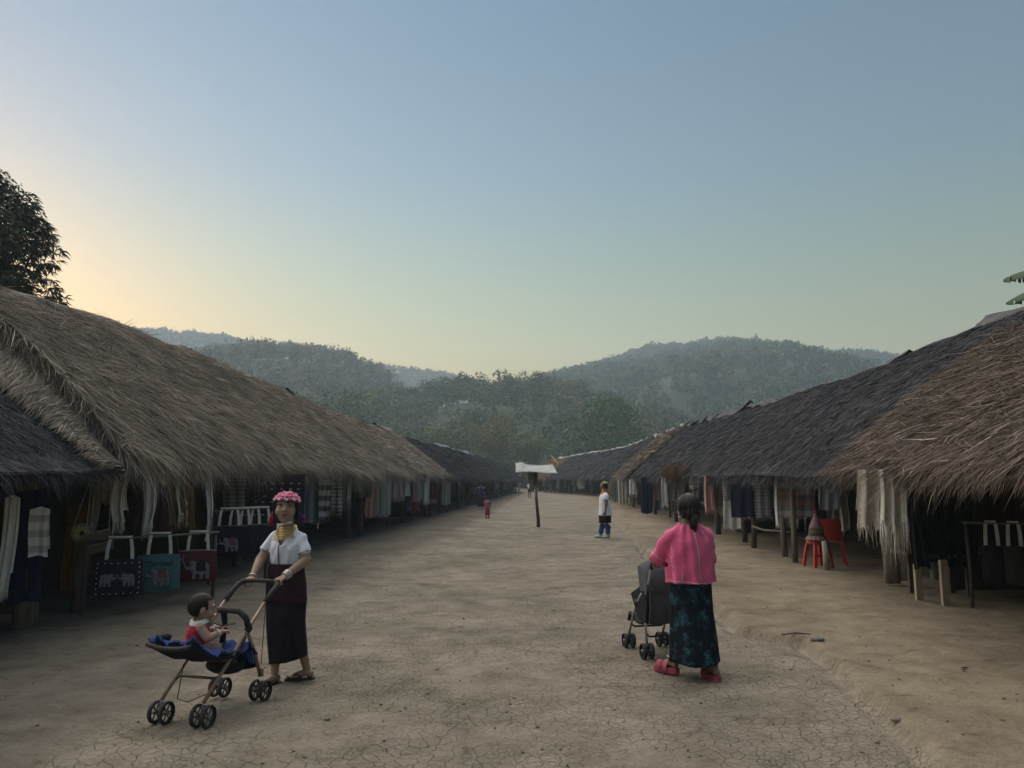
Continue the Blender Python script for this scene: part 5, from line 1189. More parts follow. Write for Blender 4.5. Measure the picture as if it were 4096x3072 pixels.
for x in (-0.155, 0.155):
    wheel_pair(S1, (x, -0.30, R), R, 0.026, 0.040, HUB, RIM); wheel_pair(S1, (x * 1.06, 0.31, R), R, 0.026, 0.040, HUB, RIM)
    MB().tube([(x, -0.30, 0.15), (x * 1.02, -0.05, 0.36), (x * 1.04, 0.15, 0.535), (x * 1.05, 0.34, 0.69)], [0.0125] * 4, 10).build('side_tube', COPPER, S1, True)
    MB().tube([(x * 1.05, 0.32, 0.670), (x * 1.06, 0.42, 0.740), (x * 1.04, 0.485, 0.775), (x * 0.86, 0.505, 0.790)], [0.0185, 0.0185, 0.018, 0.0165], 10).build('grip', BLACKR, S1, True)
    MB().tube([(x * 1.04, 0.13, 0.50), (x * 1.05, 0.22, 0.35), (x * 1.06, 0.30, 0.17)], [0.0125] * 3, 10).build('rear_leg', COPPER, S1, True)
    sp = MB(); pts = [Vector((x * 1.06 + 0.017 * math.cos(a), 0.305 + 0.017 * math.sin(a), 0.165 + 0.055 * a / (12 * PI))) for a in np.linspace(0, 12 * PI, 90)]
    sp.tube(pts, 0.0032, 5); sp.build('spring', RIM, S1, True)
    MB().ell((x * 1.06, 0.135, 0.525), (0.022, 0.034, 0.032)).build('joint', BLACKR, S1, True)
    MB().tube([(x, -0.06, 0.345), (x * 1.05, 0.05, 0.38), (x * 1.05, 0.10, 0.48)], [0.011, 0.012, 0.012], 8).build('seat_strut', BLACKR, S1, True)
MB().tube([(-0.16, 0.503, 0.789), (-0.07, 0.512, 0.794), (0.07, 0.512, 0.794), (0.16, 0.503, 0.789)], 0.0155, 12).build('handle_bar', BLACKR, S1, True)
MB().tube([(-0.155, -0.20, 0.235), (-0.14, -0.16, 0.262), (0.14, -0.16, 0.262), (0.155, -0.20, 0.235)], 0.0095, 8).build('cross_bar', RIM, S1, True)
MB().tube([(-0.155, 0.02, 0.330), (0.0, 0.02, 0.326), (0.155, 0.02, 0.330)], 0.0095, 8).build('cross_bar', RIM, S1, True)
MB().tube([(-0.165, 0.24, 0.315), (0.0, 0.245, 0.31), (0.165, 0.24, 0.315)], 0.0095, 8).build('cross_bar', RIM, S1, True)
MB().tube([(-0.10, -0.18, 0.345), (-0.11, -0.21, 0.13), (-0.06, -0.17, 0.105), (0.02, -0.06, 0.14), (0.10, 0.05, 0.32)], 0.0038, 6).build('brake_wire', RIM, S1, True)
arc = [(-0.168, 0.13, 0.53), (-0.165, 0.10, 0.60), (-0.12, 0.085, 0.645), (0, 0.08, 0.652), (0.12, 0.085, 0.645), (0.165, 0.10, 0.60), (0.168, 0.13, 0.53)]
MB().tube(arc, 0.0215, 10).build('bumper_bar', BLACKR, S1, True)
MB().tube([(0.0, 0.08, 0.64), (0.0, 0.10, 0.55), (0.0, 0.08, 0.43)], [0.032, 0.024, 0.03], 8, flat=0.5).build('crotch_strap', NAVY, S1, True)
prof = [(-0.455, 0.500), (-0.43, 0.478), (-0.36, 0.435), (-0.26, 0.388), (-0.15, 0.362), (-0.03, 0.345), (0.06, 0.350), (0.14, 0.365), (0.19, 0.34), (0.23, 0.30)]
rows_ = [[(x * 0.175 * (0.90 if i in (0,) else 1.0), y, z + 0.022 * abs(x) ** 2.2 + 0.006 * math.sin(7 * x + i)) for x in np.linspace(-1, 1, 15)] for i, (y, z) in enumerate(prof)]
seat = sheet(rows_, 0.022).build('seat', NAVY, S1, True)
MB().tube([(x * 0.160, -0.458, 0.500 + 0.022 * abs(x) ** 2.2) for x in np.linspace(-1, 1, 13)], 0.015, 8).build('seat_rim', BLACKR, seat, True)
bs_ = MB(); rows_ = [[(x * 0.155, 0.24 + 0.03 * math.sin(PI * q), 0.32 - 0.20 * q * (1 - 0.25 * x * x)) for x in np.linspace(-1, 1, 11)] for q in np.linspace(0, 0.55, 6)]
sheet(rows_, 0.01).build('leg_rest', NAVY, S1, True)
bag_ = MB(); bag_.ell((0, 0.13, 0.275), (0.15, 0.10, 0.062)); fused(bag_, 0.01, 'basket', DGREY, S1, 2)
MB().ell((-0.13, -0.34, 0.535), (0.03, 0.06, 0.028)).build('folded_hood', NAVY, S1, True)
# blue towel in the seat
tw = MB(); rg = np.random.default_rng(2)
TOW = cloth_mat('blue_towel', (0.020, 0.075, 0.32), (0.012, 0.045, 0.22), 250, 30, 0.95, 0.8)
rows_ = [[(x * 0.172, y, z + 0.020 + 0.018 * math.sin(9 * x + 5 * i) + 0.022 * abs(x) ** 2 + 0.012 * rg.normal()) for x in np.linspace(-1, 1, 22)] for i, (y, z) in enumerate([(-0.44, 0.512), (-0.40, 0.488), (-0.34, 0.446), (-0.28, 0.416), (-0.22, 0.390), (-0.16, 0.372), (-0.08, 0.355), (0.0, 0.352), (0.06, 0.362), (0.11, 0.372), (0.15, 0.372), (0.175, 0.34), (0.19, 0.29), (0.20, 0.25)])]
two = sheet(rows_, 0.012).build('towel', TOW, None, True)
two.location = S1.location; two.rotation_euler = S1.rotation_euler
tag(two, 'crumpled bright blue towel lining the pushchair seat around the baby', 'towel')
rod = MB(); rod.tube([(-0.34, 0.03, 0.232), (-0.05, -0.08, 0.205), (0.06, -0.15, 0.162), (0.10, -0.24, 0.165)], [0.0022, 0.003, 0.004, 0.005], 6); rod.tube([(-0.36, 0.05, 0.235), (-0.05, -0.075, 0.222)], [0.0018, 0.002], 5)
ro = rod.build('umbrella_rib', RIM, None, True); ro.location = Bb.location; ro.rotation_euler = Bb.rotation_euler
ro.location.z += 0.005
tag(ro, 'thin black metal rod gripped in the hand of the baby', 'rod')

TX, TY = 1.285, 6.98
S2 = empty('pushchair', (TX, TY, gz(TX, TY)), math.radians(191.5), 'dark grey pushchair with hood and pale metal legs pushed by the woman in pink', 'pushchair', 'pushchairs')
R = 0.066
for x in (-0.165, 0.165):
    wheel_pair(S2, (x, -0.225, R), R, 0.030, 0.034, HUB, RIM); wheel_pair(S2, (x, 0.225, R), R, 0.030, 0.034, HUB, RIM)
    MB().tube([(x, 0.225, 0.11), (x, 0.19, 0.36), (x * 0.98, 0.20, 0.50), (x, 0.33, 0.72), (x, 0.40, 0.845)], [0.0115] * 5, 10).build('rear_tube', ALU, S2, True)
    MB().tube([(x, -0.225, 0.11), (x, -0.08, 0.34), (x, 0.08, 0.50), (x, 0.19, 0.57)], [0.0115] * 4, 10).build('front_leg', ALU, S2, True)
    MB().tube([(x, 0.36, 0.775), (x, 0.405, 0.85), (x * 0.85, 0.43, 0.875)], [0.017, 0.017, 0.015], 10).build('grip', BLACKR, S2, True)
    MB().ell((x * 1.03, 0.0, 0.44), (0.022, 0.045, 0.030)).build('joint', BLACKR, S2, True)
MB().tube([(-0.165, 0.215, 0.21), (-0.14, 0.222, 0.185), (0.14, 0.222, 0.185), (0.165, 0.215, 0.21)], 0.009, 8).build('cross_bar', BLACKR, S2, True)
MB().tube([(-0.165, -0.16, 0.225), (-0.13, -0.165, 0.20), (0.13, -0.165, 0.20), (0.165, -0.16, 0.225)], 0.009, 8).build('cross_bar', BLACKR, S2, True)
MB().tube([(-0.14, 0.43, 0.875), (0.14, 0.43, 0.875)], 0.0135, 10).build('handle_bar', BLACKR, S2, True)
rows_ = [[(x * 0.170, y + 0.02 * (1 - x * x), z) for x in np.linspace(-1, 1, 15)] for y, z in [(0.235, 0.66), (0.245, 0.55), (0.235, 0.44), (0.19, 0.335), (0.10, 0.285), (0.0, 0.28), (-0.12, 0.315), (-0.20, 0.33), (-0.24, 0.25)]]
sheet(rows_, 0.02).build('seat', DGREY, S2, True)
for s in (-1, 1):
    rows_ = [[(s * (0.172 + 0.006 * math.sin(9 * q)), 0.235 - 0.36 * q * (0.5 + 0.5 * w), 0.30 + w * (0.36 - 0.16 * q)) for q in np.linspace(0, 1, 9)] for w in np.linspace(0, 1, 7)]
    sheet(rows_, 0.008).build('side_panel', DGREY, S2, True)
hood = []
for i, a in enumerate(np.linspace(-0.15, 1.95, 14)):
    hood.append([(x * 0.182, 0.13 + 0.175 * math.cos(a) * (1 - 0.10 * abs(x) ** 4) - 0.0, 0.60 + 0.225 * math.sin(a) * (1 - 0.22 * abs(x) ** 4) + 0.008 * math.sin(i * 2.6) * (1 - x * x)) for x in np.linspace(-1, 1, 17)])
hd = sheet(hood, 0.008).build('hood', GREYF, S2, True)
for s in (-1, 1):
    MB().add([(s * 0.181, 0.13, 0.56)] + [tuple(r[0 if s < 0 else -1]) for r in hood], [(0, i, i + 1) for i in range(1, 14)]).build('hood_side', GREYF, hd, True)
MB().tube([(-0.07, 0.30, 0.80), (0, 0.315, 0.775), (0.07, 0.30, 0.80), (0.0, 0.27, 0.835), (-0.07, 0.30, 0.80)], 0.006, 6).build('hood_window', pm('window_trim', (0.30, 0.31, 0.33)), hd, True)
rows_ = [[(x * 0.16, 0.262 + 0.03 * math.sin(PI * q) + 0.006 * math.sin(7 * x), 0.66 - 0.36 * q) for x in np.linspace(-1, 1, 13)] for q in np.linspace(0, 1, 9)]
sheet(rows_, 0.01).build('back_flap', GREYF, S2, True)
# ------------------------------------------------------------------ goods hanging in the stalls
L30, R30 = math.radians(28), math.radians(-28)
def hang(name, x, y, z, W, H, mat, label, cat='scarf', rz=0.0, folds=3.0, amp=0.028, fringe=0.0, taper=1.0, group=None, seed=0, sway=0.02, back=0.85, ragged=0.0, nu=26, shoulders=False, edge=False):
    """cloth hung over a rail: front fall, shorter back fall, real folds and thickness"""
    if y < 60 and abs(x) < 8:           # keep the goods under the eave of their row
        f = 5.04 / (0.065 * y - x) if x < 0 else 4.0 / (x - 0.05 * y)
        if edge or 1.0 < f < 2.2: x, y, z, W, H, fringe = x * f, y * f, 1.55 + (z - 1.55) * f, W * f, H * f, fringe * f
    zmax = (1.80 if x < 0 else 1.70) if y < 34 else 1.74
    if z > zmax: H, z = max(0.2, H - (z - zmax)), zmax
    rg = np.random.default_rng(seed + int(abs(x) * 97 + y * 13)); ph = rg.uniform(0, 6)
    t = empty(name, (x, y, z), rz, label, cat, group)
    nv = 14
    def fall(h, sgn, off):
        rows = []
        for i in range(nv):
            q = i / (nv - 1); row = []
            for j in range(nu):
                a = j / (nu - 1) - 0.5; w = W * (1 + (taper - 1) * q)
                if shoulders: w *= (0.55 + 0.45 * min(1, q * 7)) 
                f = amp * (0.35 + 0.65 * q) * (math.sin(2 * PI * folds * a + ph + 0.5 * q) + 0.4 * math.sin(2 * PI * folds * 2.3 * a + ph * 2 + q))
                zz = -h * q * (1 + 0.02 * math.sin(5 * a + ph)) - (0.03 * abs(a) * 2 if q < 0.05 else 0) + (ragged * rg.normal() if i == nv - 1 else 0)
                row.append((a * w + sway * math.sin(3 * q + ph) * q, off + sgn * 0.012 + f * sgn - 0.02 * q * (1 if sgn < 0 else -0.3), zz))
            rows.append(row)
        return rows
    F = fall(H, -1, 0.0); sheet(F, 0.005).build('front_fall', mat, t, True)
    Bk = fall(H * back, 1, 0.02); sheet(Bk, 0.005).build('back_fall', mat, t, True)
    if fringe:
        fm = MB(); last = F[-1]
        for j in range(0, nu * 2):
            k = min(nu - 1, j // 2); p = Vector(last[k]) + Vector((W / nu * 0.5 * (j % 2), 0, 0)); l = fringe * rg.uniform(0.6, 1.15)
            fm.tube([p + Vector((0, 0, 0.01)), p + Vector((rg.normal() * 0.006, rg.normal() * 0.006, -l * 0.5)), p + Vector((rg.normal() * 0.012, rg.normal() * 0.012, -l))], [0.0035, 0.003, 0.0015], 4)
        fm.build('fringe', mat, t, True)
    return t
CM = cloth_mat
CREAM = CM('cream_knit', (0.52, 0.49, 0.43), (0.40, 0.37, 0.32), 300, 25); OFFW = CM('off_white', (0.60, 0.60, 0.58), (0.46, 0.46, 0.45)); BEIGE = CM('beige_cloth', (0.36, 0.32, 0.27), (0.28, 0.25, 0.21))
MARO = CM('maroon_cloth', (0.060, 0.028, 0.026), (0.035, 0.018, 0.018)); OCHRE = CM('ochre_cloth', (0.16, 0.085, 0.022), (0.10, 0.05, 0.014)); CHAR = CM('charcoal_cloth', (0.035, 0.036, 0.040), (0.02, 0.02, 0.023)); DBLUE = CM('indigo_cloth', (0.018, 0.024, 0.055), (0.010, 0.013, 0.034))
PINKP = CM('dusty_pink', (0.34, 0.20, 0.20), (0.26, 0.15, 0.15)); AQUA = CM('aqua_cloth', (0.16, 0.36, 0.33), (0.11, 0.27, 0.25)); GREYG = CM('grey_green', (0.24, 0.26, 0.235), (0.18, 0.20, 0.18)); SALM = CM('salmon', (0.40, 0.23, 0.19)); REDC = CM('brick_red', (0.22, 0.045, 0.04)); DGRN = CM('bottle_green', (0.016, 0.034, 0.030), (0.008, 0.018, 0.016))
def banded(name, freq, stops, ax=2): return CM(name, (0.5, 0.5, 0.5), (0.3, 0.3, 0.3), 300, 30, 0.9, 0.25, (ax, freq, stops))
WB = banded('white_navy_bands', 4.2, [(0, (0.028, 0.03, 0.045)), (0.45, (0.50, 0.51, 0.56)), (0.95, (0.05, 0.05, 0.07))])
GB = banded('grey_bands', 5.5, [(0, (0.33, 0.33, 0.31)), (0.35, (0.07, 0.06, 0.06)), (0.6, (0.42, 0.42, 0.40)), (0.8, (0.15, 0.08, 0.07))])
BWC = banded('black_white_ikat', 7.5, [(0, (0.03, 0.03, 0.036)), (0.40, (0.16, 0.17, 0.19)), (0.55, (0.02, 0.02, 0.025)), (0.8, (0.10, 0.10, 0.12))])
OTD = banded('orange_grey_ikat', 1.9, [(0, (0.05, 0.045, 0.045)), (0.16, (0.26, 0.10, 0.05)), (0.27, (0.09, 0.06, 0.055)), (0.42, (0.22, 0.22, 0.24)), (0.6, (0.07, 0.07, 0.08)), (0.8, (0.16, 0.065, 0.045))])
REDST = banded('red_stripes', 15.0, [(0, (0.10, 0.012, 0.022)), (0.35, (0.36, 0.03, 0.055)), (0.5, (0.05, 0.03, 0.05)), (0.78, (0.45, 0.24, 0.22)), (0.86, (0.12, 0.012, 0.02))])
GL = 'goods under the shaggy tan thatch'; GR = 'goods under the brown thatch'
# shaggy hut, near end
hang('shawl', -4.93, 9.28, 1.95, 0.22, 0.62, CREAM, 'short cream shawl with knotted fringe hanging at the gable corner of the shaggy hut', 'shawl', L30, 2, 0.02, 0.10, group=GL)
hang('scarf', -4.76, 9.22, 1.98, 0.20, 0.92, OFFW, 'off white scarf with long fringe twisting down beside the short cream shawl', 'scarf', 0.15, 1.5, 0.045, 0.16, 0.75, GL, sway=0.07)
hang('shawl', -4.68, 9.75, 1.95, 0.50, 1.05, MARO, 'dark maroon shawl hanging behind the off white scarf', 'shawl', L30, 3, 0.03, 0.06, group=GL)
hang('scarf', -4.52, 9.40, 2.0, 0.15, 0.98, OFFW, 'narrow off white scarf with split fringe hanging before the maroon shawl', 'scarf', 0.3, 1.5, 0.045, 0.18, 0.8, GL, sway=-0.05)
hang('shawl', -4.40, 9.95, 1.98, 0.42, 1.02, OCHRE, 'ochre brown shawl hanging between two pale scarves', 'shawl', L30, 3, 0.03, 0.08, group=GL)
hang('scarf', -4.24, 9.62, 2.04, 0.17, 0.90, CREAM, 'cream scarf with ragged woolly fringe at the edge of the ochre shawl', 'scarf', 0.25, 1.5, 0.05, 0.18, 0.9, GL, sway=-0.06)
hang('scarf', -4.36, 9.50, 2.0, 0.05, 0.50, OFFW, 'slim short white ribbon hanging above the ochre shawl', 'ribbon', 0.1, 1, 0.01, 0.0, 1, GL)
hang('scarf', -4.00, 9.92, 1.78, 0.09, 1.0, OFFW, 'long white strap hanging alone and curling above the red elephant bag', 'strap', 0.2, 1.0, 0.02, 0, 0.5, GL, sway=-0.09)
hang('cloth', -5.10, 9.9, 1.72, 0.62, 0.75, DBLUE, 'dark indigo cloth hanging deep inside under the low dark thatch', 'cloth', L30, 3, 0.03, 0.0, group=GL)
hang('wrap_cloth', -5.45, 9.62, 1.25, 0.30, 1.05, CM('saffron', (0.28, 0.13, 0.02), (0.18, 0.075, 0.012)), 'saffron yellow cloth hanging by the thin gable post', 'cloth', 0.3, 2, 0.03, 0.0, group=GL)
# low dark hut, next to its stout post
hang('scarf', -5.02, 7.62, 1.40, 0.12, 0.92, OFFW, 'white woven scarf with fringe against the stout post of the low hut', 'scarf', 0.25, 1.5, 0.02, 0.10, group='goods under the low dark thatch')
hang('shawl', -4.83, 7.78, 1.28, 0.17, 0.50, banded('white_grey_blocks', 6.5, [(0, (0.30, 0.29, 0.27)), (0.45, (0.58, 0.57, 0.55))]), 'white and grey block striped cloth beside the stout post of the low hut', 'cloth', 0.35, 1, 0.012, 0, group='goods under the low dark thatch')
hang('cloth', -5.02, 7.92, 1.45, 0.30, 1.15, DBLUE, 'indigo cloth hanging behind the white woven scarf', 'cloth', 0.3, 2, 0.03, 0, group='goods under the low dark thatch')
hang('cloth', -5.62, 8.6, 1.5, 0.5, 1.2, MARO, 'long maroon cloth hanging inside the low dark hut', 'cloth', 0.4, 3, 0.03, 0, group='goods under the low dark thatch')

def ribbon(pts, w, side, thick=0.003):
    side = Vector(side).normalized()
    return sheet([[Vector(p) + side * a for a in (-w / 2, 0, w / 2)] for p in pts], thick)
def prism(outline, th, y):
    """flat cut-out with thickness th in front of plane y (faces -Y)"""
    n = len(outline); v = [(x, y, z) for x, z in outline] + [(x, y - th, z) for x, z in outline]
    return MB().add(v, [tuple(range(n, 2 * n))[::-1], tuple(range(n))] + [(i, (i + 1) % n, n + (i + 1) % n, n + i) for i in range(n)])
ELE = [(-0.11, 0.035), (-0.115, 0.07), (-0.105, 0.072), (-0.10, 0.045), (-0.085, 0.03), (-0.07, 0.035), (-0.068, 0.07), (-0.05, 0.085), (-0.025, 0.08), (-0.01, 0.07), (0.03, 0.075), (0.075, 0.068), (0.095, 0.04), (0.10, 0.0), (0.098, -0.075), (0.068, -0.075), (0.066, -0.03), (0.05, -0.028), (0.048, -0.075), (0.022, -0.075), (0.018, -0.03), (-0.008, -0.03), (-0.012, -0.075), (-0.038, -0.075), (-0.04, -0.02), (-0.055, 0.005), (-0.08, 0.005), (-0.10, 0.015)]
PALEP = CM('print_pale', (0.24, 0.23, 0.25), (0.09, 0.09, 0.11), 300, 60); PINKT = CM('print_pink', (0.16, 0.085, 0.11), (0.08, 0.05, 0.07)); BLKP = CM('print_dark', (0.03, 0.03, 0.035))
def tote(x, y, ztop, W, H, mat, trim, label, rz=L30, strap=0.26, art=None, scallop=None, group='tote bags on the bamboo rail', tilt=0.0, dots=None):
    t = empty('tote_bag', (x, y, ztop), rz, label, 'bag', group)
    n = 13; rows = []; rowsb = []
    for i in range(n):
        q = i / (n - 1); r1 = []; r2 = []
        for j in range(n):
            a = j / (n - 1) * 2 - 1; w = W / 2 * (0.97 + 0.05 * q) * (1 - 0.10 * max(0, q - 0.9) / 0.1 * abs(a) ** 3)
            bul = 0.050 * math.sin(PI * (0.15 + 0.8 * q)) * (1 - abs(a) ** 3) + 0.006 * math.sin(6 * a + 5 * q)
            z = -strap - H * q - 0.012 * a * a * (q < 0.1) + tilt * a * 0.03 + (0.02 * abs(a) ** 3 if q > 0.93 else 0)
            r1.append((a * w, -0.012 - bul, z)); r2.append((a * w, 0.012 + bul, z))
        rows.append(r1); rowsb.append(r2)
    G1, G2 = np.array(rows), np.array(rowsb); mb = MB(); mb.grid(G1); mb.grid(G2[:, ::-1])
    for a, b2 in ((G1[-1], G2[-1]), (G1[:, 0], G2[:, 0]), (G1[:, -1], G2[:, -1])): mb.grid(np.stack([a, b2]))
    bd = mb.build('bag_body', mat, t, True)
    MB().tube([tuple(p) for p in G1[0]], 0.006, 5).build('top_edge', trim, t, True)
    for yy in (-0.016, 0.016):
        sx = W * 0.27
        pts = [(-sx, yy, -strap - 0.05), (-sx * 0.92, yy, -strap * 0.5), (-sx * 0.8, yy * 0.4, -0.01), (-sx * 0.4, 0, 0.016), (0, 0, 0.017), (sx * 0.4, 0, 0.016), (sx * 0.8, yy * 0.4, -0.01), (sx * 0.92, yy, -strap * 0.5), (sx, yy, -strap - 0.05)]
        st = MB(); hw = 0.017
        for sg in (-1, 1):
            side_ = [p for p in pts if p[0] * sg > sx * 0.7]
            side_.sort(key=lambda p: p[2])
            G3 = [[(p[0] - hw, p[1], p[2]), (p[0], p[1] - 0.003, p[2]), (p[0] + hw, p[1], p[2])] for p in side_]
            st.v += sheet(G3, 0.003).v if False else []
            q_ = sheet(G3, 0.003); st.add(np.concatenate(q_.v), q_.f)
        q_ = sheet([[(xx, yy * 0.4, 0.019 - hw * 0.9), (xx, yy * 0.5 - 0.002, 0.019), (xx, yy * 0.4, 0.019 + hw * 0.5)] for xx in np.linspace(-sx * 0.9, sx * 0.9, 6)], 0.003); st.add(np.concatenate(q_.v), q_.f)
        st.build('strap', OFFW, t, True)
    if scallop:
        for i in range(9):
            a = i / 8 * 2 - 1
            MB().ell((a * W * 0.46, -0.030, -strap - 0.035), (0.018, 0.006, 0.016)).build('scallop', trim, bd, True)
        for i in range(7):
            for s in (-1, 1): MB().ell((s * W * 0.485, -0.012, -strap - 0.08 - i * H * 0.125), (0.016, 0.008, 0.020)).build('scallop', trim, bd, True)
    yf = -0.052
    if art == 'pair':
        for s in (-1, 1):
            e = prism([(s * (px * 0.85) + s * 0.10, pz * 0.95 - strap - H * 0.56) for px, pz in ELE], 0.004, -0.066); e.build('elephant_patch', PALEP, bd)
    if art in ('white', 'big'):
        k = 1.25 if art == 'white' else 1.45
        prism([(px * k + 0.01, pz * k - strap - H * 0.62) for px, pz in ELE], 0.004, -0.068).build('elephant_patch', PALEP, bd)
        prism([((px) * k + 0.035, pz * k - strap - H * 0.60) for px, pz in ((-0.025, -0.015), (-0.03, 0.055), (0.0, 0.085), (0.045, 0.075), (0.055, -0.015))], 0.003, -0.073).build('saddle_patch', PINKT if art == 'white' else BLKP, bd)
        MB().ell((-0.052 * k, -0.076, 0.038 * k - strap - H * 0.6), (0.018, 0.004, 0.026)).build('ear_patch', PINKT, bd, True)
        MB().tube([(-0.11 * k, -0.072, 0.06 * k - strap - H * 0.6), (-0.118 * k, -0.072, 0.10 * k - strap - H * 0.6), (-0.105 * k, -0.072, 0.13 * k - strap - H * 0.6)] if art == 'big' else [(-0.09 * k, -0.07, 0.02 * k - strap - H * 0.6), (-0.115 * k, -0.07, 0.0 - strap - H * 0.6), (-0.125 * k, -0.07, 0.03 - strap - H * 0.6)], 0.008, 6).build('trunk_patch', PALEP, bd, True)
    if dots:
        for i in range(7):
            for zz in (0.10, 0.92):
                a = i / 6 * 2 - 1; MB().ell((a * W * 0.42, -0.032 - 0.03 * (1 - abs(a)), -strap - H * zz), (0.009, 0.004, 0.007)).build('bead', OFFW, bd, True)
        for i in range(5):
            for s in (-1, 1): MB().ell((s * W * 0.43, -0.030, -strap - H * (0.22 + 0.14 * i)), (0.008, 0.005, 0.009)).build('bead', OFFW, bd, True)
    return t, bd, strap
tote(-4.60, 8.98, 0.87, 0.52, 0.42, CM('bag_plum', (0.032, 0.027, 0.048), (0.022, 0.019, 0.034)), CM('bag_plum_trim', (0.05, 0.04, 0.07)), 'dark plum tote bag with two small elephants and pale beads', 0.30, 0.24, 'pair', dots=True)
tt_, bd_, st_ = tote(-4.31, 9.36, 0.89, 0.48, 0.44, CM('bag_teal', (0.060, 0.155, 0.160), (0.042, 0.115, 0.120)), CM('bag_teal_trim', (0.11, 0.14, 0.19)), 'teal tote bag lettered Thailand above a white elephant', 0.30, 0.24, 'white', True)
cu = bpy.data.curves.new('lettering', 'FONT'); cu.body = 'Thailand'; cu.size = 0.088; cu.align_x = 'CENTER'; cu.shear = 0.25; cu.extrude = 0.002; cu.offset = 0.001
tmp = bpy.data.objects.new('tmp', cu); COL.objects.link(tmp)
lm_ = bpy.data.meshes.new_from_object(tmp.evaluated_get(bpy.context.evaluated_depsgraph_get())); bpy.data.objects.remove(tmp)
lo = link('lettering', lm_, BLKP, bd_); lo.rotation_euler = (PI / 2, 0, 0); lo.location = (0, -0.060, -0.24 - 0.135)
tote(-4.03, 9.82, 0.88, 0.46, 0.40, CM('bag_red', (0.105, 0.028, 0.034), (0.075, 0.020, 0.026)), CM('bag_red_trim', (0.30, 0.26, 0.26)), 'dark red tote bag with a big pale elephant under a black saddle cloth', 0.30, 0.22, 'big')
for i, (dx, dy, lb) in enumerate(((0, 0, 'foremost dark navy tote bag of the bunch behind the red elephant bag'), (0.10, 0.16, 'dark navy tote bag second in the bunch behind the red elephant bag'), (0.20, 0.32, 'dark navy tote bag third in the bunch behind the red elephant bag'), (0.30, 0.48, 'last dark navy tote bag of the bunch on the higher rail'))):
    tote(-4.18 + dx, 11.25 + dy, 1.12, 0.52, 0.44, CM('bag_navy%d' % (i % 2), (0.020 + 0.006 * i, 0.024 + 0.004 * i, 0.036), (0.012, 0.014, 0.022)), CM('bag_navy_trim', (0.10, 0.10, 0.10)), lb, 0.45, 0.24, 'white' if i == 0 else None, group='bunch of navy tote bags')
def rail(p0, p1, label, group=None, legs=True):
    t = empty('display_rail', (p0[0], p0[1], 0), 0, label, 'rail', group); o = Vector((p0[0], p0[1], 0)); P0, P1 = Vector(p0) - o, Vector(p1) - o
    MB().tube([P0, P0.lerp(P1, 0.5) - Vector((0, 0, 0.008)), P1], 0.014, 8).build('pole', WOOD, t, True)
    for p in (P0.lerp(P1, 0.04), P0.lerp(P1, 0.97)):
        z = gz(p.x + o.x, p.y + o.y); MB().tube([(p.x, p.y, z - 0.05), (p.x + 0.01, p.y, p.z * 0.5), (p.x, p.y + 0.02, p.z + 0.01)], [0.022, 0.02, 0.018], 7).build('leg', WOODD, t, True)
rail((-4.98, 8.78, 0.86), (-3.85, 10.02, 0.87), 'bamboo rail carrying the three elephant tote bags')
rail((-4.40, 11.05, 1.10), (-3.80, 11.9, 1.12), 'bamboo rail carrying the bunch of navy tote bags')
# round disc bag and woven boxes on strings
t = empty('disc_bag', (-5.07, 9.0, 0.93), 0.35, 'round woven disc bag with a yellow and black centre hanging on strings', 'bag', GL)
for r, w, m_, nm in ((0.115, 0.050, pm('straw_disc', (0.20, 0.19, 0.15)), 'rim'), (0.080, 0.056, pm('yellow_disc', (0.34, 0.32, 0.11)), 'inner_disc'), (0.026, 0.062, BLKP, 'centre')):
    MB().tube([(0, w / 2, 0), (0, -w / 2, 0)], r, 26).build(nm, m_, t)
for s in (-1, 1): MB().tube([(s * 0.10, 0, 0.05), (s * 0.03 + 0.10, 0.05, 0.75)], 0.003, 5).build('string', OFFW, t)
for i in range(2):
    t = empty('woven_box', (-4.90 + 0.03 * i, 9.02 + 0.03 * i, 0.90 - 0.14 * i), 0.35, ('upper' if i == 0 else 'lower') + ' small woven box hanging on strings beside the round disc bag', 'box', GL)
    MB().box((0, 0, 0), (0.26, 0.10, 0.10), 0, Matrix.Rotation(-0.22, 3, 'Y')).build('case', pm('woven_box', (0.16, 0.14, 0.115), (0.08, 0.07, 0.06), 40, 0.9, 0.8, 0.01), t)
    MB().box((0, -0.003, 0.045), (0.268, 0.108, 0.022), 0, Matrix.Rotation(-0.22, 3, 'Y')).build('lid', pm('woven_lid', (0.24, 0.21, 0.17), (0.12, 0.10, 0.085), 40, 0.9, 0.8, 0.01), t)
    for s in (-1, 1): MB().tube([(s * 0.12, 0, 0.05 - 0.02 * s), (s * 0.10, 0.02, 0.75 + 0.14 * i)], 0.003, 5).build('string', OFFW, t)
# jewellery board
t = empty('jewellery_board', (-4.30, 13.35, 0.0), 0.40, 'black display board with rows of small silver earrings in the shaggy hut', 'board')
MB().box((0, 0, 1.18), (1.25, 0.03, 0.95)).build('panel', BLKP, t); 
for s in (-1, 1): MB().box((s * 0.52, 0.03, 0.40), (0.05, 0.04, 1.0)).build('leg', WOODD, t)
rg = np.random.default_rng(8)
for zz in (1.50, 1.40, 1.28, 1.18, 0.96):
    for i in range(8):
        if rg.random() < 0.62:
            xx = -0.52 + i * 0.15 + rg.normal() * 0.01
            for dx in (-0.014, 0.014): MB().ell((xx + dx, -0.022, zz - 0.012), (0.0075, 0.006, 0.014), None, 6, 4).build('earring', SILVER, t)

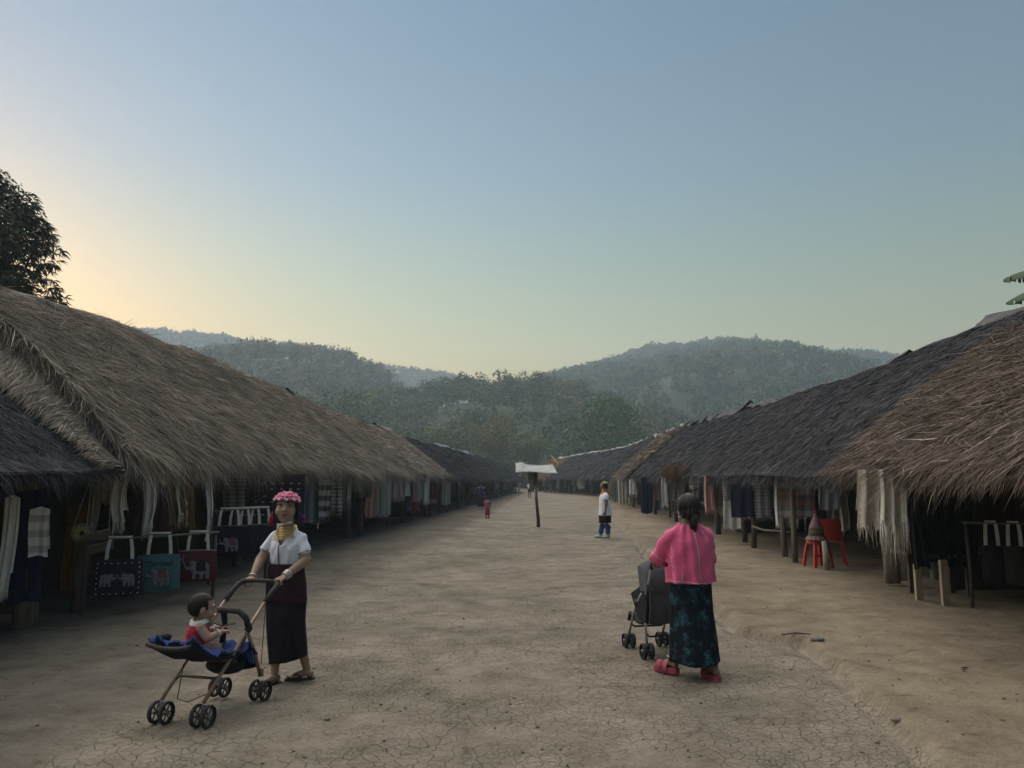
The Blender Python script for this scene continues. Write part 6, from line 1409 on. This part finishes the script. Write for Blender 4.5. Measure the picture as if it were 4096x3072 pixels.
# further along the shaggy hut and the tan tuft hut
hang('scarf', -4.42, 17.4, 1.90, 0.52, 1.25, WB, 'navy scarf with white elephant bands by the post of the shaggy hut', 'scarf', 0.25, 1.2, 0.05, 0.08, group=GL)
hang('scarf', -4.18, 18.0, 1.86, 0.26, 0.95, GB, 'grey and brown banded scarf with long fringe beside the navy one', 'scarf', 0.3, 1.6, 0.04, 0.26, group=GL)
hang('scarf', -3.98, 18.25, 1.88, 0.20, 0.80, GREYG, 'grey green banded tassel scarf near the twin thin posts', 'scarf', 0.3, 1.4, 0.04, 0.3, group=GL)
hang('shawl', -4.15, 19.0, 1.84, 0.40, 1.1, CHAR, 'charcoal shawl hanging behind the twin thin posts', 'shawl', 0.4, 2.5, 0.04, 0, group=GL)
hang('shawl', -3.82, 20.6, 1.84, 0.30, 1.28, SALM, 'salmon shawl at the edge of the wide grey green one', 'shawl', 0.35, 2, 0.02, 0, group=GL)
hang('shawl', -3.62, 20.7, 1.84, 0.42, 1.26, GREYG, 'wide grey green shawl with short fringe hanging flat', 'shawl', 0.3, 2, 0.018, 0.05, group=GL)
hang('scarf', -3.40, 20.9, 1.82, 0.16, 1.2, banded('speckled', 30, [(0, (0.40, 0.40, 0.40)), (0.5, (0.20, 0.19, 0.20))]), 'speckled grey scarf at the outer edge of the wide grey green shawl', 'scarf', 0.3, 1, 0.02, 0.05, group=GL)
hang('blouse', -3.28, 21.6, 1.62, 0.30, 0.55, CM('lilac', (0.36, 0.30, 0.33)), 'small lilac blouse with tassels next to the speckled scarf', 'blouse', 0.3, 1.6, 0.03, 0.16, 1.2, GL, shoulders=True)
hang('shawl', -3.62, 25.6, 1.78, 0.52, 0.85, CM('beaded_black', (0.09, 0.09, 0.10), (0.02, 0.02, 0.02), 300, 90), 'black beaded shawl with long threads before the dusty pink one', 'shawl', 0.35, 3, 0.03, 0.25, group='goods under the tan tuft thatch')
hang('shawl', -3.35, 26.1, 1.84, 0.36, 1.02, PINKP, 'dusty pink shawl hanging by the aqua striped one', 'shawl', 0.3, 2, 0.02, 0.06, group='goods under the tan tuft thatch')
hang('shawl', -3.16, 26.5, 1.84, 0.14, 0.95, AQUA, 'aqua scarf between the dusty pink shawl and the white one', 'scarf', 0.3, 1, 0.02, 0.0, group='goods under the tan tuft thatch')
hang('shawl', -3.02, 26.7, 1.84, 0.22, 1.05, OFFW, 'white shawl dotted with fringe next to the aqua scarf', 'shawl', 0.3, 1.4, 0.02, 0.12, group='goods under the tan tuft thatch')
hang('shawl', -3.38, 26.7, 1.1, 0.30, 0.62, REDC, 'brick red cloth hanging low under the dusty pink shawl', 'cloth', 0.3, 2, 0.03, 0.1, group='goods under the tan tuft thatch')
# brown thatch hut, right
NET = CM('cream_net', (0.66, 0.60, 0.50), (0.46, 0.41, 0.34), 200, 30, 0.95, 0.8)
hang('net_shawl', 4.93, 10.1, 1.78, 0.56, 0.80, NET, 'cream net shawl with ragged tassels hanging at the edge of the brown thatch', 'shawl', -0.15, 3, 0.045, 0.20, 1.12, GR, ragged=0.05, edge=True)
hang('net_shawl', 5.20, 10.35, 1.72, 0.32, 0.75, CM('pale_net', (0.56, 0.53, 0.48), (0.42, 0.40, 0.36), 200, 30), 'paler net shawl with long dangling cords behind the cream one', 'shawl', -0.2, 2.5, 0.04, 0.42, 1.05, GR, ragged=0.04, edge=True)
hang('shirt', 5.34, 10.6, 1.66, 0.26, 0.42, CM('khaki', (0.16, 0.14, 0.115)), 'khaki shirt collar hanging next to the paler net shawl', 'shirt', -0.3, 1.5, 0.03, 0, 1.1, GR, shoulders=True)
# beige trousers: two legs
t = empty('trousers', (5.48, 10.85, 1.30), -0.2, 'beige wide legged trousers hanging behind the net shawls', 'trousers', GR)
TRM = CM('trouser_beige', (0.21, 0.185, 0.155), (0.16, 0.14, 0.12))
for s in (-1, 1): skirt([(-1.18 + 0.02 * s, s * 0.10, 0, 0.105, 0.06), (-0.8, s * 0.095, 0, 0.105, 0.058), (-0.4, s * 0.085, 0, 0.098, 0.058), (-0.15, s * 0.07, 0, 0.09, 0.06)], 4, 0.08, 28, s).build('trouser_leg', TRM, t, True)
skirt([(-0.25, 0, 0, 0.17, 0.066), (-0.1, 0, 0, 0.155, 0.062), (0.0, 0, 0, 0.14, 0.055)], 5, 0.04, 36).build('waist', TRM, t, True)
MB().tube([(-0.14, 0, 0.0), (0, 0, 0.05), (0.14, 0, 0.0)], 0.005, 6).build('hanger', REDC, t)
for i in range(7):
    names = ('black', 'bottle green', 'smoky black', 'dark green', 'green grey', 'inky', 'deep green')
    hang('long_skirt', 5.02 + 0.105 * i, 9.42 + 0.06 * (i % 2), 1.66, 0.16, 1.18 - 0.03 * (i % 3), DGRN if i % 2 else CM('ink_skirt%d' % i, (0.014, 0.018 + 0.002 * i, 0.022), (0.007, 0.009, 0.012)), names[i] + ' pleated long skirt in the bunch over the plank legged table', 'skirt', -0.5, 2, 0.03, 0, 1.1, 'long skirts bunched under the brown thatch', nu=18)
hang('cloth', 4.98, 9.55, 1.55, 0.12, 1.05, CM('rust_cloth', (0.085, 0.032, 0.016)), 'rust brown strip hanging at the edge of the bunched skirts', 'cloth', -0.3, 1, 0.02, 0, group=GR)
t = empty('display_table', (5.35, 9.45, 0), 0.05, 'low plank table with pale board legs under the bunched skirts', 'table')
PLK = pm('pale_plank', (0.33, 0.27, 0.20), (0.24, 0.19, 0.14), 12, 0.85, 0.4, 0.006, stretch=(3, 3, 0.4))
MB().box((0.15, 0.35, 0.62), (0.9, 0.8, 0.04)).build('table_top', WOODD, t)
for x, y, w in ((-0.31, 0.10, 0.085), (-0.21, -0.27, 0.085), (0.50, 0.35, 0.06), (0.50, 0.7, 0.06), (-0.05, 0.7, 0.06)):
    z = gz(5.35 + x, 9.45 + y); MB().box((x, y, (0.60 + z) / 2 - 0.03), (w, 0.045, 0.60 - z + 0.06)).build('leg', PLK if x < -0.2 else WOODD, t)
t = empty('metal_box', (5.17, 9.38, 0.45), 0.2, 'small grey green box fixed between the plank table legs', 'box'); MB().box((0, 0, 0), (0.11, 0.06, 0.20)).build('case', pm('box_green', (0.12, 0.13, 0.115)), t); MB().box((0, -0.034, 0), (0.09, 0.006, 0.18)).build('door', pm('box_door', (0.15, 0.16, 0.14)), t)
for i, (x, y, lb, c) in enumerate(((5.62, 8.95, 'dark woven shoulder bag with an orange motif on the brown thatch stall', (0.022, 0.020, 0.030)), (5.82, 8.85, 'grey brown woven shoulder bag hanging next to the dark one', (0.040, 0.038, 0.036)), (6.03, 8.8, 'taupe banded shoulder bag hanging last on the brown thatch stall', (0.085, 0.072, 0.06)))):
    tote(x, y, 1.05, 0.24, 0.44, CM('shoulder_bag%d' % i, c, tuple(q * 0.6 for q in c), 200, 30), CM('sb_trim', (0.06, 0.05, 0.05)), lb, -0.4, 0.26, None, group='shoulder bags under the brown thatch')
rail((5.35, 9.05, 1.05), (6.3, 8.72, 1.05), 'bamboo rail carrying the woven shoulder bags')
# dark split roof hut, right
hang('sash', 5.20, 12.0, 1.68, 0.17, 0.92, CM('taupe_sash', (0.22, 0.21, 0.19)), 'grey taupe sash tapering down beside the dark hanging trousers', 'sash', -0.3, 1.0, 0.02, 0, 0.7, 'goods under the split dark roof', sway=-0.06)
for i, c in enumerate(((0.028, 0.03, 0.036), (0.05, 0.052, 0.058), (0.022, 0.024, 0.032))):
    hang('trousers_cloth', 5.36 + 0.09 * i, 12.2 + 0.2 * i, 1.66, 0.13, 0.98, CM('dark_trouser%d' % i, c), ('charcoal', 'slate', 'blue black')[i] + ' striped garment hanging beside the taupe sash', 'garment', -0.4, 1.4, 0.025, 0, 1, 'goods under the split dark roof')
hang('shawl', 5.46, 12.9, 1.64, 0.20, 0.75, banded('grey_rust', 9, [(0, (0.05, 0.05, 0.055)), (0.5, (0.13, 0.07, 0.045)), (0.7, (0.06, 0.06, 0.065))]), 'twisted grey and rust scarf among the dark garments', 'scarf', -0.4, 1.6, 0.03, 0, 1, 'goods under the split dark roof')
hang('blanket', 5.48, 14.6, 1.70, 0.66, 0.86, OTD, 'orange and grey patterned blanket hanging before the dark stall', 'blanket', -0.3, 1.6, 0.022, 0.05, 1, 'goods under the split dark roof')
hang('shawl', 5.36, 15.2, 1.70, 0.17, 1.0, OFFW, 'thick white shawl with fringe beside the orange patterned blanket', 'shawl', -0.2, 1.4, 0.03, 0.10, 1.1, 'goods under the split dark roof')
hang('shawl', 5.52, 15.0, 0.98, 0.24, 0.28, CREAM, 'short cream fringed cloth under the orange patterned blanket', 'cloth', -0.3, 1.4, 0.02, 0.10, 1, 'goods under the split dark roof')
hang('shawl', 5.42, 17.2, 1.70, 0.17, 0.98, OFFW, 'white shawl with pink edge hanging at the gnarled post', 'shawl', -0.3, 1.4, 0.03, 0.06, 1.15, 'goods under the split dark roof')
hang('shawl', 5.30, 17.4, 1.70, 0.15, 0.85, PINKP, 'rose shawl partly behind the white shawl at the gnarled post', 'shawl', -0.3, 1.2, 0.03, 0, 1, 'goods under the split dark roof')
hang('shawl', 5.48, 18.5, 1.66, 0.36, 1.05, BWC, 'black and white patterned shawl between the rose shawl and the tasselled scarves', 'shawl', -0.3, 1.6, 0.03, 0.04, 1.15, 'goods under the split dark roof')
hang('scarf', 5.05, 19.4, 1.68, 0.22, 0.85, SALM, 'salmon tasselled scarf next to the grey tasselled one', 'scarf', -0.3, 1.6, 0.04, 0.18, 1.2, 'goods under the split dark roof')
hang('scarf', 5.28, 19.5, 1.68, 0.24, 0.8, CM('warm_grey', (0.22, 0.19, 0.18)), 'warm grey tasselled scarf next to the salmon one', 'scarf', -0.3, 1.8, 0.04, 0.2, 1.2, 'goods under the split dark roof')
# huts further up the right row
hang('dress', 4.46, 30.0, 1.66, 0.55, 1.05, CREAM, 'loose cream dress hanging in front of the dark hut with loose ridge tiles', 'dress', -0.1, 4, 0.04, 0.03, 0.95, 'clothes in the far stalls', shoulders=True)
hang('cloth', 4.80, 27.0, 1.66, 0.40, 1.28, DBLUE, 'long indigo cloth reaching almost to the ground by the cream dress', 'cloth', -0.1, 3, 0.03, 0, 1, 'clothes in the far stalls')
hang('blouse', 4.62, 29.0, 1.60, 0.26, 0.60, OFFW, 'small white blouse between the cream dress and the indigo cloth', 'blouse', -0.2, 2, 0.03, 0, 1.1, 'clothes in the far stalls', shoulders=True)
hang('scarf', 4.95, 24.6, 1.66, 0.16, 0.88, OFFW, 'single white scarf near the brown straw tuft', 'scarf', -0.2, 1.4, 0.03, 0.1, 1.2, 'clothes in the far stalls')
hang('garland', 4.20, 31.2, 1.64, 0.34, 0.75, CM('shell_string', (0.34, 0.33, 0.31), (0.06, 0.06, 0.06), 200, 60), 'bunch of shell strings hanging next to the loose cream dress', 'garland', -0.2, 4, 0.04, 0.25, 1, 'clothes in the far stalls')
# many smaller goods further off: every one its own
PAL = [('dark blue', (0.03, 0.035, 0.07)), ('white', (0.55, 0.55, 0.54)), ('grey', (0.22, 0.22, 0.22)), ('wine red', (0.12, 0.03, 0.04)), ('black', (0.025, 0.025, 0.028)), ('tan', (0.28, 0.22, 0.16)), ('olive', (0.10, 0.10, 0.06)), ('plum', (0.08, 0.045, 0.08)), ('brown', (0.10, 0.07, 0.05)), ('faded blue', (0.16, 0.19, 0.24)), ('off white', (0.46, 0.45, 0.42)), ('moss green', (0.06, 0.09, 0.05)), ('navy banded', WB), ('grey banded', GB), ('black patterned', BWC), ('orange patterned', OTD), ('red striped', REDST)]
KINDS_ = [('scarf', 0.22, 0.8, 0.1), ('shawl', 0.40, 1.0, 0.06), ('shirt', 0.42, 0.6, 0.0), ('skirt', 0.34, 0.85, 0.0)]
rg = np.random.default_rng(31)
spots = []
for s in np.arange(34.0, 92, 1.1): spots.append((ROW_L, s, 'the dark huts beyond the tan tuft', 0.28, 'L'))
for s in np.arange(31.5, 66, 1.1): spots.append((ROW_R, s, 'the huts beyond the indigo cloth', -0.28, 'R'))
for s in np.arange(1.5, 40, 1.8): spots.append((ROW_E, s, 'the huts at the far bend', -0.3, 'E'))
for s in np.arange(12.2, 31.6, 0.45): spots.append((ROW_L, s, 'the shaggy and tuft huts', 0.3, 'A'))
for s in [q for q in np.arange(11.2, 31.0, 0.42) if not 11.8 < q < 15.2]: spots.append((ROW_R, s, 'the split dark roof', -0.3, 'B'))
seen_ = set(); SIZES = ('short', 'long', 'wide', 'narrow', 'creased', 'limp')
for i, (rw_, s, where, rz, code) in enumerate(spots):
    while True:
        nm, c = PAL[int(rg.integers(len(PAL)))]; kd, W, H, fr = KINDS_[int(rg.integers(4))]; sz = SIZES[int(rg.integers(4))]
        lab = '%s %s %s hanging in %s' % (sz, nm, kd, where)
        if lab not in seen_: break
    seen_.add(lab)
    inner = code in 'AB'
    x, y = rw(rw_, s + rg.normal() * 0.2, (-0.35 if inner else -0.3) + abs(rg.normal()) * 0.35)
    W *= {'wide': 1.45, 'narrow': 0.7}.get(sz, 1.0); H *= {'short': 0.72, 'long': 1.22}.get(sz, 1.0)
    hang(kd, float(x), float(y), rg.uniform(1.58, 1.74), W, H, (CM('far_' + nm.replace(' ', '_'), c) if isinstance(c, tuple) else c), lab, kd, rz, 2.2, 0.03, fr, 1.0, 'small goods in ' + where, seed=i, nu=12, shoulders=(kd == 'shirt'))

# red stool with a tiered hat on it, red chair, marker post with a blue stick
REDP = pm('red_plastic', (0.42, 0.030, 0.028), (0.34, 0.022, 0.022), 6, 0.45, 0.05, 0.002)
def stool(x, y, label):
    t = empty('plastic_stool', (x, y, gz(x, y)), 0.2, label, 'stool')
    rings = [[(r * math.copysign(abs(math.cos(a)) ** 0.6, math.cos(a)), r * math.copysign(abs(math.sin(a)) ** 0.6, math.sin(a)), z) for a in np.linspace(0, 2 * PI, 28, endpoint=False)] for r, z in ((0.145, 0.39), (0.15, 0.40), (0.15, 0.435), (0.14, 0.445))]
    MB().loft(rings).build('seat', REDP, t, True)
    for sx in (-1, 1):
        for sy in (-1, 1): MB().loft([[(sx * (c + a * 0.022), sy * (c + b * 0.022), z) for a, b in ((-1, -1), (1, -1), (1, 1), (-1, 1))] for c, z in ((0.165, 0.0), (0.145, 0.2), (0.115, 0.40))]).build('leg', REDP, t)
    MB().box((0, -0.133, 0.20), (0.24, 0.012, 0.03)).build('stretcher', REDP, t)
stool(5.27, 13.2, 'red plastic stool under the tiered striped hat')
t = empty('tiered_hat', (5.25, 13.16, gz(5.27, 13.2) + 0.446), 0, 'pointed red striped cloth hat with a frilled brim on the red stool', 'hat')
def cone(prof, nm, mat, fr=0.0): return MB().loft([[(r * (1 + fr * math.sin(14 * a)) * math.cos(a), r * (1 + fr * math.sin(14 * a)) * math.sin(a), z) for a in np.linspace(0, 2 * PI, 42, endpoint=False)] for r, z in prof]).build(nm, mat, t, True)
cone([(0.165, 0.0), (0.175, 0.03), (0.135, 0.085), (0.13, 0.09)], 'brim', REDST, 0.06); cone([(0.13, 0.085), (0.122, 0.17), (0.115, 0.20)], 'band', CM('hat_band', (0.16, 0.16, 0.07), (0.03, 0.03, 0.03), 200, 60)); cone([(0.122, 0.19), (0.095, 0.27), (0.06, 0.36), (0.022, 0.45), (0.010, 0.49)], 'crown', REDST, 0.03)
MB().ell((0, 0, 0.50), (0.026, 0.026, 0.026)).build('bobble', TRED, t, True)
t = empty('plastic_chair', (5.72, 13.75, gz(5.72, 13.75)), math.radians(160), 'red plastic chair with armrests behind the red stool', 'chair')
MB().loft([[(sx * 0.21, sy * 0.20, z + 0.015 * sy) for sx, sy in ((-1, -1), (0, -1.05), (1, -1), (1.02, 0), (1, 1), (0, 1.02), (-1, 1), (-1.02, 0))] for z in (0.40, 0.425)]).build('seat', REDP, t)
sheet([[(x * 0.215, 0.19 + 0.14 * q - 0.05 * (1 - x * x) * 0 + 0.05 * x * x * -1, 0.42 + 0.40 * q) for x in np.linspace(-1, 1, 11)] for q in np.linspace(0, 1, 7)], 0.012).build('backrest', REDP, t, True)
for sx in (-1, 1):
    for sy in (-1, 1): MB().loft([[(sx * (cx + a * 0.022), sy * cy + b * 0.022, z) for a, b in ((-1, -1), (1, -1), (1, 1), (-1, 1))] for cx, cy, z in ((0.25, 0.26, 0), (0.22, 0.22, 0.22), (0.19, 0.18, 0.41))]).build('leg', REDP, t)
    MB().tube([(sx * 0.22, 0.24, 0.62), (sx * 0.25, 0.05, 0.62), (sx * 0.25, -0.14, 0.60), (sx * 0.22, -0.18, 0.42)], [0.018] * 4, 8, flat=0.6).build('armrest', REDP, t, True)
t = empty('stall_post', (5.22, 12.74, gz(5.22, 12.74)), 0, 'short pale post with a blue stick leaning on it before the red stool', 'post'); MB().tube([(0, 0, -0.05), (0.005, 0, 0.25), (-0.01, 0, 0.47)], [0.055, 0.05, 0.046], 10).build('stump', PLK, t, True); MB().tube([(0.075, -0.05, 0), (-0.02, -0.055, 0.5)], 0.010, 7).build('stick', pm('blue_paint', (0.08, 0.20, 0.26)), t, True)
t = empty('branch_rail', (5.3, 16.4, 0.5), 0, 'crooked bare branch tied between two posts of the split roof hut', 'branch'); MB().tube([(0, 0.4, 0.04), (0.1, 0, -0.02), (0.2, -0.6, 0.0), (0.28, -1.3, 0.02)], [0.025, 0.028, 0.026, 0.02], 7).build('branch', WOOD, t, True)

# brown straw tuft bursting from the eave
t = empty('straw_tuft', (5.05, 23.0, 1.62), 0, 'burst sheaf of brown straw under the eave of the split roof hut', 'straw')
rg = np.random.default_rng(12); n = 1500
a = rg.uniform(0, 2 * PI, n); P0 = np.stack([0.16 * rg.normal(size=n), 0.14 * rg.normal(size=n), 0.30 + 0.10 * rg.random(n)], 1)
D_ = np.stack([-0.45 + 0.25 * rg.normal(size=n), -0.25 + 0.25 * rg.normal(size=n), -0.7 - 0.3 * rg.random(n)], 1); D_ /= np.linalg.norm(D_, axis=1)[:, None]
V1, F1, T1 = strands(P0, D_, np.tile([0.0, -1.0, 0.2], (n, 1)), rg.uniform(0.25, 0.6, n), rg.uniform(0.008, 0.016, n), rg, 0.12)
tag(big_mesh('straw', V1, quads=F1, tris=T1, mat=island_mat('tuft_straw', (0.075, 0.048, 0.032), (0.17, 0.115, 0.075), extra=(0.30, 0.23, 0.16)), parent=t), kind='stuff')

# post in the middle of the street with boards and a corrugated tin roof
t = empty('notice_post', (0.82, 23.8, gz(0.82, 23.8)), 0, 'charred wooden post with boards under a small corrugated tin roof', 'notice post')
MB().tube([(0.01, 0, -0.1), (0.0, 0, 0.25), (-0.03, 0, 0.55), (-0.055, 0, 0.86)], [0.062, 0.055, 0.05, 0.048], 10).build('post', pm('charred', (0.060, 0.055, 0.050), (0.024, 0.023, 0.023), 5, 0.95, 0.5, 0.01, stretch=(2, 2, 1)), t, True)
MB().tube([(-0.055, 0, 0.86), (-0.06, 0, 1.02), (-0.06, 0, 1.19)], [0.047, 0.045, 0.04], 10).build('post_top', pm('post_grey', (0.17, 0.165, 0.155), (0.10, 0.098, 0.092), 8), t, True)
for x in (-0.15, -0.03): MB().tube([(x, 0.01, 1.10), (x + 0.01, 0.01, 1.74)], 0.014, 7).build('upright', WOOD, t, True)
BRD = pm('card_board', (0.15, 0.125, 0.10), (0.11, 0.09, 0.072), 5, 0.9, 0.2); BRD2 = pm('ply_board', (0.19, 0.17, 0.145), (0.14, 0.125, 0.105), 5, 0.9, 0.2)
MB().box((-0.235, 0.03, 1.56), (0.16, 0.012, 0.24)).build('board', BRD, t); MB().box((-0.205, 0.02, 1.26), (0.145, 0.014, 0.34)).build('board', BRD2, t); MB().box((-0.09, 0.028, 1.50), (0.13, 0.012, 0.42)).build('board', WOODD, t)
MB().box((0.075, 0.05, 1.26), (0.155, 0.10, 0.29)).build('letter_box', BRD2, t); MB().box((0.075, 0.045, 1.412), (0.165, 0.12, 0.012)).build('lid', BRD, t)
MB().tube([(0.03, -0.02, 1.16), (0.10, -0.03, 1.22), (0.145, -0.02, 1.32)], 0.006, 6).build('wire', RIM, t); MB().box((0.0, -0.03, 1.175), (0.08, 0.02, 0.02)).build('cleat', OFFW, t)
G_ = []
for i in range(9):
    q = i / 8; row = []
    for j in range(271):
        a = j / 270; x = -0.70 + 1.24 * a; yy = -0.30 + 0.62 * q
        row.append((x + (0.10 * (0.5 - q) * (a ** 3)), yy, 1.70 + 0.26 * q + 0.020 * math.sin(2 * PI * a * 26) + 0.05 * math.exp(-((a - 0.14) / 0.10) ** 2) * q - 0.035 * a * q + 0.02 * math.sin(5 * a + 2 * q)))
    G_.append(row)
CORR = pm('corrugated_tin', (0.52, 0.55, 0.55), (0.36, 0.39, 0.39), 4, 0.5, 0.1, 0.004, metal=0.25)
G_ = np.array(G_); MB().grid(G_).grid((G_ - [0, 0, 0.006])[:, ::-1]).build('tin_sheet', CORR, t, True)
MB().box((-0.08, 0.0, 1.745), (1.0, 0.03, 0.03)).build('rafter', WOODD, t)

# stones, twigs and litter on the ground
STN = pm('stone', (0.20, 0.18, 0.155), (0.12, 0.105, 0.09), 12, 0.95, 0.6, 0.01)
for i, (x, y, r, lb) in enumerate(((2.42, 4.95, 0.030, 'fist sized stone lying on the verge edge nearest the cracked mud'), (2.85, 7.25, 0.045, 'flat stone at the notch of the raised verge'), (2.60, 12.2, 0.05, 'stone by the gully where the verge starts'), (-1.2, 5.1, 0.016, 'small pale pebble beside the pushchair wheels'))):
    rg = np.random.default_rng(60 + i); mb = MB(); mb.ell((0, 0, 0), (r * 1.4, r, r * 0.6), None, 14, 9); vv = mb.v[0]; vv += rg.normal(size=vv.shape) * r * 0.05
    o = mb.build('stone', STN, None, True); o.location = (x, y, gz(x, y) + r * 0.35); tag(o, lb, 'stone')
for i, (x, y, L, a, lb) in enumerate(((3.55, 6.1, 0.16, 0.9, 'short dark twig lying on the smooth raised verge'), (3.62, 4.6, 0.26, 0.2, 'pale curved stick lying on the raised verge'), (2.75, 7.5, 0.30, 0.1, 'dark stick lying along the notch in the verge'), (-2.9, 6.9, 0.30, 0.5, 'thin twig lying behind the pushchair'))):
    o = MB().tube([(-L / 2, 0, 0), (0, 0.03, 0.008), (L / 2, 0, 0)], [0.006, 0.008, 0.004], 6).build('twig', WOOD if i == 1 else WOODD, None, True); o.location = (x, y, gz(x, y) + 0.006); o.rotation_euler = (0, 0, a); tag(o, lb, 'twig')
rg = np.random.default_rng(71); n = 2600
x = rg.uniform(-5.5, 6.5, n); y = 3.1 + 22 * rg.random(n) ** 1.7; r = 0.003 + 0.010 * rg.random(n) ** 3
c = np.stack([x, y, ground_z(x, y) + r * 0.3], 1)
oct_ = np.array([(1, 0, 0), (0, 1, 0), (-1, 0, 0), (0, -1, 0), (0, 0, 0.8), (0, 0, -0.8)], float)
V = (c[:, None] + oct_[None] * r[:, None, None] * (0.7 + 0.6 * rg.random((n, 6, 1)))).reshape(-1, 3)
T = np.array([(0, 1, 4), (1, 2, 4), (2, 3, 4), (3, 0, 4), (1, 0, 5), (2, 1, 5), (3, 2, 5), (0, 3, 5)])
tag(big_mesh('gravel', V, tris=(np.arange(n)[:, None, None] * 6 + T[None]).reshape(-1, 3), mat=island_mat('grit', (0.10, 0.085, 0.068), (0.26, 0.23, 0.19), extra=(0.40, 0.37, 0.33))), 'small dirt clods and grit strewn on the mud', kind='stuff')
rg = np.random.default_rng(70); n = 900
x = rg.uniform(-5, 6, n); y = 3.2 + 30 * rg.random(n) ** 1.8; z = ground_z(x, y) + 0.006
c = np.stack([x, y, z], 1); u = rg.normal(size=(n, 3)); u[:, 2] *= 0.25; u /= np.linalg.norm(u, axis=1)[:, None]; v = np.cross(u, [0, 0, 1.0]); s = (0.008 + 0.022 * rg.random(n) ** 2)[:, None]
tag(big_mesh('leaf_litter', np.stack([c - u * s, c + v * s * 0.45, c + u * s + [0, 0, 0.004], c - v * s * 0.45], 1).reshape(-1, 3), quads=leaf_quads(n), mat=island_mat('litter', (0.05, 0.04, 0.03), (0.16, 0.13, 0.10), extra=(0.40, 0.38, 0.34))), 'scattered dry leaf scraps on the mud', kind='stuff')
# ------------------------------------------------------------------ haze
hb = MB().box((0, 265, 71), (2600, 1110, 146))
m = bpy.data.materials.new('haze_air'); m.use_nodes = True
nt = m.node_tree; nt.nodes.clear()
out = nt.nodes.new('ShaderNodeOutputMaterial'); pv = nt.nodes.new('ShaderNodeVolumePrincipled')
pv.inputs['Color'].default_value = (0.66, 0.84, 1.0, 1)
pv.inputs['Density'].default_value = 0.0008
pv.inputs['Anisotropy'].default_value = 0.4
nt.links.new(pv.outputs[0], out.inputs['Volume'])
hz_o = hb.build('haze', m)
tag(hz_o, 'thin morning haze over the valley', kind='stuff')
